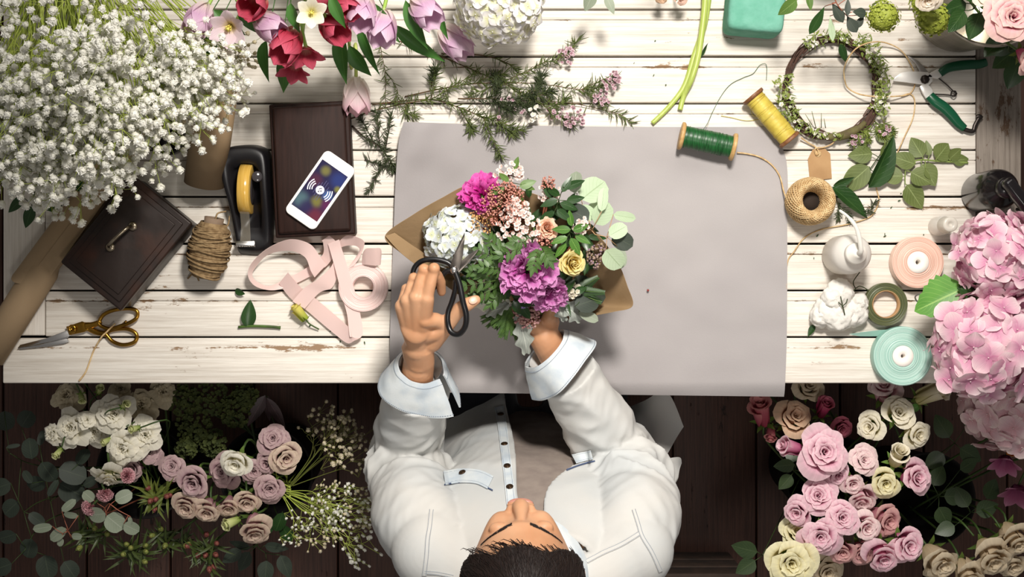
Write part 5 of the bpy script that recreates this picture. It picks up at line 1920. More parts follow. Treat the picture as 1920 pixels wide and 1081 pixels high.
# ------------------------------------------------------------------ tulips
TV = W(585, -170, .16)
bucket(TV.x, TV.y, TZ, .075, .19, m_zinc, 'zinc_pail', 'zinc pail of tulips just beyond the top edge')
p_tl = petal('lilac_tulip', 'efe2d6', 'dcb4d2', 'e8cfe0', p1=.55, transl=.35)
p_tp = petal('blush_tulip', 'f0dd8a', 'f6e4e8', 'f5dde8', p1=.35, transl=.4)
p_tr = petal('red_tulip', 'e6b09a', 'bb3248', 'd8647c', p1=.3, streak=.25)
p_tw = petal('white_tulip', 'e8df6a', 'f4efd6', 'f8f3e4', p1=.35)
p_tbp = petal('white_pink_tulip', 'faf4ea', 'f6e4e4', 'edbccc', p1=.6, transl=.4)
m_sty = mk('yellow_stamen', 'e0cf62', rough=.6)
TG = 'tulips hanging over the top edge'
def tstem(px, py, h):
    return [W((px * .55 + 585 * .45), -60, h + .07)]
tul = [
 ('tulip', 378, 30, .26, 26, 245, 66, p_tl, 'lilac tulip farthest left, over the baby breath', 1.0),
 ('tulipopen', 429, 52, .28, 21, 260, 28, p_tp, 'wide open blush tulip showing its yellow centre', 1.0),
 ('tulip', 500, 45, .27, 26, 315, 66, p_tl, 'lilac tulip pointing down right beside the open blush one', 1.0),
 ('tulip', 478, 2, .30, 26, 250, 35, p_tr, 'red tulip cut by the top edge above the lilac one', 1.0),
 ('tulipopen', 584, 24, .31, 17, 300, 14, p_tw, 'white cup tulip with yellow stamens facing up', 1.0),
 ('tulip', 541, 78, .26, 29, 250, 52, p_tr, 'large glossy red tulip with a pink highlighted side', 1.0),
 ('tulipopen', 575, 100, .22, 17, 280, 62, p_tr, 'red tulip with spread petals right of the large one', 1.0),
 ('tulipopen', 552, 130, .17, 17, 262, 66, p_tr, 'lowest red tulip with splayed petals', 1.0),
 ('tulip', 622, 48, .26, 26, 310, 55, p_tr, 'red tulip beneath the white cup tulip', 1.0),
 ('tulip', 640, 14, .28, 24, 330, 50, p_tr, 'red tulip behind, right of the white cup', 1.0),
 ('tulip', 680, 16, .27, 27, 265, 62, p_tl, 'lilac tulip cut by the top edge, right of the reds', 1.0),
 ('tulip', 717, 44, .25, 27, 268, 66, p_tl, 'lilac tulip hanging with parted petal tips', 1.0),
 ('tulip', 792, 16, .24, 27, 310, 66, p_tl, 'lilac tulip angled down right at the top edge', 1.0),
 ('tulip', 848, 72, .06, 27, 310, 78, p_tl, 'lilac tulip lying beside the white hydrangea', 1.0),
 ('tulip', 602, 5, .29, 22, 100, 30, p_tr, 'red tulip peeking behind the white cup', 1.0),
]
tmap = {}
for k_, x_, y_, h, r, d, t, m_, l_, sq in tul:
    ax = axis_of(d, t)
    bs = W(x_, y_, h) - ax * S(r, h) * .6
    e = TV + V(rb_.uniform(-.05, .05), rb_.uniform(-.05, .05), -.05)
    flower(k_, x_, y_, h, r * (1.62 if k_ == 'tulip' else 1.4 if m_ is p_tr else 1.3), d, t, m_, 'tulip', l_, 'tulip', TG, e, .0030, mk('tulip_stem', '8fae4e', rough=.4, col2='9dba5c', vscale=20), False,
           [(bs * .45 + e * .55) + V(0, 0, .06)], m_sty if k_ == 'tulipopen' and m_ is not p_tr else None)
wt = flower('tulip', 668, 172, .060, 42, 272, 80, p_tbp, 'tulip', 'white tulip with pink petal tips hanging on a long pale stem', 'tulip', TG,
            W(655, -60, .22), .0030, mk('tulip_stem_pale', 'b9c46a', rough=.4), False, [W(659, 128, .045), W(654, 60, .10)])
for (x_, y_, h, L, w2, d, rl_, l_) in (
    (402, 60, .22, 60, 38, 250, 20, 'broad tulip leaf behind the open blush tulip'), (500, 75, .20, 70, 30, 262, 40, 'dark tulip leaf left of the large red tulip'),
    (528, 100, .15, 66, 30, 275, -30, 'dark tulip leaf tucked under the lowest red tulip'), (640, 55, .15, 92, 30, 268, 25, 'pointed tulip leaf left of the pale stem'),
    (672, 40, .14, 96, 20, 285, 30, 'slim curling tulip leaf right of the pale stem'), (735, 45, .16, 110, 26, 322, 25, 'long dark tulip leaf reaching toward the waxflower branches'),
    (700, 5, .26, 80, 24, 300, 20, 'tulip leaf between two lilac tulips'), (450, 10, .28, 60, 26, 300, 30, 'light tulip leaf above the open blush tulip'), (545, 5, .3, 52, 22, 280, 25, 'upright tulip leaf left of the white cup tulip'),
    (620, -10, .32, 60, 22, 290, 15, 'pale tulip leaf over the white cup tulip'), (760, 0, .24, 90, 26, 290, 25, 'tulip leaf beside the lilac tulip at the top edge'), (815, 0, .2, 70, 16, 285, 20, 'narrow tulip leaf above the lying lilac tulip'),
    (400, 18, .27, 66, 24, 320, 10, 'tulip leaf under the leftmost lilac tulip'), (655, 85, .1, 62, 30, 300, 30, 'dark tulip leaf behind the pale stem')):
    t_ = thing('tulip_leaf', l_, 'leaf', W(x_, y_, h), 'tulip leaves')
    add_leaf_part(t_, x_, y_, h, L * 1.15, w2 * 1.15, d, m_tl, 'lance', -14, rl_, .5, .2, [(W(x_, y_, h) + TV) / 2 + V(0, .02, .03), TV + V(0, -.03, -.03)], 'leaf_blade')
hyw = petal('white_hydrangea', 'e4e4b0', 'efece4', 'e2e0e8', transl=.3)
HV = W(935, -150, .1)
bucket(HV.x, HV.y, TZ, .06, .15, m_zinc, 'zinc_pail', 'small zinc pail behind the white hydrangea')
flower('hydrangeasmall', 935, 8, .16, 86, 265, 20, hyw, 'hydrangea_flower', 'white and pale blue hydrangea head at the top edge', 'hydrangea', None, HV, .004)

# ------------------------------------------------------------------ waxflower branches on the planks
def cp(*l):
    return [(640 + x_ / 3.2, 60 + y_ / 3.2, h_) for x_, y_, h_ in l]
WG = 'waxflower branches on the planks'
needle_branch('waxflower_branch', 'waxflower branch reaching farthest right with pink clustered tips', 'branch',
              [cp((380, 388, .004), (600, 340, .01), (800, 310, .016), (1150, 308, .016), (1440, 345, .012), (1560, 330, .012)), cp((1440, 345, .012), (1540, 300, .014), (1640, 280, .016)), cp((1440, 345, .012), (1520, 400, .012), (1580, 430, .012)), cp((800, 310, .016), (900, 260, .02), (980, 250, .02))],
              WG, 1, 1.0, flowers=[(640 + 1620 / 3.2, 60 + 285 / 3.2, .02, 20, 26), (640 + 1560 / 3.2, 60 + 400 / 3.2, .016, 18, 22)])
needle_branch('waxflower_branch', 'waxflower branch drooping onto the grey paper above the bouquet', 'branch',
              [cp((185, 435, .004), (520, 405, .012), (700, 450, .016), (850, 510, .02), (930, 530, .02), (1090, 595, .014)), cp((850, 510, .02), (890, 610, .018), (960, 745, .012)), cp((700, 450, .016), (760, 540, .014), (780, 590, .01)), cp((930, 530, .02), (1000, 590, .016), (1030, 610, .014))],
              WG, 2, 1.5, flowers=[(640 + 1000 / 3.2, 60 + 480 / 3.2, .022, 30, 10)])
needle_branch('waxflower_branch', 'dark waxflower branch lowest on the left with a bare cut end', 'branch',
              [cp((45, 525, .003), (200, 470, .008), (400, 425, .012), (540, 400, .016), (680, 320, .018), (820, 240, .018)), cp((540, 400, .016), (560, 300, .02), (570, 230, .02)), cp((400, 425, .01), (380, 480, .008), (440, 500, .006))],
              WG, 3, 1.1)
needle_branch('waxflower_branch', 'long waxflower branch running diagonally from under the tulips', 'branch',
              [cp((250, 20, .02), (310, 42, .012), (560, 130, .008), (830, 245, .012), (1000, 320, .02), (1200, 430, .022), (1300, 500, .018), (1390, 560, .014)), cp((1000, 320, .02), (1100, 380, .022), (1260, 350, .02)), cp((1200, 430, .02), (1290, 440, .02), (1340, 400, .018))],
              WG, 4, 1.2, flowers=[(640 + 1400 / 3.2, 60 + 520 / 3.2, .02, 22, 28), (640 + 1290 / 3.2, 60 + 480 / 3.2, .02, 16, 12)])
needle_branch('waxflower_branch', 'waxflower branch rising to the uppermost pink tipped spray', 'branch',
              [cp((600, 130, .006), (850, 140, .008), (1000, 190, .014), (1080, 250, .018), (1200, 190, .016), (1320, 150, .016), (1420, 50, .014)), cp((1080, 250, .018), (900, 330, .016), (760, 380, .014))],
              WG, 5, 1.1, flowers=[(640 + 1350 / 3.2, 60 + 140 / 3.2, .018, 18, 26)])
needle_branch('waxflower_branch', 'thin bare-ended waxflower twig trailing right across the paper edge', 'branch',
              [cp((900, 400, .014), (1150, 410, .012), (1400, 430, .008), (1600, 475, .005), (1690, 505, .004), (1740, 550, .003))], WG, 6, .5, rad=.001)
needle_branch('waxflower_branch', 'dense dark waxflower bush in the middle of the branches', 'branch',
              [cp((700, 400, .01), (900, 400, .022), (1100, 400, .026), (1260, 360, .024)), cp((900, 400, .02), (960, 450, .026), (1020, 470, .024)), cp((900, 400, .02), (940, 330, .024), (920, 270, .022)), cp((1100, 400, .026), (1180, 330, .026), (1200, 260, .024)), cp((1000, 400, .024), (1080, 440, .024), (1160, 460, .022))],
              WG, 7, 2.6, nmat=m_ndd, flowers=[(640 + 1160 / 3.2, 60 + 480 / 3.2, .026, 14, 12), (640 + 1150 / 3.2, 60 + 530 / 3.2, .022, 8, 6)], fmat=m_waxw)
needle_branch('waxflower_branch', 'blackish twig cluster beside the top left paper corner', 'branch',
              [cp((65, 565, .004), (150, 640, .008), (230, 690, .012), (290, 770, .012), (320, 830, .006)), cp((230, 690, .012), (220, 560, .014), (210, 480, .012)), cp((260, 730, .012), (280, 620, .014), (300, 500, .012)), cp((140, 765, .003), (220, 790, .006), (310, 820, .006)), cp((290, 760, .01), (230, 830, .006), (170, 950, .003)), cp((200, 670, .01), (150, 580, .012), (110, 500, .01))],
              WG, 8, 1.2, nmat=m_ndd, smat=m_dark, rad=.0018, nl=.014)
needle_branch('waxflower_branch', 'slender upright twig right of the hanging white tulip', 'branch',
              [cp((232, 40, .02), (240, 120, .012), (262, 240, .006), (266, 420, .004)), cp((262, 240, .006), (330, 330, .01), (340, 410, .008))], WG, 9, .5, rad=.0008)
needle_branch('waxflower_branch', 'short budded sprig standing above the left branch fork', 'branch',
              [cp((540, 330, .012), (550, 270, .02), (565, 215, .026))], WG, 10, 1.6, nmat=m_ndd)

# ------------------------------------------------------------------ cut stems lying across the planks
m_cut = mk('pale_green_stem', 'aebd62', rough=.4, col2='9fb052', vscale=20, stretch=(10, 1, 10))
for l_, pts, r in (('pale green cut stem ending lowest, by the grey paper', [(1335, -60), (1322, 40), (1300, 110), (1288, 150), (1275, 175), (1250, 205), (1223, 231)], .0048),
                   ('pale green cut stem ending beside the lower one', [(1318, -60), (1322, 0), (1316, 60), (1308, 110), (1296, 150), (1282, 180), (1275, 206)], .0052)):
    b = MB()
    hh_ = .0058 if 'lowest' in l_ else .0062
    P = spline([W(x_, y_, hh_ + (.011 if 'beside' in l_ and y_ < 160 else 0)) for x_, y_ in pts], 8)
    b.tube(P, [r * (1.15 - .35 * i / len(P)) for i in range(len(P))], 12, True, .9)
    o = b.build('cut_stem', m_cut, None, origin=W(1300, 110, .004))
    tag(o, l_, 'stem', 'cut green stems')
t_ = thing('leaf_scrap', 'thin curled green leaf scrap beside the cut stems', 'leaf', W(1320, 95, .002))
add_leaf_part(t_, 1314, 108, .004, 30, 8, 80, m_dl, 'lance', 10, 40, .6, -.4, name='leaf_blade')

# ------------------------------------------------------------------ top right: eucalyptus, viburnum, roses in a metal bucket
RV = W(1846, -18, .14)
bucket(RV.x, RV.y, TZ, .098, .19, mk('brushed_metal', 'b9b2a4', rough=.32, metal=.9, col2='9c968a', vscale=3, stretch=(3, 3, 30)), 'metal_bucket', 'silver metal bucket of roses in the top right corner')
def RVe():
    a, r = rb_.uniform(0, 6.28), .05 * rb_.random()
    return RV + V(r * math.cos(a), r * math.sin(a), -.04)
p_pr = petal('blush_rose_petal', 'c2316a', 'e690ac', 'f4d2c8')
p_pch = petal('ivory_rose_petal', 'e8c8a0', 'f0dcc4', 'f6ecdc')
flower('rose', 1896, 34, .30, 50, 200, 10, p_pr, 'rose', 'big pink rose with blush outer petals in the metal bucket', 'rose', None, RVe())
flower('rose', 1852, -8, .28, 26, 160, 20, p_pch, 'rose', 'ivory rose left of the big pink one, cut by the top edge', 'rose', None, RVe())
flower('rosehalf', 1922, 104, .24, 28, 300, 40, p_pr, 'rose', 'blush rose at the right frame edge below the big pink one', 'rose', None, RVe())
flower('rosehalf', 1738, -8, .28, 24, 260, 40, p_pch, 'rose', 'white rose tip between the two viburnum heads', 'rose', None, RVe())
p_vib = mk('viburnum_green', '95a234', rough=.55, col2='adb552', vscale=90, transl=.25)
for x_, y_, r, d, l_ in ((1657, 34, 33, 262, 'lime green viburnum head left of the metal bucket'), (1753, 38, 36, 275, 'lime green viburnum head in front of the metal bucket'), (1735, -2, 32, 120, 'lime green viburnum head cut by the top edge')):
    flower('viburnum', x_, y_, .22, r, d, 34, p_vib, 'viburnum_flower', l_, 'viburnum', 'lime green viburnum', RVe(), .0016, mk('viburnum_stem', '55642a', rough=.5))
leaf_branch('rose_foliage', 'dark toothed rose leaves between viburnum and pink rose', 'foliage', [RVe(), (1830, 10, .24), (1816, 20, .25)],
            [(1812, 6, .24, 44, 32, 200), (1808, 20, .24, 50, 34, 235), (1838, 24, .22, 54, 38, 250), (1826, 2, .26, 40, 28, 130)], m_dl, m_stemd, None, 'ovate')
leaf_branch('rose_foliage', 'dark rose leaves below the big pink rose at the right', 'foliage', [RVe(), (1890, 70, .2), (1890, 95, .18)],
            [(1900, 78, .17, 56, 40, 200), (1905, 92, .15, 56, 40, 220), (1910, 118, .14, 52, 40, 250), (1880, 70, .18, 50, 36, 225)], m_dl, m_stemd, None, 'ovate')
EV = W(1560, -120, .12)
bucket(EV.x, EV.y, TZ, .05, .16, m_zinc, 'zinc_pail', 'small zinc pail of eucalyptus beyond the top edge')
leaf_branch('eucalyptus_branch', 'eucalyptus branch with dark hanging leaves above the wreath', 'eucalyptus', [EV, (1562, -50, .22), (1566, 0, .22), (1588, 30, .20)],
            [(1546, 12, .2, 58, 22, 245, m_dl), (1560, 6, .21, 42, 22, 302, m_eud), (1556, 30, .19, 48, 13, 280, m_eul), (1588, 30, .2, 36, 22, 300, m_eud), (1598, 22, .21, 30, 20, 355, m_eud), (1590, -4, .22, 34, 12, 268, m_eud), (1620, 28, .2, 28, 14, 240, m_eud)], m_eu, m_rtwig, None, 'obov')
leaf_branch('eucalyptus_branch', 'two eucalyptus leaves hanging over the foam block corner', 'eucalyptus', [EV, (1520, -50, .2), (1502, -4, .2)],
            [(1494, 0, .2, 44, 26, 220, m_rl), (1516, -10, .21, 30, 14, 280, m_rl)], m_eu, m_stemd, None, 'ovate')
leaf_branch('leafy_twig', 'grey green leaf pair hanging in at the top edge centre', 'foliage', [W(1205, -150, .12), (1150, -90, .22), (1124, -40, .16), (1120, -14, .13)],
            [(1112, -14, .13, 38, 26, 248, m_eu), (1136, -8, .13, 38, 18, 295, m_eu)], m_eu, m_stemd, None, 'ovate')
bucket(W(1235, -160, .1).x, W(1235, -160, .1).y, TZ, .055, .15, m_zinc, 'zinc_pail', 'small zinc pail of blush roses beyond the top edge')
flower('rosehalf', 1276, -4, .06, 12, 290, 40, petal('apricot_petal', 'd88a6a', 'e8b8a0', 'f0d4c4'), 'rose', 'small blush rose peeking in at the top edge', 'rose', None, W(1245, -160, .08), .0018, None, True, [W(1258, -90, .20)])
flower('rosehalf', 1241, -6, .06, 11, 270, 45, p_peach, 'rose', 'tan rose tip at the top edge beside the blush one', 'rose', None, W(1228, -160, .08), .0018, None, True, [W(1232, -90, .20)])

# ------------------------------------------------------------------ vine wreath
rng = random.Random(9)
wc = W(1560, 165, .014)
R0 = S(88)
wr = thing('vine_wreath', 'round brown vine wreath trimmed with waxflower sprigs', 'wreath', W(1560, 165, 0))
b = MB()
for q in range(30):
    a0, ln = rng.uniform(0, 6.28), rng.uniform(2.0, 6.0)
    ph, tw_, rr_ = rng.uniform(0, 6.28), rng.uniform(1.0, 3.2), rng.uniform(.002, .0085)
    pts = []
    for i in range(44):
        a = a0 + ln * i / 43
        t_ = ph + tw_ * a
        r = R0 + rr_ * math.cos(t_) + .0014 * math.sin(a * 7 + q)
        pts.append(V(wc.x + r * math.cos(a) * .97, wc.y + r * math.sin(a) * 1.04, wc.z - .002 + rr_ * math.sin(t_)))
    b.tube(pts, rng.uniform(.0009, .0021), 5)
b.build('vine_ring', mk('vine_brown', '5b4034', rough=.8, col2='3e2b22', vscale=60), wr)
b = MB()
pts = [V(wc.x + R0 * .97 * math.cos(a), wc.y + R0 * 1.04 * math.sin(a), wc.z + .002) for a in [math.radians(-100 + 56 * i / 12) for i in range(13)]]
b.tube(pts, [.004 + .0035 * math.sin(pi * i / 12) for i in range(13)], 10)
b.build('thick_vine', mk('mossy_vine', '6d6a3c', rough=.8, col2='554a30', vscale=70), wr)
b, fb, lb = MB(), MB(), MB()
def trim(a0, a1, n, spread, pink):
    for q in range(n):
        a = math.radians(rng.uniform(a0, a1))
        r = R0 + rng.uniform(-.006, spread)
        p = V(wc.x + r * .97 * math.cos(a), wc.y + r * 1.04 * math.sin(a), wc.z + rng.uniform(.004, .016))
        if rng.random() < .26:
            tiny_flower(fb, basis(p, (rng.uniform(-.8, .8), rng.uniform(-.8, .8), 1), None, rng.uniform(0, 6), rng.uniform(.0025, .0045)))
        d = V(rng.uniform(-1, 1), rng.uniform(-1, 1), rng.uniform(-.1, .7)).normalized()
        if rng.random() < .5:
            M = Matrix.Translation(p) @ Matrix.Rotation(rng.uniform(0, 6.28), 4, 'Z') @ Matrix.Rotation(rng.uniform(0, .7), 4, 'X')
            leaf(lb, M, rng.uniform(.006, .012), rng.uniform(.003, .005), .2, .2, 'ovate', 2, 4)
        else:
            b.tube([p - d * .004, p + d * .005, p + d * rng.uniform(.008, .014)], [.0007, .0008, .0003], 4, False)
trim(-30, 62, 230, .020, 0)
trim(70, 125, 90, .012, 0)
trim(165, 232, 120, .020, 0)
trim(235, 280, 34, .006, 0)
b.build('needles', mk('sprig_green', '5c6f2c', rough=.55, col2='7f8c3e', vscale=70), wr)
fb.build('blossoms', m_waxw, wr)
lb.build('leaves', leafmat('sprig_leaf', '6f8038', '8c9a52', '858f42', veins=0), wr)
b = MB()
for (x0, y0, x1, y1) in ((1526, 240, 1510, 214), (1530, 240, 1522, 208), (1540, 240, 1540, 212), (1548, 240, 1545, 222), (1520, 240, 1500, 222)):
    p, q = W(x0, y0, .02), W(x1, y1, .03)
    b.tube([p, (p + q) / 2, q], [.0007, .0007, .0004], 5)
b.build('stray_sprig', m_ndl, wr)
needle_branch('waxflower_branch', 'waxflower tuft hanging from the wreath at lower right', 'branch',
              [[(1640, 225, .014), (1625, 245, .014), (1606, 258, .012), (1600, 266, .01)], [(1640, 225, .014), (1648, 248, .012), (1666, 262, .01)], [(1655, 228, .012), (1668, 240, .01), (1672, 250, .008)], [(1625, 245, .014), (1630, 262, .012), (1618, 275, .01)]],
              None, 31, 1.6, nl=.012, nmat=mk('sprig_green', '64802c'), flowers=[(1608, 262, .014, 14, 12), (1660, 244, .014, 12, 10)])
t_ = thing('loose_leaf', 'single dark leaf hanging inside the wreath', 'leaf', W(1582, 96, .02))
add_leaf_part(t_, 1576, 82, .03, 40, 15, 292, m_dl, 'ovate', -20, 20, .3, .1, name='leaf_blade')

# ------------------------------------------------------------------ leaves on the right of the table
m_rlg = leafmat('sage_leaf', '5d6b35', '8c9a62', '6e7a45', rough=.5)
leaf_branch('rose_leaf_sprig', 'green rose leaf sprig with nine leaflets, right of the wreath', 'leaf sprig', [(1815, 305, .004), (1760, 302, .008), (1722, 300, .012), (1700, 312, .014), (1697, 345, .012)],
            [(1730, 294, .014, 44, 34, 118), (1742, 292, .012, 30, 16, 100), (1755, 298, .012, 42, 38, 48), (1780, 298, .01, 30, 26, 40), (1786, 302, .008, 34, 24, 10), (1716, 308, .014, 50, 34, 160), (1694, 330, .014, 44, 36, 178), (1708, 322, .016, 44, 38, 330), (1700, 346, .012, 56, 40, 305), (1728, 308, .014, 48, 40, 300), (1735, 316, .018, 28, 20, 310)],
            m_rlg, mk('sprig_stem', '7d8f4a', rough=.5), None, 'ovate', .0016)
leaf_branch('leafy_twig', 'lighter green leaves tucked behind the dark folded leaf', 'foliage', [(1676, 240, .01), (1664, 270, .014), (1650, 290, .012), (1622, 330, .006)],
            [(1660, 268, .012, 40, 30, 100, m_rlg), (1636, 288, .012, 46, 34, 185, m_rlg), (1630, 312, .012, 72, 44, 222, m_rlg), (1656, 300, .01, 44, 34, 60, m_rlg), (1648, 330, .004, 54, 26, 205, m_rlg)], m_rlg, m_stemd, None, 'ovate')
t_ = thing('folded_leaf', 'dark glossy folded leaf between tag and leaf sprig', 'leaf', W(1640, 310, .01))
add_leaf_part(t_, 1628, 352, .012, 108, 46, 62, m_dl, 'ovate', 12, 30, .7, .12, name='leaf_blade')
t_ = thing('folded_leaf', 'dark pointed leaf lying right of the sisal twine ball', 'leaf', W(1590, 370, .01))
add_leaf_part(t_, 1560, 350, .016, 92, 34, 322, m_dl, 'ovate', -4, -25, .5, .08, name='leaf_blade')
add_leaf_part(t_, 1562, 348, .014, 44, 18, 20, m_dl, 'lance', 4, 25, .5, .08, name='leaf_blade')
needle_branch('leaf_twig', 'scrappy thin twig between the twine ball and glue bottle', 'twig', [[(1566, 372, .004), (1575, 390, .006), (1572, 410, .004)], [(1600, 380, .004), (1625, 400, .005), (1640, 378, .004)], [(1575, 390, .006), (1590, 404, .005), (1596, 414, .004)]], None, 40, 1.2, nmat=m_ndd, nl=.010, rad=.0008)

# cotton boll, left of the floral tape
rng = random.Random(4)
ct_ = thing('cotton_boll', 'fluffy white cotton boll by the green floral tape', 'cotton', W(1565, 575, 0))
b = MB()
m_cot = mk('cotton_white', 'f4f1ea', rough=.95, spec=.05, transl=.25, bump=.5, bscale=120)
for (x_, y_, h, r) in ((1558, 580, .022, 32), (1575, 548, .026, 26), (1600, 585, .02, 27), (1540, 592, .018, 22), (1572, 592, .026, 28), (1610, 568, .02, 18), (1562, 560, .03, 22)):
    se = rng.uniform(0, 99)
    b.ball(W(x_, y_, h), (S(r), S(r), .018), 40, 26, None, lambda d: 1 + .18 * nz(d.x * 2 + se, d.y * 2, d.z * 2) + .09 * nz(d.x * 6 + se, d.y * 6, d.z * 6) + .05 * nz(d.x * 15 + se, d.y * 15, d.z * 15))
b.build('fluff', m_cot, ct_)
b = MB()
for pts in ([(1576, 555, .05), (1580, 572, .05), (1584, 590, .046)], [(1584, 590, .046), (1580, 575, .05), (1572, 566, .05)], [(1578, 575, .05), (1586, 568, .05), (1589, 560, .048)], [(1600, 545, .03), (1612, 536, .02), (1628, 545, .012), (1620, 556, .01)], [(1604, 540, .02), (1600, 528, .016), (1612, 510, .01)]):
    b.tube(spline([W(*q) for q in pts], 4), .0009, 5)
b.build('sprig', m_ndd, ct_)
add_leaf_part(ct_, 1528, 607, .006, 28, 12, 240, m_dl, 'lance', 0, 20, .3, .1, name='leaf')

# ------------------------------------------------------------------ pink hydrangeas in an enamel bucket at the right table edge
m_en = mk('white_enamel', 'dcd6c8', rough=.3, spec=.5)
PV = W(1850, 620, .0)
t_ = bucket(PV.x, PV.y, TZ, .088, .12, m_en, 'enamel_bucket', 'white enamel bucket hidden under the pink hydrangeas', handle=False)
b = MB()
b.tube(spline([W(1762, 560, .10), W(1740, 562, .09), W(1722, 566, .085), W(1716, 556, .085), W(1728, 550, .09), W(1760, 548, .10)], 5), .0014, 6)
b.build('wire_handle', m_steel, t_)
p_hp = petal('pink_hydrangea', 'd88fb2', 'efc2d2', 'f7e2e4', transl=.3)
p_hp2 = petal('pale_pink_hydrangea', 'e0b0b8', 'eacad0', 'f3e2de', transl=.3)
p_hpd = petal('deep_pink_hydrangea', 'dc94b4', 'e8aac6', 'f2ccd6', transl=.3)
HP = 'pink hydrangeas at the right edge'
flower('hydrangeabig', 1852, 650, .17, 106, 200, 12, p_hp, 'hydrangea_flower', 'largest pale pink hydrangea head, lowest on the table', 'hydrangea', HP, PV + V(0, 0, .05), .004)
flower('hydrangeabig', 1880, 478, .18, 86, 60, 12, p_hp, 'hydrangea_flower', 'pink hydrangea head uppermost, beside the black bottle', 'hydrangea', HP, PV + V(.02, .02, .05), .004)
flower('hydrangeabig', 1942, 590, .14, 66, 0, 12, p_hpd, 'hydrangea_flower', 'pink hydrangea head cut by the right frame edge', 'hydrangea', HP, PV + V(.04, 0, .05), .004)
flower('hydrangeabig', 1900, 772, -.02, 92, 260, 30, p_hp2, 'hydrangea_flower', 'shaded blush hydrangea head hanging in front of the table', 'hydrangea', HP, W(1940, 700, .06), .004)
t_ = thing('hydrangea_leaf', 'large bright green toothed hydrangea leaf at the bucket', 'leaf', W(1790, 560, .13))
add_leaf_part(t_, 1808, 540, .14, 100, 82, 205, m_hl, 'ovate', -6, 14, .12, .12, [W(1850, 560, .1), PV + V(0, 0, .06)], 'leaf_blade', 8, 14, 0, 1)
t_ = thing('hydrangea_leaf', 'dark hydrangea leaf between two pink heads', 'leaf', W(1850, 548, .12))
add_leaf_part(t_, 1795, 540, .15, 76, 40, 352, m_dl, 'ovate', 4, -20, .2, .1, [W(1850, 560, .1)], 'leaf_blade', 6, 12, 0, 1)

# ------------------------------------------------------------------ small things on the left planks
t_ = thing('leafy_sprig', 'short green stem with one dark leaf near the front board', 'stem', W(486, 612, .002))
b = MB()
b.tube(spline([W(447, 613, .004), W(470, 611, .005), (W(505, 612, .005)), W(526, 614, .004)], 4), [.0024] * 12 + [.003], 8)
b.build('stem', mk('twig_green', '4a6a24', rough=.5, col2='36491c', vscale=60), t_)
add_leaf_part(t_, 464, 613, .006, 52, 28, 82, m_dl, 'ovate', 10, 12, .2, .1, name='leaf')
t_ = thing('leaf_scrap', 'tiny dark leaf scrap below the twine bobbin', 'leaf', W(450, 545, .002))
add_leaf_part(t_, 441, 543, .004, 22, 14, 340, m_dl, 'ovate', 10, 20, .5, -.1, name='leaf_blade')
flower('rosebud', 566, 590, .014, 17, 130, 82, petal('yellow_bud_petal', '9ab03c', 'dcd46a', 'e8dc7c'), 'lisianthus_bud', 'yellow green lisianthus bud touching the pink ribbon', 'flower bud', None, W(598, 617, .006), .0013)
b = MB()
for q in range(26):
    x_, y_ = rng.choice([(rng.uniform(1480, 1700), rng.uniform(360, 470)), (rng.uniform(1080, 1250), rng.uniform(40, 220)), (rng.uniform(560, 720), rng.uniform(560, 640)), (rng.uniform(1500, 1800), rng.uniform(300, 600))])
    M = Matrix.Translation(W(x_, y_, .0012)) @ Matrix.Rotation(rng.uniform(0, 6.28), 4, 'Z')
    leaf(b, M, rng.uniform(.003, .007), rng.uniform(.001, .003), .2, -.15, 'ovate', 2, 3)
o = b.build('leaf_scraps', m_dl, None, origin=W(1200, 300, .001))
tag(o, 'tiny plant scraps scattered over the white planks', 'plant scraps', None, 'stuff')
b = MB()
b.ball(W(1215, 544, .0075), .0022, 8, 6)
o = b.build('petal_scrap', mk('red_scrap', '8a3f3a', rough=.7), None, origin=W(1215, 544, .006))
tag(o, 'tiny red bud scrap on the grey paper', 'plant scrap')
# ------------------------------------------------------------------ the bouquet in its kraft wrap
BQ = W(1000, 566, .10)
rq = random.Random(88)
def bstem():
    a, r = rq.uniform(0, 6.28), .017 * math.sqrt(rq.random())
    o = V(r * math.cos(a), r * math.sin(a), 0)
    return BQ + o * 1.25 + V(0, 0, -.082 + rq.uniform(-.004, .006)), [BQ + o + V(0, .002, .03), BQ + o]
m_bst = mk('bouquet_stem', '3f5a26', rough=.55, col2='54702f', vscale=60)
BG = 'flowers in the bouquet'
def bq(kind, px, py, h, r, d, t, mat, name, label, cat, **k):
    e, m_ = bstem()
    return flower(kind, px, py, h, r, d, t, mat, name, label, cat, BG, e, .0018, m_bst, k.pop('sepals', False), m_, **k)
p_peo = petal('peony_petal', 'c8389c', 'cc62b4', 'dc9acc', streak=.2)
p_peom = petal('peony_magenta', 'c01a86', 'd636a4', 'e268b8', streak=.2)
p_pch2 = petal('peach_rose_petal', 'd98a58', 'efb48c', 'f3cdb4')
p_yel2 = petal('yellow_rose_petal', 'b8862a', 'e6c85a', 'f0e4a8')
p_hb = petal('blue_white_hydrangea', 'e4e8b8', 'ecf0ee', 'e2eaf2', transl=.3)
bq('hydrangeasmall', 848, 442, .215, 66, 170, 34, p_hb, 'hydrangea_flower', 'white and pale blue hydrangea at the left of the bouquet', 'hydrangea')
bq('peony', 988, 508, .245, 58, 275, 16, p_peo, 'peony', 'largest orchid pink peony low in the bouquet centre', 'peony')
bq('peony', 902, 362, .235, 42, 110, 30, p_peom, 'peony', 'vivid magenta peony at the top left of the bouquet', 'peony')
bq('peony', 1030, 552, .205, 38, 290, 38, p_peo, 'peony', 'smaller pink peony under the large one', 'peony')
bq('english', 1074, 492, .235, 37, 330, 24, p_yel2, 'rose', 'yellow rose with a deep golden heart in the bouquet', 'rose')
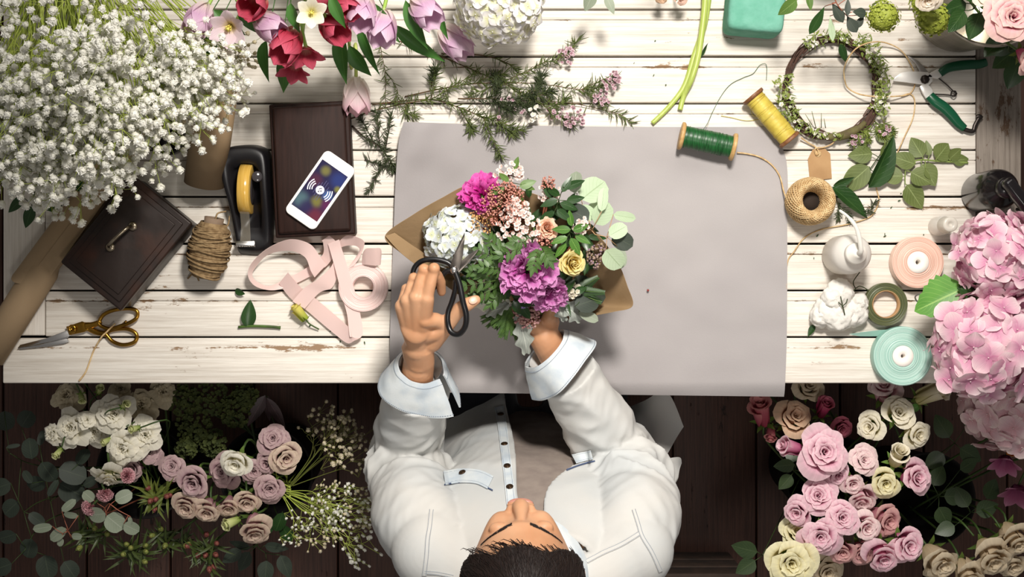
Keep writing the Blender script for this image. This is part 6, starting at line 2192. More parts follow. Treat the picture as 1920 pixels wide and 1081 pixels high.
bq('english', 1026, 426, .240, 29, 40, 18, p_pch2, 'rose', 'peach rose above the yellow one in the bouquet', 'rose')

# clusters of tiny blossoms
p_vt = petal('viburnum_blush', 'e09a90', 'f6e6dc', 'faf0ea')
p_ast = mk('astilbe_pink', 'c9877a', rough=.8, col2='dba28e', vscale=300, transl=.2)
def cluster(name, label, px, py, h, rad, n, size, mat, smat, seed, dome=.35, bits='flower'):
    rng = random.Random(seed)
    e, m_ = bstem()
    c_ = W(px, py, h)
    t_ = thing(name, label, 'flower', c_, BG)
    fb, sb_ = MB(), MB()
    R_ = S(rad, h)
    hub = c_ + V(0, 0, -R_ * .9)
    sb_.tube(spline([hub] + m_ + [e], 5), .0015, 6)
    for q in range(n):
        a, r = rng.uniform(0, 6.28), math.sqrt(rng.random())
        p = c_ + V(R_ * r * math.cos(a), R_ * r * math.sin(a), R_ * dome * (1 - r * r) + rng.uniform(-.006, .006))
        if q % 2 == 0:
            sb_.tube([hub, hub.lerp(p, .6) + V(0, 0, .002), p], .0005, 4, False)
        if bits == 'flower':
            tiny_flower(fb, basis(p, (p - hub) + V(rng.uniform(-.01, .01), rng.uniform(-.01, .01), .01), None, rng.uniform(0, 6), size * rng.uniform(.7, 1.2)))
        else:
            fb.ball(p, size * rng.uniform(.5, 1.1), 5, 4)
    fb.build('blossoms', mat, t_)
    sb_.build('stem', m_rtwig if smat is None else smat, t_)
    return t_
cluster('viburnum_cluster', 'blush white blossom cluster at the very top of the bouquet', 954, 326, .235, 26, 46, .0040, p_vt, None, 1)
cluster('viburnum_cluster', 'blush white blossom cluster above the largest peony', 972, 425, .250, 40, 80, .0042, p_vt, None, 2)
cluster('viburnum_cluster', 'blush white blossoms beside the magenta peony', 968, 388, .255, 22, 34, .0040, p_vt, None, 3)
cluster('viburnum_cluster', 'small blush blossoms behind the dark glossy leaves', 1030, 362, .225, 20, 24, .0038, p_vt, None, 4)
cluster('viburnum_cluster', 'small blush blossoms right of the peach rose', 1090, 424, .235, 18, 24, .0038, p_vt, None, 5)
cluster('astilbe', 'fluffy dusty pink astilbe plume in the bouquet', 945, 384, .250, 44, 420, .0019, p_ast, None, 6, .4, 'ball')
cluster('astilbe', 'orange pink astilbe fringe beside the hydrangea', 900, 418, .235, 26, 160, .0018, mk('astilbe_amber', 'c9936a', rough=.8, col2='d4b06a', vscale=300), None, 7, .4, 'ball')
cluster('astilbe', 'pink feathery tuft above the dark glossy leaves', 1028, 344, .235, 14, 70, .0018, p_ast, None, 8, .8, 'ball')
cluster('sedum', 'dull pink sedum cluster hanging at the bouquet front', 988, 590, .155, 26, 190, .0028, mk('sedum_pink', 'a8707a', rough=.7, col2='b99a8a', vscale=300), None, 9, .5, 'ball')
cluster('sedum', 'pinkish sedum fringe under the peach rose', 1020, 452, .235, 22, 90, .0022, p_ast, None, 10, .4, 'ball')
cluster('statice', 'mauve and brown statice at the right of the bouquet', 1122, 480, .205, 24, 120, .0026, mk('statice', '8a6f8a', rough=.8, col2='9c8a5c', vscale=240), m_twig, 11, .4, 'ball')
cluster('statice', 'violet statice bit below the largest peony', 978, 566, .185, 14, 50, .0026, mk('statice_violet', '7a62a4', rough=.8, col2='8f7fae', vscale=240), m_twig, 12, .4, 'ball')
cluster('white_filler', 'cream filler blossoms near the scissors hand', 906, 541, .190, 18, 40, .0040, petal('cream_filler', 'cfc6a0', 'e4dcc8', 'efe9da'), m_stemd, 13)
cluster('white_filler', 'cream filler blossoms right of the small pink peony', 1072, 545, .185, 16, 34, .0040, MATS['cream_filler'], m_stemd, 14)

def bleaf(name, label, path, leaves, mat, smat, kind, rad=.0011, curl=.1):
    e, m_ = bstem()
    P = [W(*q) for q in path]
    t_ = leaf_branch(name, label, 'foliage', [e] + list(reversed(m_)) + P, leaves, mat, smat, BG, kind, rad, 0, curl, base=P[0])
    return t_
bleaf('eucalyptus_branch', 'large round silver eucalyptus leaves at the bouquet right', [(1090, 440, .20), (1118, 440, .225), (1138, 444, .225)],
      [(1090, 374, .215, 60, 54, 40, m_eul), (1128, 396, .23, 46, 20, 84, m_eul), (1104, 412, .235, 48, 38, 150, m_eud), (1116, 420, .22, 48, 40, 55, m_eul), (1142, 442, .23, 40, 30, 30, m_eul), (1148, 440, .215, 44, 36, 330, m_eud), (1136, 468, .235, 46, 42, 310, m_eul), (1158, 462, .215, 42, 28, 280, m_eu), (1150, 402, .21, 44, 20, 350, m_eul), (1100, 400, .20, 40, 34, 20, m_eul)], m_eul, mk('tan_twig', 'b08a66', rough=.6), 'round')
bleaf('eucalyptus_branch', 'upright eucalyptus leaf pair at the bouquet top right', [(1070, 420, .19), (1080, 380, .22), (1082, 362, .23)],
      [(1078, 362, .23, 44, 28, 88, m_eu), (1084, 390, .22, 36, 30, 330, m_eul)], m_eu, m_stemd, 'round')
bleaf('eucalyptus_branch', 'dark round eucalyptus leaves at the lower right of the bouquet', [(1050, 560, .15), (1080, 560, .175), (1090, 565, .18)],
      [(1078, 574, .185, 48, 44, 20, m_eud), (1086, 584, .175, 40, 20, 335, m_eu), (1084, 556, .17, 44, 40, 70, m_eud), (1096, 552, .165, 40, 34, 350, m_eud)], m_eud, m_stemd, 'round')
bleaf('glossy_sprig', 'dark glossy pointed leaves at the top of the bouquet', [(1030, 420, .19), (1044, 385, .235), (1056, 350, .25)],
      [(1050, 366, .245, 34, 15, 150), (1054, 360, .25, 36, 14, 60), (1058, 352, .25, 44, 16, 20), (1046, 374, .245, 36, 16, 200), (1050, 380, .24, 38, 16, 340), (1044, 392, .24, 36, 16, 320), (1040, 396, .235, 38, 16, 210), (1036, 372, .235, 40, 16, 120), (1062, 376, .235, 36, 16, 10)], m_dl, m_stemd, 'ovate')
bleaf('glossy_sprig', 'green pointed leaves between peach rose and blush blossoms', [(1050, 470, .19), (1066, 440, .235), (1074, 420, .245)],
      [(1072, 424, .245, 34, 14, 100), (1070, 430, .25, 36, 16, 180), (1074, 432, .25, 34, 16, 20), (1064, 444, .245, 34, 15, 200), (1070, 446, .245, 38, 18, 300), (1078, 440, .24, 34, 14, 330), (1062, 456, .24, 36, 14, 230)], leafmat('fresh_leaf', '4f7a30', '86a85a', '3d6628', rough=.3), m_stemd, 'ovate')
bleaf('glossy_sprig', 'small glossy leaves by the topmost blossom cluster', [(960, 400, .2), (958, 360, .235), (962, 330, .245)],
      [(964, 318, .245, 28, 13, 75), (974, 350, .25, 34, 18, 20), (978, 346, .25, 28, 12, 340), (946, 352, .25, 34, 16, 200), (954, 340, .25, 26, 12, 140), (940, 372, .245, 30, 16, 230), (966, 360, .245, 30, 16, 300)], m_rl, m_stemd, 'ovate')

# feathery (pinnate) greenery
def pinnate(b, sb_, p0, p1, n, L, w2, rise=0.0):
    d = (p1 - p0)
    a0 = math.atan2(d.y, d.x)
    pts = [p0.lerp(p1, i / 6) + V(0, 0, .012 * math.sin(pi * i / 6)) for i in range(7)]
    sb_.tube(pts, [.0008 - .0005 * i / 6 for i in range(7)], 5)
    for q in range(n):
        t = .12 + .84 * q / (n - 1)
        p = p0.lerp(p1, t) + V(0, 0, .012 * math.sin(pi * t))
        for s_ in (-1, 1):
            M = Matrix.Translation(p) @ Matrix.Rotation(a0 - pi / 2 + s_ * rq.uniform(.7, 1.0), 4, 'Z') @ Matrix.Rotation(rq.uniform(-.3, .25), 4, 'X') @ Matrix.Rotation(rq.uniform(-.4, .4), 4, 'Y')
            leaf(b, M, L * (1 - .35 * abs(t - .4)) * rq.uniform(.85, 1.1), w2, .15, .15, 'ovate', 2, 6)
    M = Matrix.Translation(p1) @ Matrix.Rotation(a0 - pi / 2, 4, 'Z')
    leaf(b, M, L * .9, w2, .15, .1, 'ovate', 2, 6)
for lab, fronds in (
    ('feathery green frond under the scissors blades', [((960, 520, .20), (872, 536, .235)), ((950, 530, .2), (880, 562, .21)), ((940, 520, .21), (884, 508, .23)), ((955, 535, .19), (920, 568, .20))]),
    ('feathery green frond between hydrangea and large peony', [((970, 500, .22), (900, 470, .245)), ((970, 490, .22), (918, 448, .245)), ((965, 500, .22), (935, 470, .255)), ((960, 505, .22), (905, 500, .25))]),
    ('feathery green frond over the largest peony', [((1010, 450, .23), (940, 478, .27)), ((1012, 455, .24), (1000, 500, .275)), ((1014, 460, .24), (1030, 488, .27)), ((1000, 450, .23), (965, 455, .265))])):
    e, m_ = bstem()
    p0 = W(*fronds[0][0])
    t_ = thing('feather_frond', lab, 'foliage', p0, BG)
    b, sb_ = MB(), MB()
    sb_.tube(spline([p0] + m_ + [e], 5), .0012, 5)
    for a_, c_ in fronds:
        pinnate(b, sb_, W(*a_), W(*c_), 6, .019, .0072)
    b.build('leaflets', m_fe, t_)
    sb_.build('stem', m_bst, t_)

# dusty miller, fern, cypress
def lobed(b, M, L, Wd, seed):
    rng = random.Random(seed)
    def g(u, v):
        s_ = (u - .5) * 2
        w_ = Wd * .5 * math.sin(pi * min(.99, .06 + .9 * v)) ** .7
        w_ *= 1 + .30 * math.sin(v * 21) * abs(s_)
        return V(s_ * w_, L * v + .10 * Wd * abs(s_), .10 * Wd * math.cos(s_ * 3 + v * 8) - .25 * L * v * v)
    b.grid(g, 10, 26, M)
for lab, specs in (('silver grey felted leaf hanging at the bouquet front', [(972, 585, .16, 82, 34, 285), (956, 570, .17, 50, 24, 200)]),
                   ('silver grey felted leaf at the lower right of the bouquet', [(1050, 562, .175, 56, 34, 320), (1040, 556, .18, 50, 26, 290)]),
                   ('pale felted leaf reaching from the thumb to the sedum', [(958, 566, .165, 78, 26, 188)])):
    e, m_ = bstem()
    t_ = thing('felted_leaf', lab, 'leaf', W(*specs[0][:3]), BG)
    for k_, (x_, y_, h, L, w2, d) in enumerate(specs):
        b = MB()
        a = math.radians(d)
        M = Matrix.Translation(W(x_, y_, h)) @ Matrix.Rotation(a - pi / 2, 4, 'Z') @ Matrix.Rotation(math.radians(-6), 4, 'X') @ Matrix.Rotation(math.radians(15 * (k_ * 2 - 1)), 4, 'Y')
        lobed(b, M, S(L, h), S(w2, h), k_)
        b.build('leaf_blade', leafmat('pale_felt', 'd6d6c8', 'e6e4da', 'c4c6b6', rough=.8) if 'pale' in lab else m_dm, t_)
    b = MB()
    b.tube(spline([W(*specs[0][:3])] + m_ + [e], 5), .0014, 5)
    b.build('stem', m_bst, t_)
e, m_ = bstem()
t_ = thing('cypress_sprig', 'dark green scaly cypress sprig under the bouquet front', 'foliage', W(950, 580, .15), BG)
b = MB()
sb_ = MB()
p0 = W(958, 575, .155)
for q in range(22):
    a = math.radians(200 + 75 * q / 21 + rq.uniform(-4, 4))
    L = S(rq.uniform(38, 62), .14)
    p1 = p0 + V(math.cos(a) * L, math.sin(a) * L, rq.uniform(-.02, .006))
    sb_.tube([p0, (p0 + p1) / 2, p1], [.0008, .0006, .0003], 4, False)
    for k_ in range(16):
        t = .2 + .8 * k_ / 15
        p = p0.lerp(p1, t)
        for s_ in (-1, 1):
            d = a + s_ * .6
            q2 = p + V(math.cos(d), math.sin(d), .1) * .0075 * (1.15 - .5 * t)
            b.tube([p, (p + q2) / 2, q2], [.0007, .0009, .0003], 4, False)
b.build('scale_leaves', mk('cypress_green', '35521f', rough=.6, col2='4d6b2a', vscale=120), t_)
sb_.tube(spline([p0] + m_ + [e], 5), .0014, 5)
sb_.build('stem', m_bst, t_)
e, m_ = bstem()
p0 = W(1085, 545, .175)
t_ = thing('fern_frond', 'dark fern frond at the right inside of the wrap', 'foliage', p0, BG)
b, sb_ = MB(), MB()
sb_.tube(spline([p0] + m_ + [e], 5), .0012, 5)
for a_, c_ in (((1085, 545, .175), (1132, 548, .20)), ((1085, 550, .17), (1126, 566, .18)), ((1090, 540, .17), (1120, 520, .195)), ((1085, 560, .16), (1110, 590, .17))):
    p, q2 = W(*a_), W(*c_)
    sb_.tube([p, (p + q2) / 2 + V(0, 0, .004), q2], .0007, 5)
    aa = math.atan2((q2 - p).y, (q2 - p).x)
    for k_ in range(18):
        t = k_ / 17
        c0_ = p.lerp(q2, t)
        for s_ in (-1, 1):
            M = Matrix.Translation(c0_) @ Matrix.Rotation(aa - pi / 2 + s_ * 1.1, 4, 'Z')
            leaf(b, M, .011 * (1.1 - .7 * t), .0028, .1, .2, 'lance', 2, 3)
b.build('pinnae', leafmat('fern_green', '2f4f22', '44632e', '3a5a28', veins=0), t_)
sb_.build('stem', m_bst, t_)
# dark filling greenery between the flowers
e, m_ = bstem()
t_ = thing('filler_leaves', 'dark leafy filler between the bouquet blooms', 'foliage', W(1000, 480, .19), BG)
b = MB()
for q in range(150):
    px, py = rq.uniform(860, 1120), rq.uniform(370, 575)
    if ((px - 990) / 130) ** 2 + ((py - 470) / 105) ** 2 > 1:
        continue
    p = W(px, py, rq.uniform(.165, .205))
    M = Matrix.Translation(p) @ Matrix.Rotation(rq.uniform(0, 6.28), 4, 'Z') @ Matrix.Rotation(rq.uniform(-.3, .6), 4, 'X')
    leaf(b, M, rq.uniform(.022, .036), rq.uniform(.010, .016), .25, .2, 'ovate', 2, 6)
o = b.build('leaves', m_dl, t_)
o['kind'] = 'stuff'
b = MB()
for q in range(26):
    px, py = rq.uniform(900, 1090), rq.uniform(400, 560)
    ee, mm = bstem()
    b.tube(spline([W(px, py, .19)] + mm + [ee], 4), .0014, 5)
o = b.build('stems', m_bst, t_)
o['kind'] = 'stuff'

# kraft wrap: an open cone round the stems
wrp = thing('kraft_wrap', 'brown kraft paper cone wrapped round the bouquet', 'wrapping', BQ)
rim = [(1072, 602, .135), (1110, 592, .155), (1150, 584, .172), (1186, 573, .180), (1176, 535, .188), (1160, 495, .19), (1130, 450, .19), (1080, 400, .185), (1020, 370, .185), (950, 350, .20), (880, 347, .225), (830, 370, .225), (775, 402, .218), (722, 442, .205), (752, 474, .200), (790, 503, .192), (815, 520, .185), (850, 545, .165), (880, 566, .145)]
RM = spline([W(*p) for p in rim], 8)
b = MB()
k_ = len(RM)
def wrap(u, v):
    i = min(k_ - 1, int(round(v * (k_ - 1))))
    p = Vector(RM[i])
    d = p - BQ
    inner = BQ + V(d.x, d.y, 0).normalized() * .020 + V(0, 0, .012)
    q = inner.lerp(p, u)
    q.z -= .034 * math.sin(pi * u) * (1 - u * .3)
    q.z += .0025 * math.sin(v * 30) * u * (1 - u) * 2
    return q
b.grid(wrap, 22, k_ - 1)
def kraftmat():
    m = mk('wrap_kraft', '9c8262', rough=.7, spec=.25, col2='927857', vscale=12, bump=.15, bscale=160)
    return m
b.build('wrap_sheet', kraftmat(), wrp, solid=.0007)
b = MB()
A = [W(*p) for p in ((722, 442, .2065), (752, 474, .2015), (790, 503, .1935), (815, 520, .1865))]
B = [W(*p) for p in ((740, 436, .206), (768, 456, .204), (800, 478, .198), (822, 500, .19))]
b.strip(A, B, 8, 3)
b.build('folded_edge', kraftmat(), wrp, solid=.0007)
b = MB()
for q in range(5):
    b.tube([BQ + V((.0205 + .0008 * (q % 2)) * math.cos(a), (.0205 + .0008 * (q % 2)) * math.sin(a), -.035 - .0022 * q) for a in [2 * pi * i / 24 for i in range(25)]], .0012, 5)
o = b.build('binding_twine', m_jute2, wrp)
# ------------------------------------------------------------------ the florist
def fuse(b, name, mat, parent, voxel, it=6, fac=.5, disp=None):
    """one continuous surface out of the closed shapes in the builder"""
    o = b.build(name, mat, None)
    md = o.modifiers.new('fuse', 'REMESH')
    md.mode = 'VOXEL'
    md.voxel_size = voxel
    s_ = o.modifiers.new('relax', 'SMOOTH')
    s_.factor, s_.iterations = fac, it
    bpy.context.view_layer.update()
    dg = bpy.context.evaluated_depsgraph_get()
    me = bpy.data.meshes.new_from_object(o.evaluated_get(dg))
    old = o.data
    o.modifiers.clear()
    o.data = me
    bpy.data.meshes.remove(old)
    me.name = name
    base = wloc(parent)
    n = len(me.vertices)
    co = np.empty(n * 3, np.float32)
    me.vertices.foreach_get('co', co)
    co = co.reshape(-1, 3)
    if disp is not None:
        nr = np.empty(n * 3, np.float32)
        me.vertices.foreach_get('normal', nr)
        co = co + nr.reshape(-1, 3) * np.array([disp(Vector(p)) for p in co], np.float32)[:, None]
    co = co - np.array(base, np.float32)
    me.vertices.foreach_set('co', co.astype(np.float32).ravel())
    if not me.materials:
        me.materials.append(mat)
    me.polygons.foreach_set('use_smooth', [True] * len(me.polygons))
    me.update()
    o.parent = parent
    return o

def chain(b, pts, rad, n=14, flat=1.0, up=None):
    P = [Vector(p) for p in pts]
    b.tube(P, rad, n, True, flat, up)
    for p, r in zip(P, rad):
        b.ball(p, r * .985 if flat == 1 else (r * .9, r * .9, r * flat * .95), 14, 10)

m_skin = mk('skin', 'cf9f7c', rough=.45, spec=.4, sss=.12, col2='c18c67', vscale=14, bump=.05, bscale=700)
m_shirt = mk('pale_denim', 'c9c7c2', rough=.9, spec=.1, sheen=.05, col2='bfc2c2', vscale=6, bump=.12, bscale=900)
m_denim = mk('pale_blue_denim', 'd4dadc', rough=.9, spec=.1, col2='bfcad3', vscale=30, lo=.42, hi=.66, bump=.15, bscale=700)
m_tee = mk('grey_marl_jersey', '94887f', rough=.9, spec=.1, sheen=.05, col2='867a73', vscale=40, bump=.1, bscale=500)
m_trs = mk('dark_trousers', '1d1d22', rough=.85, spec=.2, sheen=.15, col2='24242a', vscale=30)
m_hair = mk('dark_hair', '191312', rough=.55, spec=.3, col2='251a16', vscale=30, stretch=(30, 2, 4))
m_shoe = mk('black_shoe', '18181a', rough=.4)

HX = .015
SL, SR = V(-.128, -.412, TZ + .185), V(.192, -.412, TZ + .185)
EL, ER = V(-.186, -.292, TZ - .062), V(.184, -.294, TZ - .016)
WL_, WR_ = W(784, 690, .145), W(1020, 630, .103)
CL, CR = W(786, 712, .124), W(1052, 682, .096)

ST = Vector((.04, -.43, 0))
stool = thing('stool', 'dark wooden stool the florist sits on', 'stool', ST)
b = MB()
b.lathe([(.02, .30), (.155, .30), (.165, .305), (.165, .325), (.155, .332), (.02, .332)], 40, Matrix.Translation(ST))
b.build('seat', m_dark, stool)
for q in range(4):
    a = pi / 4 + q * pi / 2
    b = MB()
    b.tube([ST + V(.17 * math.cos(a), .17 * math.sin(a), 0), ST + V(.12 * math.cos(a), .12 * math.sin(a), .303)], [.014, .017], 12)
    b.build('leg', m_dark, stool)

person = thing('person', 'person in a pale denim shirt cutting with black scissors at the table', 'person', (.035, -.43, .335))

# torso: (height, centre y, half depth, half width)
TOR = [(-.415, -.40, .125, .150), (-.375, -.385, .135, .165), (-.28, -.365, .138, .168), (-.18, -.38, .128, .160), (-.06, -.395, .125, .160), (.05, -.415, .124, .172), (.13, -.430, .112, .172), (.19, -.440, .092, .150), (.235, -.448, .070, .105), (.27, -.452, .058, .068)]
TOR_S = spline(TOR, 6)
def tor_at(h):
    k = min(range(len(TOR_S)), key=lambda i: abs(TOR_S[i][0] - h))
    j = max(0, min(len(TOR_S) - 2, k if TOR_S[k][0] <= h else k - 1))
    a, c = TOR_S[j], TOR_S[j + 1]
    f = (h - a[0]) / max(1e-6, c[0] - a[0])
    f = min(1, max(0, f))
    return a * (1 - f) + c * f
def tor_pt(th, h, off=0.0, ex=2.5):
    _, yc, bb, aa = tor_at(h)
    ct, st_ = math.cos(th), math.sin(th)
    k = (abs(ct) ** ex + abs(st_) ** ex) ** (-1 / ex)
    return V(.033 + (aa + off) * ct * k, yc + (bb + off) * st_ * k, TZ + h)

# --- body
b = MB()
b.rings([[tor_pt(2 * pi * i / 48, h, -.012) for i in range(48)] for h in [x[0] for x in TOR_S]])
HCN = V(HX, -.418, TZ + .425)
nk0, nk1 = V(.032, -.455, TZ + .20), V(.02, -.435, TZ + .385)
b.tube([nk0, (nk0 + nk1) / 2, nk1], [.062, .054, .056], 24)
for S_, E_, W_, side in ((SL, EL, WL_, -1), (SR, ER, WR_, 1)):
    b.tube([V(.033 + side * .03, -.452, TZ + .222), V(.033 + side * .09, -.444, TZ + .196), S_ + V(0, 0, -.012)], [.040, .042, .044], 20)
    chain(b, spline([S_, S_.lerp(E_, .5) + V(side * .006, 0, 0), E_], 4), [.054, .052, .05, .048, .046, .043, .041, .04, .039], 20)
    chain(b, spline([E_, E_.lerp(W_, .35), W_], 4), [.039, .040, .040, .038, .036, .033, .030, .0275, .0255], 20)
# thighs and shins
for side in (-1, 1):
    hp_, kn, an = V(.035 + side * .085, -.42, TZ - .315), V(.035 + side * .125, .0, TZ - .27), V(.035 + side * .13, -.02, .07)
    chain(b, [hp_, hp_.lerp(kn, .5), kn], [.078, .068, .053], 20)
    chain(b, [kn, kn.lerp(an, .35), an], [.05, .05, .034], 18)
    b.ball(an + V(0, .05, -.035), (.035, .10, .03), 16, 10)

# --- left hand on the scissors
hand = lambda l: [W(*q) for q in l]
FING = [
    ([(800, 559, .259), (814, 503, .271), (826, 528, .246), (828, 547, .230)], [.0102, .0092, .0082, .0072]),
    ([(780, 557, .258), (795, 505, .262), (806, 527, .235), (807, 546, .219)], [.0100, .0092, .0082, .0072]),
    ([(764, 563, .249), (776, 521, .247), (790, 543, .222), (796, 560, .212)], [.0096, .0088, .0082, .0072]),
    ([(754, 574, .237), (762, 541, .229), (775, 558, .208), (782, 572, .202)], [.0092, .0082, .0072, .0064]),
]
wr0 = W(786, 676, .162)
chain(b, [WL_, wr0, W(783, 650, .185)], [.0258, .0250, .0262], 22, .78)
for pts, rad in FING:
    P = hand(pts)
    chain(b, [P[0], P[0].lerp(P[1], .5) + V(0, 0, .0015), P[1], P[1].lerp(P[2], .5), P[2], P[3]], [rad[0], rad[0] * .93, rad[1], rad[1] * .9, rad[2], rad[3]])
    chain(b, [W(783, 652, .186), (W(783, 652, .186) + P[0]) / 2 + V(0, 0, .004), P[0]], [.0165, .0150, .0122])
    b.ball(P[1] + V(0, 0, .0015), rad[1] * 1.04, 12, 8)
b.ball(W(780, 605, .222), (.026, .034, .013), 20, 12)
TH = hand([(808, 640, .188), (838, 606, .214), (864, 577, .232), (892, 562, .238)])
chain(b, [TH[0], TH[0].lerp(TH[1], .5), TH[1], TH[1].lerp(TH[2], .5), TH[2], TH[2].lerp(TH[3], .55), TH[3]], [.0180, .0165, .0142, .0118, .0112, .0108, .0082])
chain(b, hand([(796, 600, .236), (816, 600, .226), (836, 608, .212)]), [.013, .0125, .012])
chain(b, hand([(794, 625, .21), (816, 622, .208), (832, 612, .212)]), [.016, .015, .013])
# --- right hand round the stems
BN = W(1000, 566, .10)
def rnd_pt(a, r, dz):
    return BN + V(r * math.cos(math.radians(a)), r * math.sin(math.radians(a)), dz)
chain(b, [WR_, W(1017, 615, .102), rnd_pt(-55, .040, .004)], [.0250, .0245, .0225], 20, .9)
for i, dz in enumerate((.028, .010, -.008, -.025)):
    r_ = [.0095, .0098, .0092, .008][i]
    P = [rnd_pt(-45, .034, dz), rnd_pt(5, .0335, dz + .003), rnd_pt(50, .030, dz + .003), rnd_pt(95, .028, dz + .001), rnd_pt(130, .027, dz)]
    chain(b, P, [r_ * 1.2, r_ * 1.08, r_, r_ * .92, r_ * .8])
    chain(b, [rnd_pt(-58, .046, .002), rnd_pt(-45, .035, dz)], [.017, .0125])
chain(b, [rnd_pt(-72, .044, .012), rnd_pt(-100, .036, .036), rnd_pt(-150, .030, .042), rnd_pt(-195, .028, .040)], [.015, .0125, .0108, .0085])

# --- head
def head_pt(d):
    x_, y_, z_ = d.x * .0765, d.y * .094, d.z * .116
    if z_ < 0:
        t = min(1, -z_ / .116)
        x_ *= 1 - .30 * t ** 1.4
        y_ = y_ * (1 - .10 * t) + (.010 * t if y_ > 0 else .030 * t)
    if d.y > .3:
        # flat face plane, brow, sockets, cheeks, chin
        f = sm(.3, .8, d.y)
        ax_ = abs(x_)
        y_ += f * .0050 * math.exp(-((z_ - .030) / .011) ** 2 - (ax_ / .05) ** 2)
        y_ -= f * .0100 * math.exp(-((z_ - .006) / .013) ** 2 - ((ax_ - .032) / .016) ** 2)
        y_ += f * .0165 * math.exp(-((z_ + .030) / .026) ** 2 - ((ax_ - .040) / .024) ** 2)
        y_ += f * .0090 * math.exp(-((z_ + .060) / .022) ** 2 - (ax_ / .034) ** 2)
        y_ += f * .0060 * math.exp(-((z_ + .095) / .016) ** 2 - (ax_ / .022) ** 2)
        y_ -= f * .0040 * math.exp(-((z_ + .078) / .008) ** 2 - (ax_ / .02) ** 2)
    return V(x_, y_, z_)
MH = Matrix.Translation(HCN) @ Matrix.Rotation(math.radians(1.5), 4, 'Z') @ Matrix.Rotation(math.radians(5), 4, 'X')
def hg(u, v):
    th, ph = 2 * pi * u, pi * (v * .998 + .001)
    return head_pt(V(math.cos(th) * math.sin(ph), math.sin(th) * math.sin(ph), -math.cos(ph)))
hb_ = MB()
hb_.grid(hg, 72, 56, MH, True)
b.add(hb_.v, hb_.f)
# close the poles
for f_ in (0, 56):
    pass
nose = [(.088, .022, .0070, .0075), (.0935, .008, .0078, .0080), (.098, -.006, .0095, .009), (.1015, -.018, .0118, .0105), (.1030, -.027, .0128, .0105)]
chain(b, [MH @ V(0, y_, z_) for y_, z_, r1_, r2_ in nose], [q[2] for q in nose])
for side in (-1, 1):
    b.ball(MH @ V(side * .0140, .0965, -.030), (.0080, .0105, .0078), 14, 10)
    b.ball((0, 0, 0), (.009, .026, .032), 16, 12, MH @ Matrix.Translation((side * .0785, -.010, -.014)) @ Matrix.Rotation(side * -.35, 4, 'Z'))
    b.ball((0, 0, 0), (.0145, .0105, .0100), 14, 10, MH @ Matrix.Translation((side * .032, .0790, .002)))
b.ball(MH @ V(0, .0985, -.0575), (.021, .008, .0055), 16, 10)
b.ball(MH @ V(0, .0965, -.067), (.018, .008, .0065), 16, 10)
body = fuse(b, 'body', m_skin, person, .0019, 6, .5)
bd_bvh = BVHTree.FromPolygons([v.co + wloc(body) for v in body.data.vertices], [tuple(p.vertices) for p in body.data.polygons])

# lips, eyes, brows, nails, hair
b = MB()
b.ball(MH @ V(0, .1015, -.0578), (.019, .006, .0034), 20, 10)
b.ball(MH @ V(0, .1010, -.0665), (.017, .006, .0042), 20, 10)
b.build('lips', mk('lip_skin', 'c08472', rough=.4), person)
for side in (-1, 1):
    b = MB()
    b.ball(MH @ V(side * .032, .0765, -.001), .0105, 16, 12)
    b.build('eye', mk('eye_white', 'e8e2da', rough=.2), person)
    b = MB()
    rng = random.Random(5 + side)
    bl = spline([(.012, .0325), (.028, .0345), (.044, .0305), (.057, .020)], 30)
    for q in range(150):
        f = rng.random()
        k_ = bl[int(f * (len(bl) - 1))]
        k2 = bl[min(len(bl) - 1, int(f * (len(bl) - 1)) + 9)]
        w_ = .0034 * (1 - .65 * f)
        dz = rng.uniform(-w_, w_)
        def onface(x_, z_):
            o_ = MH @ V(side * x_, .20, z_)
            d_ = (MH.to_3x3() @ V(0, -1, 0))
            loc, nrm, ii, dd = bd_bvh.ray_cast(o_, d_)
            return (loc + nrm * .0006) if loc is not None else None
        p, q2 = onface(k_[0], k_[1] + dz), onface(k2[0], k2[1] + dz * .6 + .001)
        if p is None or q2 is None or (p - q2).length > .03:
            continue
        b.tube([p, (p + q2) / 2 + V(0, .0008, .0005), q2], [.00035, .00035, .00015], 4, False)
    b.build('eyebrow', m_hair, person)
b = MB()
dn = (TH[3] - TH[2]).normalized()
b.ball((0, 0, 0), (.0062, .0078, .0018), 14, 8, basis(TH[2].lerp(TH[3], .80) + V(.001, .002, .0082), V(.12, .25, 1), dn))
b.build('thumbnail', mk('nail', 'e0b09a', rough=.3), person)

def hair_line(th):
    # lowest z of the hair round the head: 90 deg is the face
    a = abs(((math.degrees(th) - 90 + 180) % 360) - 180)
    return .078 - .004 * (a / 30) if a < 30 else (.074 - .070 * sm(30, 75, a) if a < 75 else .004 - .09 * sm(85, 140, a))
rng = random.Random(12)
b = MB()
nu, nv = 120, 40
def hairg(u, v):
    th = 2 * pi * u
    z0 = hair_line(th) / .116 + .05 * nz(th * 7, 1.5)
    zt = z0 + (0.999 - z0) * v
    r = math.sqrt(max(0, 1 - zt * zt))
    d = V(math.cos(th) * r, math.sin(th) * r, zt)
    p = head_pt(d)
    thick = .013 * sm(0, .16, v) + .0012 + .004 * sm(.3, .9, v)
    thick += .0012 * nz(th * 16, v * 3) + .0007 * nz(th * 50, v * 2)
    return p + d.normalized() * thick
b.grid(hairg, nu, nv, MH, True)
b.grid(lambda u, v: Vector(hairg(u, 0)) * (1 - v) + head_pt(V(math.cos(2 * pi * u), math.sin(2 * pi * u), 0)) * 0 + (Vector(hairg(u, 0)) * .955) * v, nu, 1, MH, True)
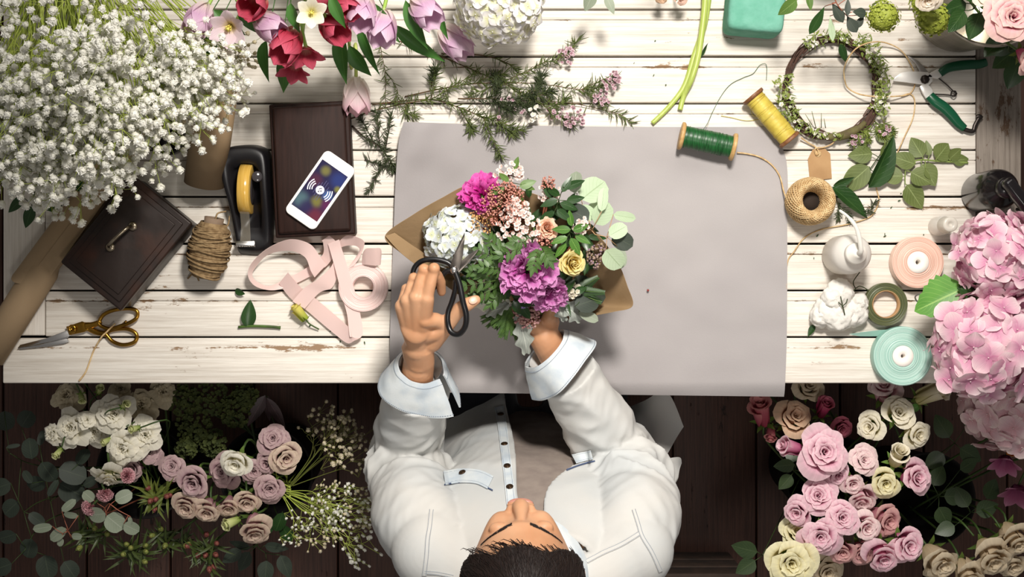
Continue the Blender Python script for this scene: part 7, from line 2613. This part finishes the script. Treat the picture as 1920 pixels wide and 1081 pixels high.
for q in range(1500):
    th = rng.uniform(0, 2 * pi)
    v0 = rng.uniform(0, .9)
    c0_, c1_ = v0, max(.0, v0 - rng.uniform(.15, .40))
    dth = rng.uniform(-.10, .20)
    pts = []
    for i in range(5):
        t = i / 4
        p = Vector(hairg((th + dth * t) / (2 * pi), max(0.0, c0_ + (c1_ - c0_) * t)))
        pts.append(MH @ (p * (1.001 + .004 * math.sin(pi * t))))
    b.tube(pts, [.0003, .0006, .0006, .0005, .0002], 4, False)
for q in range(70):
    a = math.radians(rng.uniform(35, 150))
    base = Vector(hairg(a / (2 * pi), .02))
    sw = rng.uniform(-.034, -.006)
    e = base + V(sw * .9, .001 + rng.uniform(0, .007), -rng.uniform(.002, .016))
    m_ = (base + e) / 2 + V(sw * .3, .007, .004)
    b.tube([MH @ q_ for q_ in (base * 1.0, m_, e)], [.0007, .0005, .0002], 4, False)
for side in (-1, 1):
    for q in range(60):
        a = math.radians(90 - side * rng.uniform(60, 100))
        base = Vector(hairg(a / (2 * pi), .03))
        e = base + V(side * rng.uniform(-.002, .003), rng.uniform(-.004, .008), -rng.uniform(.01, .035))
        b.tube([MH @ q_ for q_ in (base, (base + e) / 2 + V(side * .003, 0, 0), e)], [.0009, .0008, .0002], 4, False)
b.build('hair', m_hair, person)

# --- t-shirt
b = MB()
hs_ = [x[0] for x in TOR_S if -.31 <= x[0] <= .235]
def tee(th, h):
    w_ = .0015 + .004 * math.sin(h * 30 + 2 * math.cos(th)) * sm(.1, -.25, h) * max(0, math.sin(th)) + .003 * nz(th * 3, h * 14)
    return tor_pt(th, h, w_)
b.rings([[tee(2 * pi * i / 96, h) for i in range(96)] for h in hs_], True, False)
b.tube([V(.033, -.452, TZ + .225), V(.031, -.452, TZ + .248)], [.073, .064], 32, False)
b.build('t_shirt', m_tee, person)

# --- trousers
b = MB()
b.rings([[tor_pt(2 * pi * i / 48, h, .004) for i in range(48)] for h in (-.412, -.38, -.34, -.30, -.27)])
for side in (-1, 1):
    hp_, kn, an = V(.035 + side * .085, -.42, TZ - .315), V(.035 + side * .125, .0, TZ - .27), V(.035 + side * .13, -.02, .08)
    chain(b, [hp_, hp_.lerp(kn, .5), kn], [.09, .08, .064], 24)
    chain(b, [kn, kn.lerp(an, .4), an], [.063, .060, .052], 22)
b.ball(V(.035, -.38, TZ - .34), (.16, .13, .068), 24, 14)
fuse(b, 'trousers', m_trs, person, .006, 4)
for side in (-1, 1):
    an = V(.035 + side * .13, -.02, .07)
    b = MB()
    def shoe(u, v):
        y_ = -.05 + .27 * v
        wv = .043 * math.sin(pi * (.14 + .74 * v)) ** .6
        hv = .075 - .045 * sm(.25, .7, v) - .012 * sm(.8, 1, v)
        a = 2 * pi * u
        return an + V(wv * math.cos(a), y_ - .02, -.07 + .002 + max(0, (.5 + .5 * math.sin(a))) ** .7 * hv)
    b.rings([[shoe(i / 24, .001 + .998 * j / 14) for i in range(24)] for j in range(15)])
    b.build('shoe', m_shoe, person)

# --- shirt
def fold_wave(s, th, lam, ph, sharp=.7):
    a, b_ = math.cos(th), math.sin(th)
    n1 = nz(s / lam + .9 * math.sin(th + ph) + ph, a * .8 + ph, b_ * .8)
    n2 = nz(s / lam * 1.9 + 1.4 * math.sin(th * 2 + ph), a * 1.3, b_ * 1.3 + 5 + ph)
    return (1 - 3.2 * abs(n1)) * .8 + (.5 - 1.8 * abs(n2)) * .45
def sleeve(b, path, rad, elbow, side, ph):
    P = [Vector(p) for p in spline(path, 18)]
    k = len(P)
    Rr = [float(q[0]) for q in spline([(r,) for r in rad], 18)]
    L = [0.0]
    for i in range(1, k):
        L.append(L[-1] + (P[i] - P[i - 1]).length)
    le = min(range(k), key=lambda i: (P[i] - Vector(elbow)).length)
    rs = []
    x = None
    n = 72
    for i in range(k):
        t = (P[min(i + 1, k - 1)] - P[max(i - 1, 0)]).normalized()
        if x is None:
            x, y, _ = frame_of(t, (0, 1, 0))
        x = (x - t * x.dot(t)).normalized()
        y = t.cross(x)
        s_ = L[i]
        de = s_ - L[le]
        A = .0150 * math.exp(-(de / .060) ** 2) + .0070 * math.exp(-((de - .09) / .07) ** 2) + .0038
        if i < 12:
            A *= i / 12
        ring = []
        for q in range(n):
            th = 2 * pi * q / n
            up_ = .5 + .5 * (x * math.cos(th) + y * math.sin(th)).z
            d = A * (.55 + .6 * up_) * fold_wave(s_, th + ph, .034, ph) + .0042 * nz(math.cos(th) * 1.3 + ph, math.sin(th) * 1.3, s_ * 9)
            ring.append(P[i] + (x * math.cos(th) + y * math.sin(th)) * (Rr[i] + d))
        rs.append(ring)
    b.rings(rs)
    return P, Rr
b = MB()
PL, _ = sleeve(b, [SL + V(.02, -.01, .006), SL.lerp(EL, .3) + V(-.008, .002, .012), EL.lerp(SL, .3) + V(-.003, .0, .0), EL, EL.lerp(CL, .45), CL.lerp(EL, .10)], [.062, .071, .066, .059, .056, .051], EL.lerp(SL, .18), -1, .6)
PR, _ = sleeve(b, [SR + V(-.02, -.01, .006), SR.lerp(ER, .3) + V(.010, .002, .012), ER.lerp(SR, .3) + V(.006, .0, .0), ER, ER.lerp(CR, .45), CR.lerp(ER, .10)], [.062, .073, .069, .061, .057, .050], ER.lerp(SR, .25), 1, 2.1)
for side, S_ in ((-1, SL), (1, SR)):
    b.tube(spline([V(.033 + side * .060, -.454, TZ + .214), V(.033 + side * .105, -.446, TZ + .205), S_ + V(-side * .01, -.005, .004)], 5), [.050 + .011 * i / 10 for i in range(11)], 28)
    b.ball(S_ + V(0, 0, .002), (.064, .066, .062), 28, 18)
# open fronted shell
def edges(h):
    tl = math.radians(98 + 5 * sm(.1, -.25, h))
    tr = math.radians(84 - 44 * sm(.19, -.10, h))
    return tl, tr
def shell(th, h, off):
    fr = max(0, math.sin(th))
    flare = .016 * sm(.0, -.26, h) + .028 * sm(-.16, -.30, h) * (.3 + fr * .5)
    w_ = .0045 * math.sin(th * 5 + h * 9) * sm(.12, -.2, h) + .0045 * nz(th * 2.2, h * 6 + 3) + .0035 * (fold_wave(h, th * 2.0, .08, 1.0, .6) * sm(.22, .05, h))
    return tor_pt(th, h, off + flare + w_)
hsh = [-.305 + (.245 + .305) * i / 60 for i in range(61)]
def sheet(u, v, off):
    h = -.305 + .55 * v
    tl, tr = edges(h)
    th = tl + (2 * pi + tr - tl) * u
    return shell(th, h, off)
nu, nv = 150, 60
o1 = [[sheet(i / nu, j / nv, .013) for i in range(nu + 1)] for j in range(nv + 1)]
o0 = [[sheet(i / nu, j / nv, .004) for i in range(nu + 1)] for j in range(nv + 1)]
rs = []
for j in range(nv + 1):
    rs.append(o1[j] + list(reversed(o0[j])))
b.rings(rs)
shirt = fuse(b, 'shirt', m_shirt, person, .0032, 4, .5)
bpy.context.view_layer.update()
sm_ = shirt.data
sh_bvh = BVHTree.FromPolygons([v.co + wloc(shirt) for v in sm_.vertices], [tuple(p.vertices) for p in sm_.polygons])
CAM = V(0, 0, TZ + HC)
def on_shirt(px, py, lift=.0012, nr=False):
    d = (W(px, py, 0) - CAM).normalized()
    loc, nrm, i, dist = sh_bvh.ray_cast(CAM, d)
    if loc is None:
        return None
    return (loc + nrm * lift, nrm) if nr else loc + nrm * lift
def seam(name, pts, width, mat, lift=.0014, stitches=True, m_st=None):
    """strip of cloth sewn along a line on the shirt"""
    P = [Vector((q[0], q[1], 0)) for q in spline([(p[0], p[1], 0) for p in pts], 10)]
    A, B = [], []
    for i, p in enumerate(P):
        t = (P[min(i + 1, len(P) - 1)] - P[max(i - 1, 0)]).normalized()
        n_ = V(-t.y, t.x, 0)
        a, c = on_shirt(p.x + n_.x * width / 2, p.y + n_.y * width / 2, lift), on_shirt(p.x - n_.x * width / 2, p.y - n_.y * width / 2, lift)
        if a is None or c is None or (a - c).length > S(width, .1) * 2.6 or (A and ((a - A[-1]).length > .03)):
            continue
        A.append(a); B.append(c)
    if len(A) < 3:
        return
    bb = MB()
    bb.grid(lambda u, v: A[int(round(v * (len(A) - 1)))].lerp(B[int(round(v * (len(A) - 1)))], u), 1, len(A) - 1)
    o = bb.build(name, mat, shirt, solid=.0012)
    if stitches:
        for E_ in (A, B):
            bb = MB()
            C_ = A if E_ is B else B
            for i in range(len(E_) - 1):
                p, q = E_[i].lerp(C_[i], .14), E_[i + 1].lerp(C_[i + 1], .14)
                for k in range(2):
                    a_, b_ = p.lerp(q, k * .5 + .08), p.lerp(q, k * .5 + .40)
                    bb.tube([a_ + V(0, .0003, .0008), b_ + V(0, .0003, .0008)], .00045, 4)
            bb.build('stitching', m_st or m_thread, shirt)
    return o
m_thread = mk('grey_blue_thread', '8f9aa8', rough=.8)
m_edge = mk('navy_thread', '4a5878', rough=.8)
seam('placket', [(936, 764), (942, 800), (948, 850), (954, 900), (959, 950)], 17, m_denim, .0022)
seam('pocket_flap', [(832, 897), (860, 893), (895, 895), (920, 906)], 26, m_denim, .0020)
seam('pocket_edge', [(843, 885), (852, 848), (872, 831), (895, 832), (908, 850), (914, 882)], 3, m_denim, .0008)
seam('flap_edge', [(832, 909), (862, 905), (893, 906), (924, 920)], 2, m_edge, .0016, False)
seam('pocket_flap', [(1062, 866), (1085, 858), (1110, 852)], 20, m_denim, .0020)
seam('flap_edge', [(1062, 882), (1085, 873), (1116, 864)], 2, m_edge, .0016, False)
seam('yoke_seam', [(1100, 1052), (1130, 1036), (1165, 1020), (1198, 1000)], 9, m_shirt, .0011)
seam('armhole_seam', [(1188, 955), (1196, 980), (1204, 1005), (1222, 1035), (1238, 1070)], 8, m_shirt, .0011)
seam('armhole_seam', [(809, 955), (806, 985), (802, 1010), (800, 1040), (796, 1078)], 9, m_shirt, .0011)
seam('yoke_seam', [(796, 1072), (820, 1074), (850, 1080)], 6, m_shirt, .0011)
m_btn = mk('bronze_button', '5c4632', rough=.35, metal=.7, col2='3a2a1e', vscale=200)
for (x_, y_) in ((939, 779), (946, 835), (951, 876), (956, 915), (868, 888)):
    hit = on_shirt(x_, y_, .003, True)
    if hit is None:
        continue
    p, n_ = hit
    b = MB()
    b.lathe([(.0058, 0), (.0060, .0012), (.0052, .0022), (.0040, .0018), (.0018, .0018), (.0014, .0026)], 20, basis(p, n_))
    b.build('button', m_btn, shirt)

# turned-back cuffs: a flared band that opens towards the hand
def cuff(axis0, axis1, r0, r1, ph, split, tip):
    """band round the forearm from axis0 (hand side) to axis1 (elbow side)"""
    ax = (axis1 - axis0).normalized()
    x, y, _ = frame_of(ax, (0, 0, 1))
    b = MB()
    L = (axis1 - axis0).length
    def g(lay):
        def f(u, v):
            th = split + 2 * pi * (.02 + .96 * u)
            e = max(0, 1 - min(u, 1 - u) / .16)
            r = r0 + (r1 - r0) * v ** .8 + lay
            r += .0035 * math.sin(th * 3 + ph) * v + .002 * nz(th * 2, v * 3 + ph) + tip * e * e * (.25 + .75 * v)
            s_ = L * v * (1 + .10 * math.sin(th * 2 + ph)) - .002 * e
            return axis0 + ax * s_ + (x * math.cos(th) + y * math.sin(th)) * r
        return f
    b.grid(g(0), 72, 12)
    b.build('cuff', m_denim, shirt, solid=.0028)
    b = MB()
    b.grid(lambda u, v: axis0 + ax * (L * (.02 + .75 * v)) + (x * math.cos(2 * pi * u) + y * math.sin(2 * pi * u)) * (r0 - .0015 - .004 * v), 48, 6, None, True)
    b.build('cuff_lining', m_shirt, shirt)
    for vv in (.10, .93):
        b = MB()
        for q in range(120):
            u0 = q / 120
            p, q_ = Vector(g(.0022)(u0, vv)), Vector(g(.0022)(u0 + .005, vv))
            b.tube([p, q_], .0005, 4)
        b.build('stitching', m_thread, shirt)
a0 = W(789, 684, .142)
a1 = W(781, 722, .098)
cuff(a0, a1, .036, .061, .5, math.radians(20), .016)
a0 = W(1024, 654, .104)
a1 = W(1062, 690, .090)
cuff(a0, a1, .040, .062, 2.0, math.radians(200), .018)

# collar
b = MB()
def collar(u, v):
    th = math.radians(102 + (360 - 24) * u)
    fr = max(0, math.sin(th)) ** 3
    r_in, r_out = .0665, .088 + .016 * fr
    r = r_in + (r_out - r_in) * v
    h = .275 - .022 * v - .030 * fr * (1 - .3 * v) - .010 * max(0, v - .7)
    return V(.031 + r * 1.02 * math.cos(th), -.452 + r * .96 * math.sin(th), TZ + h + .010 * math.sin(pi * v))
b.grid(collar, 64, 8)
b.grid(lambda u, v: V(.031 + .0655 * math.cos(math.radians(102 + 336 * u)), -.452 + .063 * math.sin(math.radians(102 + 336 * u)), TZ + .225 + .05 * v), 48, 3)
b.build('collar', m_denim, shirt, solid=.003)

# loose shirt tails
def tail(pts_a, pts_b, name='shirt_tail'):
    A, B = spline([W(*p) for p in pts_a], 8), spline([W(*p) for p in pts_b], 8)
    b = MB()
    k = len(A)
    def g(u, v):
        i = int(round(v * (k - 1)))
        p = Vector(A[i]).lerp(Vector(B[i]), u)
        return p + V(0, 0, .008 * math.sin(u * 5 + v * 4))
    b.grid(g, 14, k - 1)
    b.build(name, m_shirt, shirt, solid=.0022)
tail([(843, 744, -.262), (875, 756, -.258), (910, 774, -.262)], [(822, 850, -.20), (850, 860, -.19), (880, 870, -.18)])
tail([(1165, 770, -.27), (1205, 752, -.262), (1250, 735, -.27), (1282, 800, -.275)], [(1150, 880, -.18), (1190, 880, -.17), (1215, 870, -.19), (1238, 868, -.21)])
tail([(1212, 880, -.20), (1240, 862, -.21), (1272, 856, -.23), (1278, 868, -.235)], [(1215, 930, -.14), (1235, 925, -.15), (1255, 915, -.17), (1268, 900, -.20)])

# --- black scissors in the hand
bs = thing('black_scissors', 'black handled florist scissors held open over the bouquet', 'scissors', W(850, 506, .252))
m_iron = mk('black_iron', '131315', rough=.32, spec=.6)
m_bl = mk('dark_blade', '5a5450', rough=.32, metal=.9, col2='7d756e', vscale=50)
def bar(pts, rad, name='handle'):
    P = spline([W(*p) for p in pts], 7)
    b = MB()
    b.tube(P, [float(q[0]) for q in spline([(r,) for r in rad], 7)], 12)
    b.build(name, m_iron, bs)
bar([(856, 516, .250), (846, 497, .252), (832, 489, .252), (812, 486, .251), (791, 489, .249), (777, 502, .246), (773, 524, .242), (779, 545, .239), (797, 552, .238), (813, 540, .240), (824, 522, .244), (838, 508, .248), (850, 510, .250)],
    [.0045, .0043, .0041, .0041, .0041, .0041, .0041, .004, .004, .004, .004, .0043, .0045])
bar([(848, 500, .256), (855, 514, .256), (862, 535, .257), (868, 565, .258), (874, 590, .254), (872, 612, .248), (860, 626, .242), (846, 622, .238), (840, 606, .236), (840, 586, .238), (847, 566, .242), (853, 545, .248), (855, 525, .253)],
    [.0045, .0047, .0046, .0046, .0046, .0046, .0046, .0045, .0043, .0042, .0042, .0042, .0045])
b = MB()
b.prism([W(*p, .254).to_2d() for p in [(871, 436), (871, 452), (868, 478), (863, 502), (857, 512), (846, 506), (844, 498), (851, 478), (860, 458)]], TZ + .2535, TZ + .2565, .0008)
b.build('blade', m_bl, bs, sharp=40)
b = MB()
b.prism([W(*p, .250).to_2d() for p in [(899, 465), (890, 480), (876, 496), (862, 510), (850, 514), (850, 502), (862, 492), (880, 476)]], TZ + .2490, TZ + .2525, .0008)
b.build('blade', m_bl, bs, sharp=40)
b = MB()
b.lathe([(.0058, 0), (.0058, .002), (.0046, .004), (.0018, .0046)], 20, basis(W(851, 506, .2565), (0, 0, 1)))
b.build('pivot_screw', m_steel, bs)
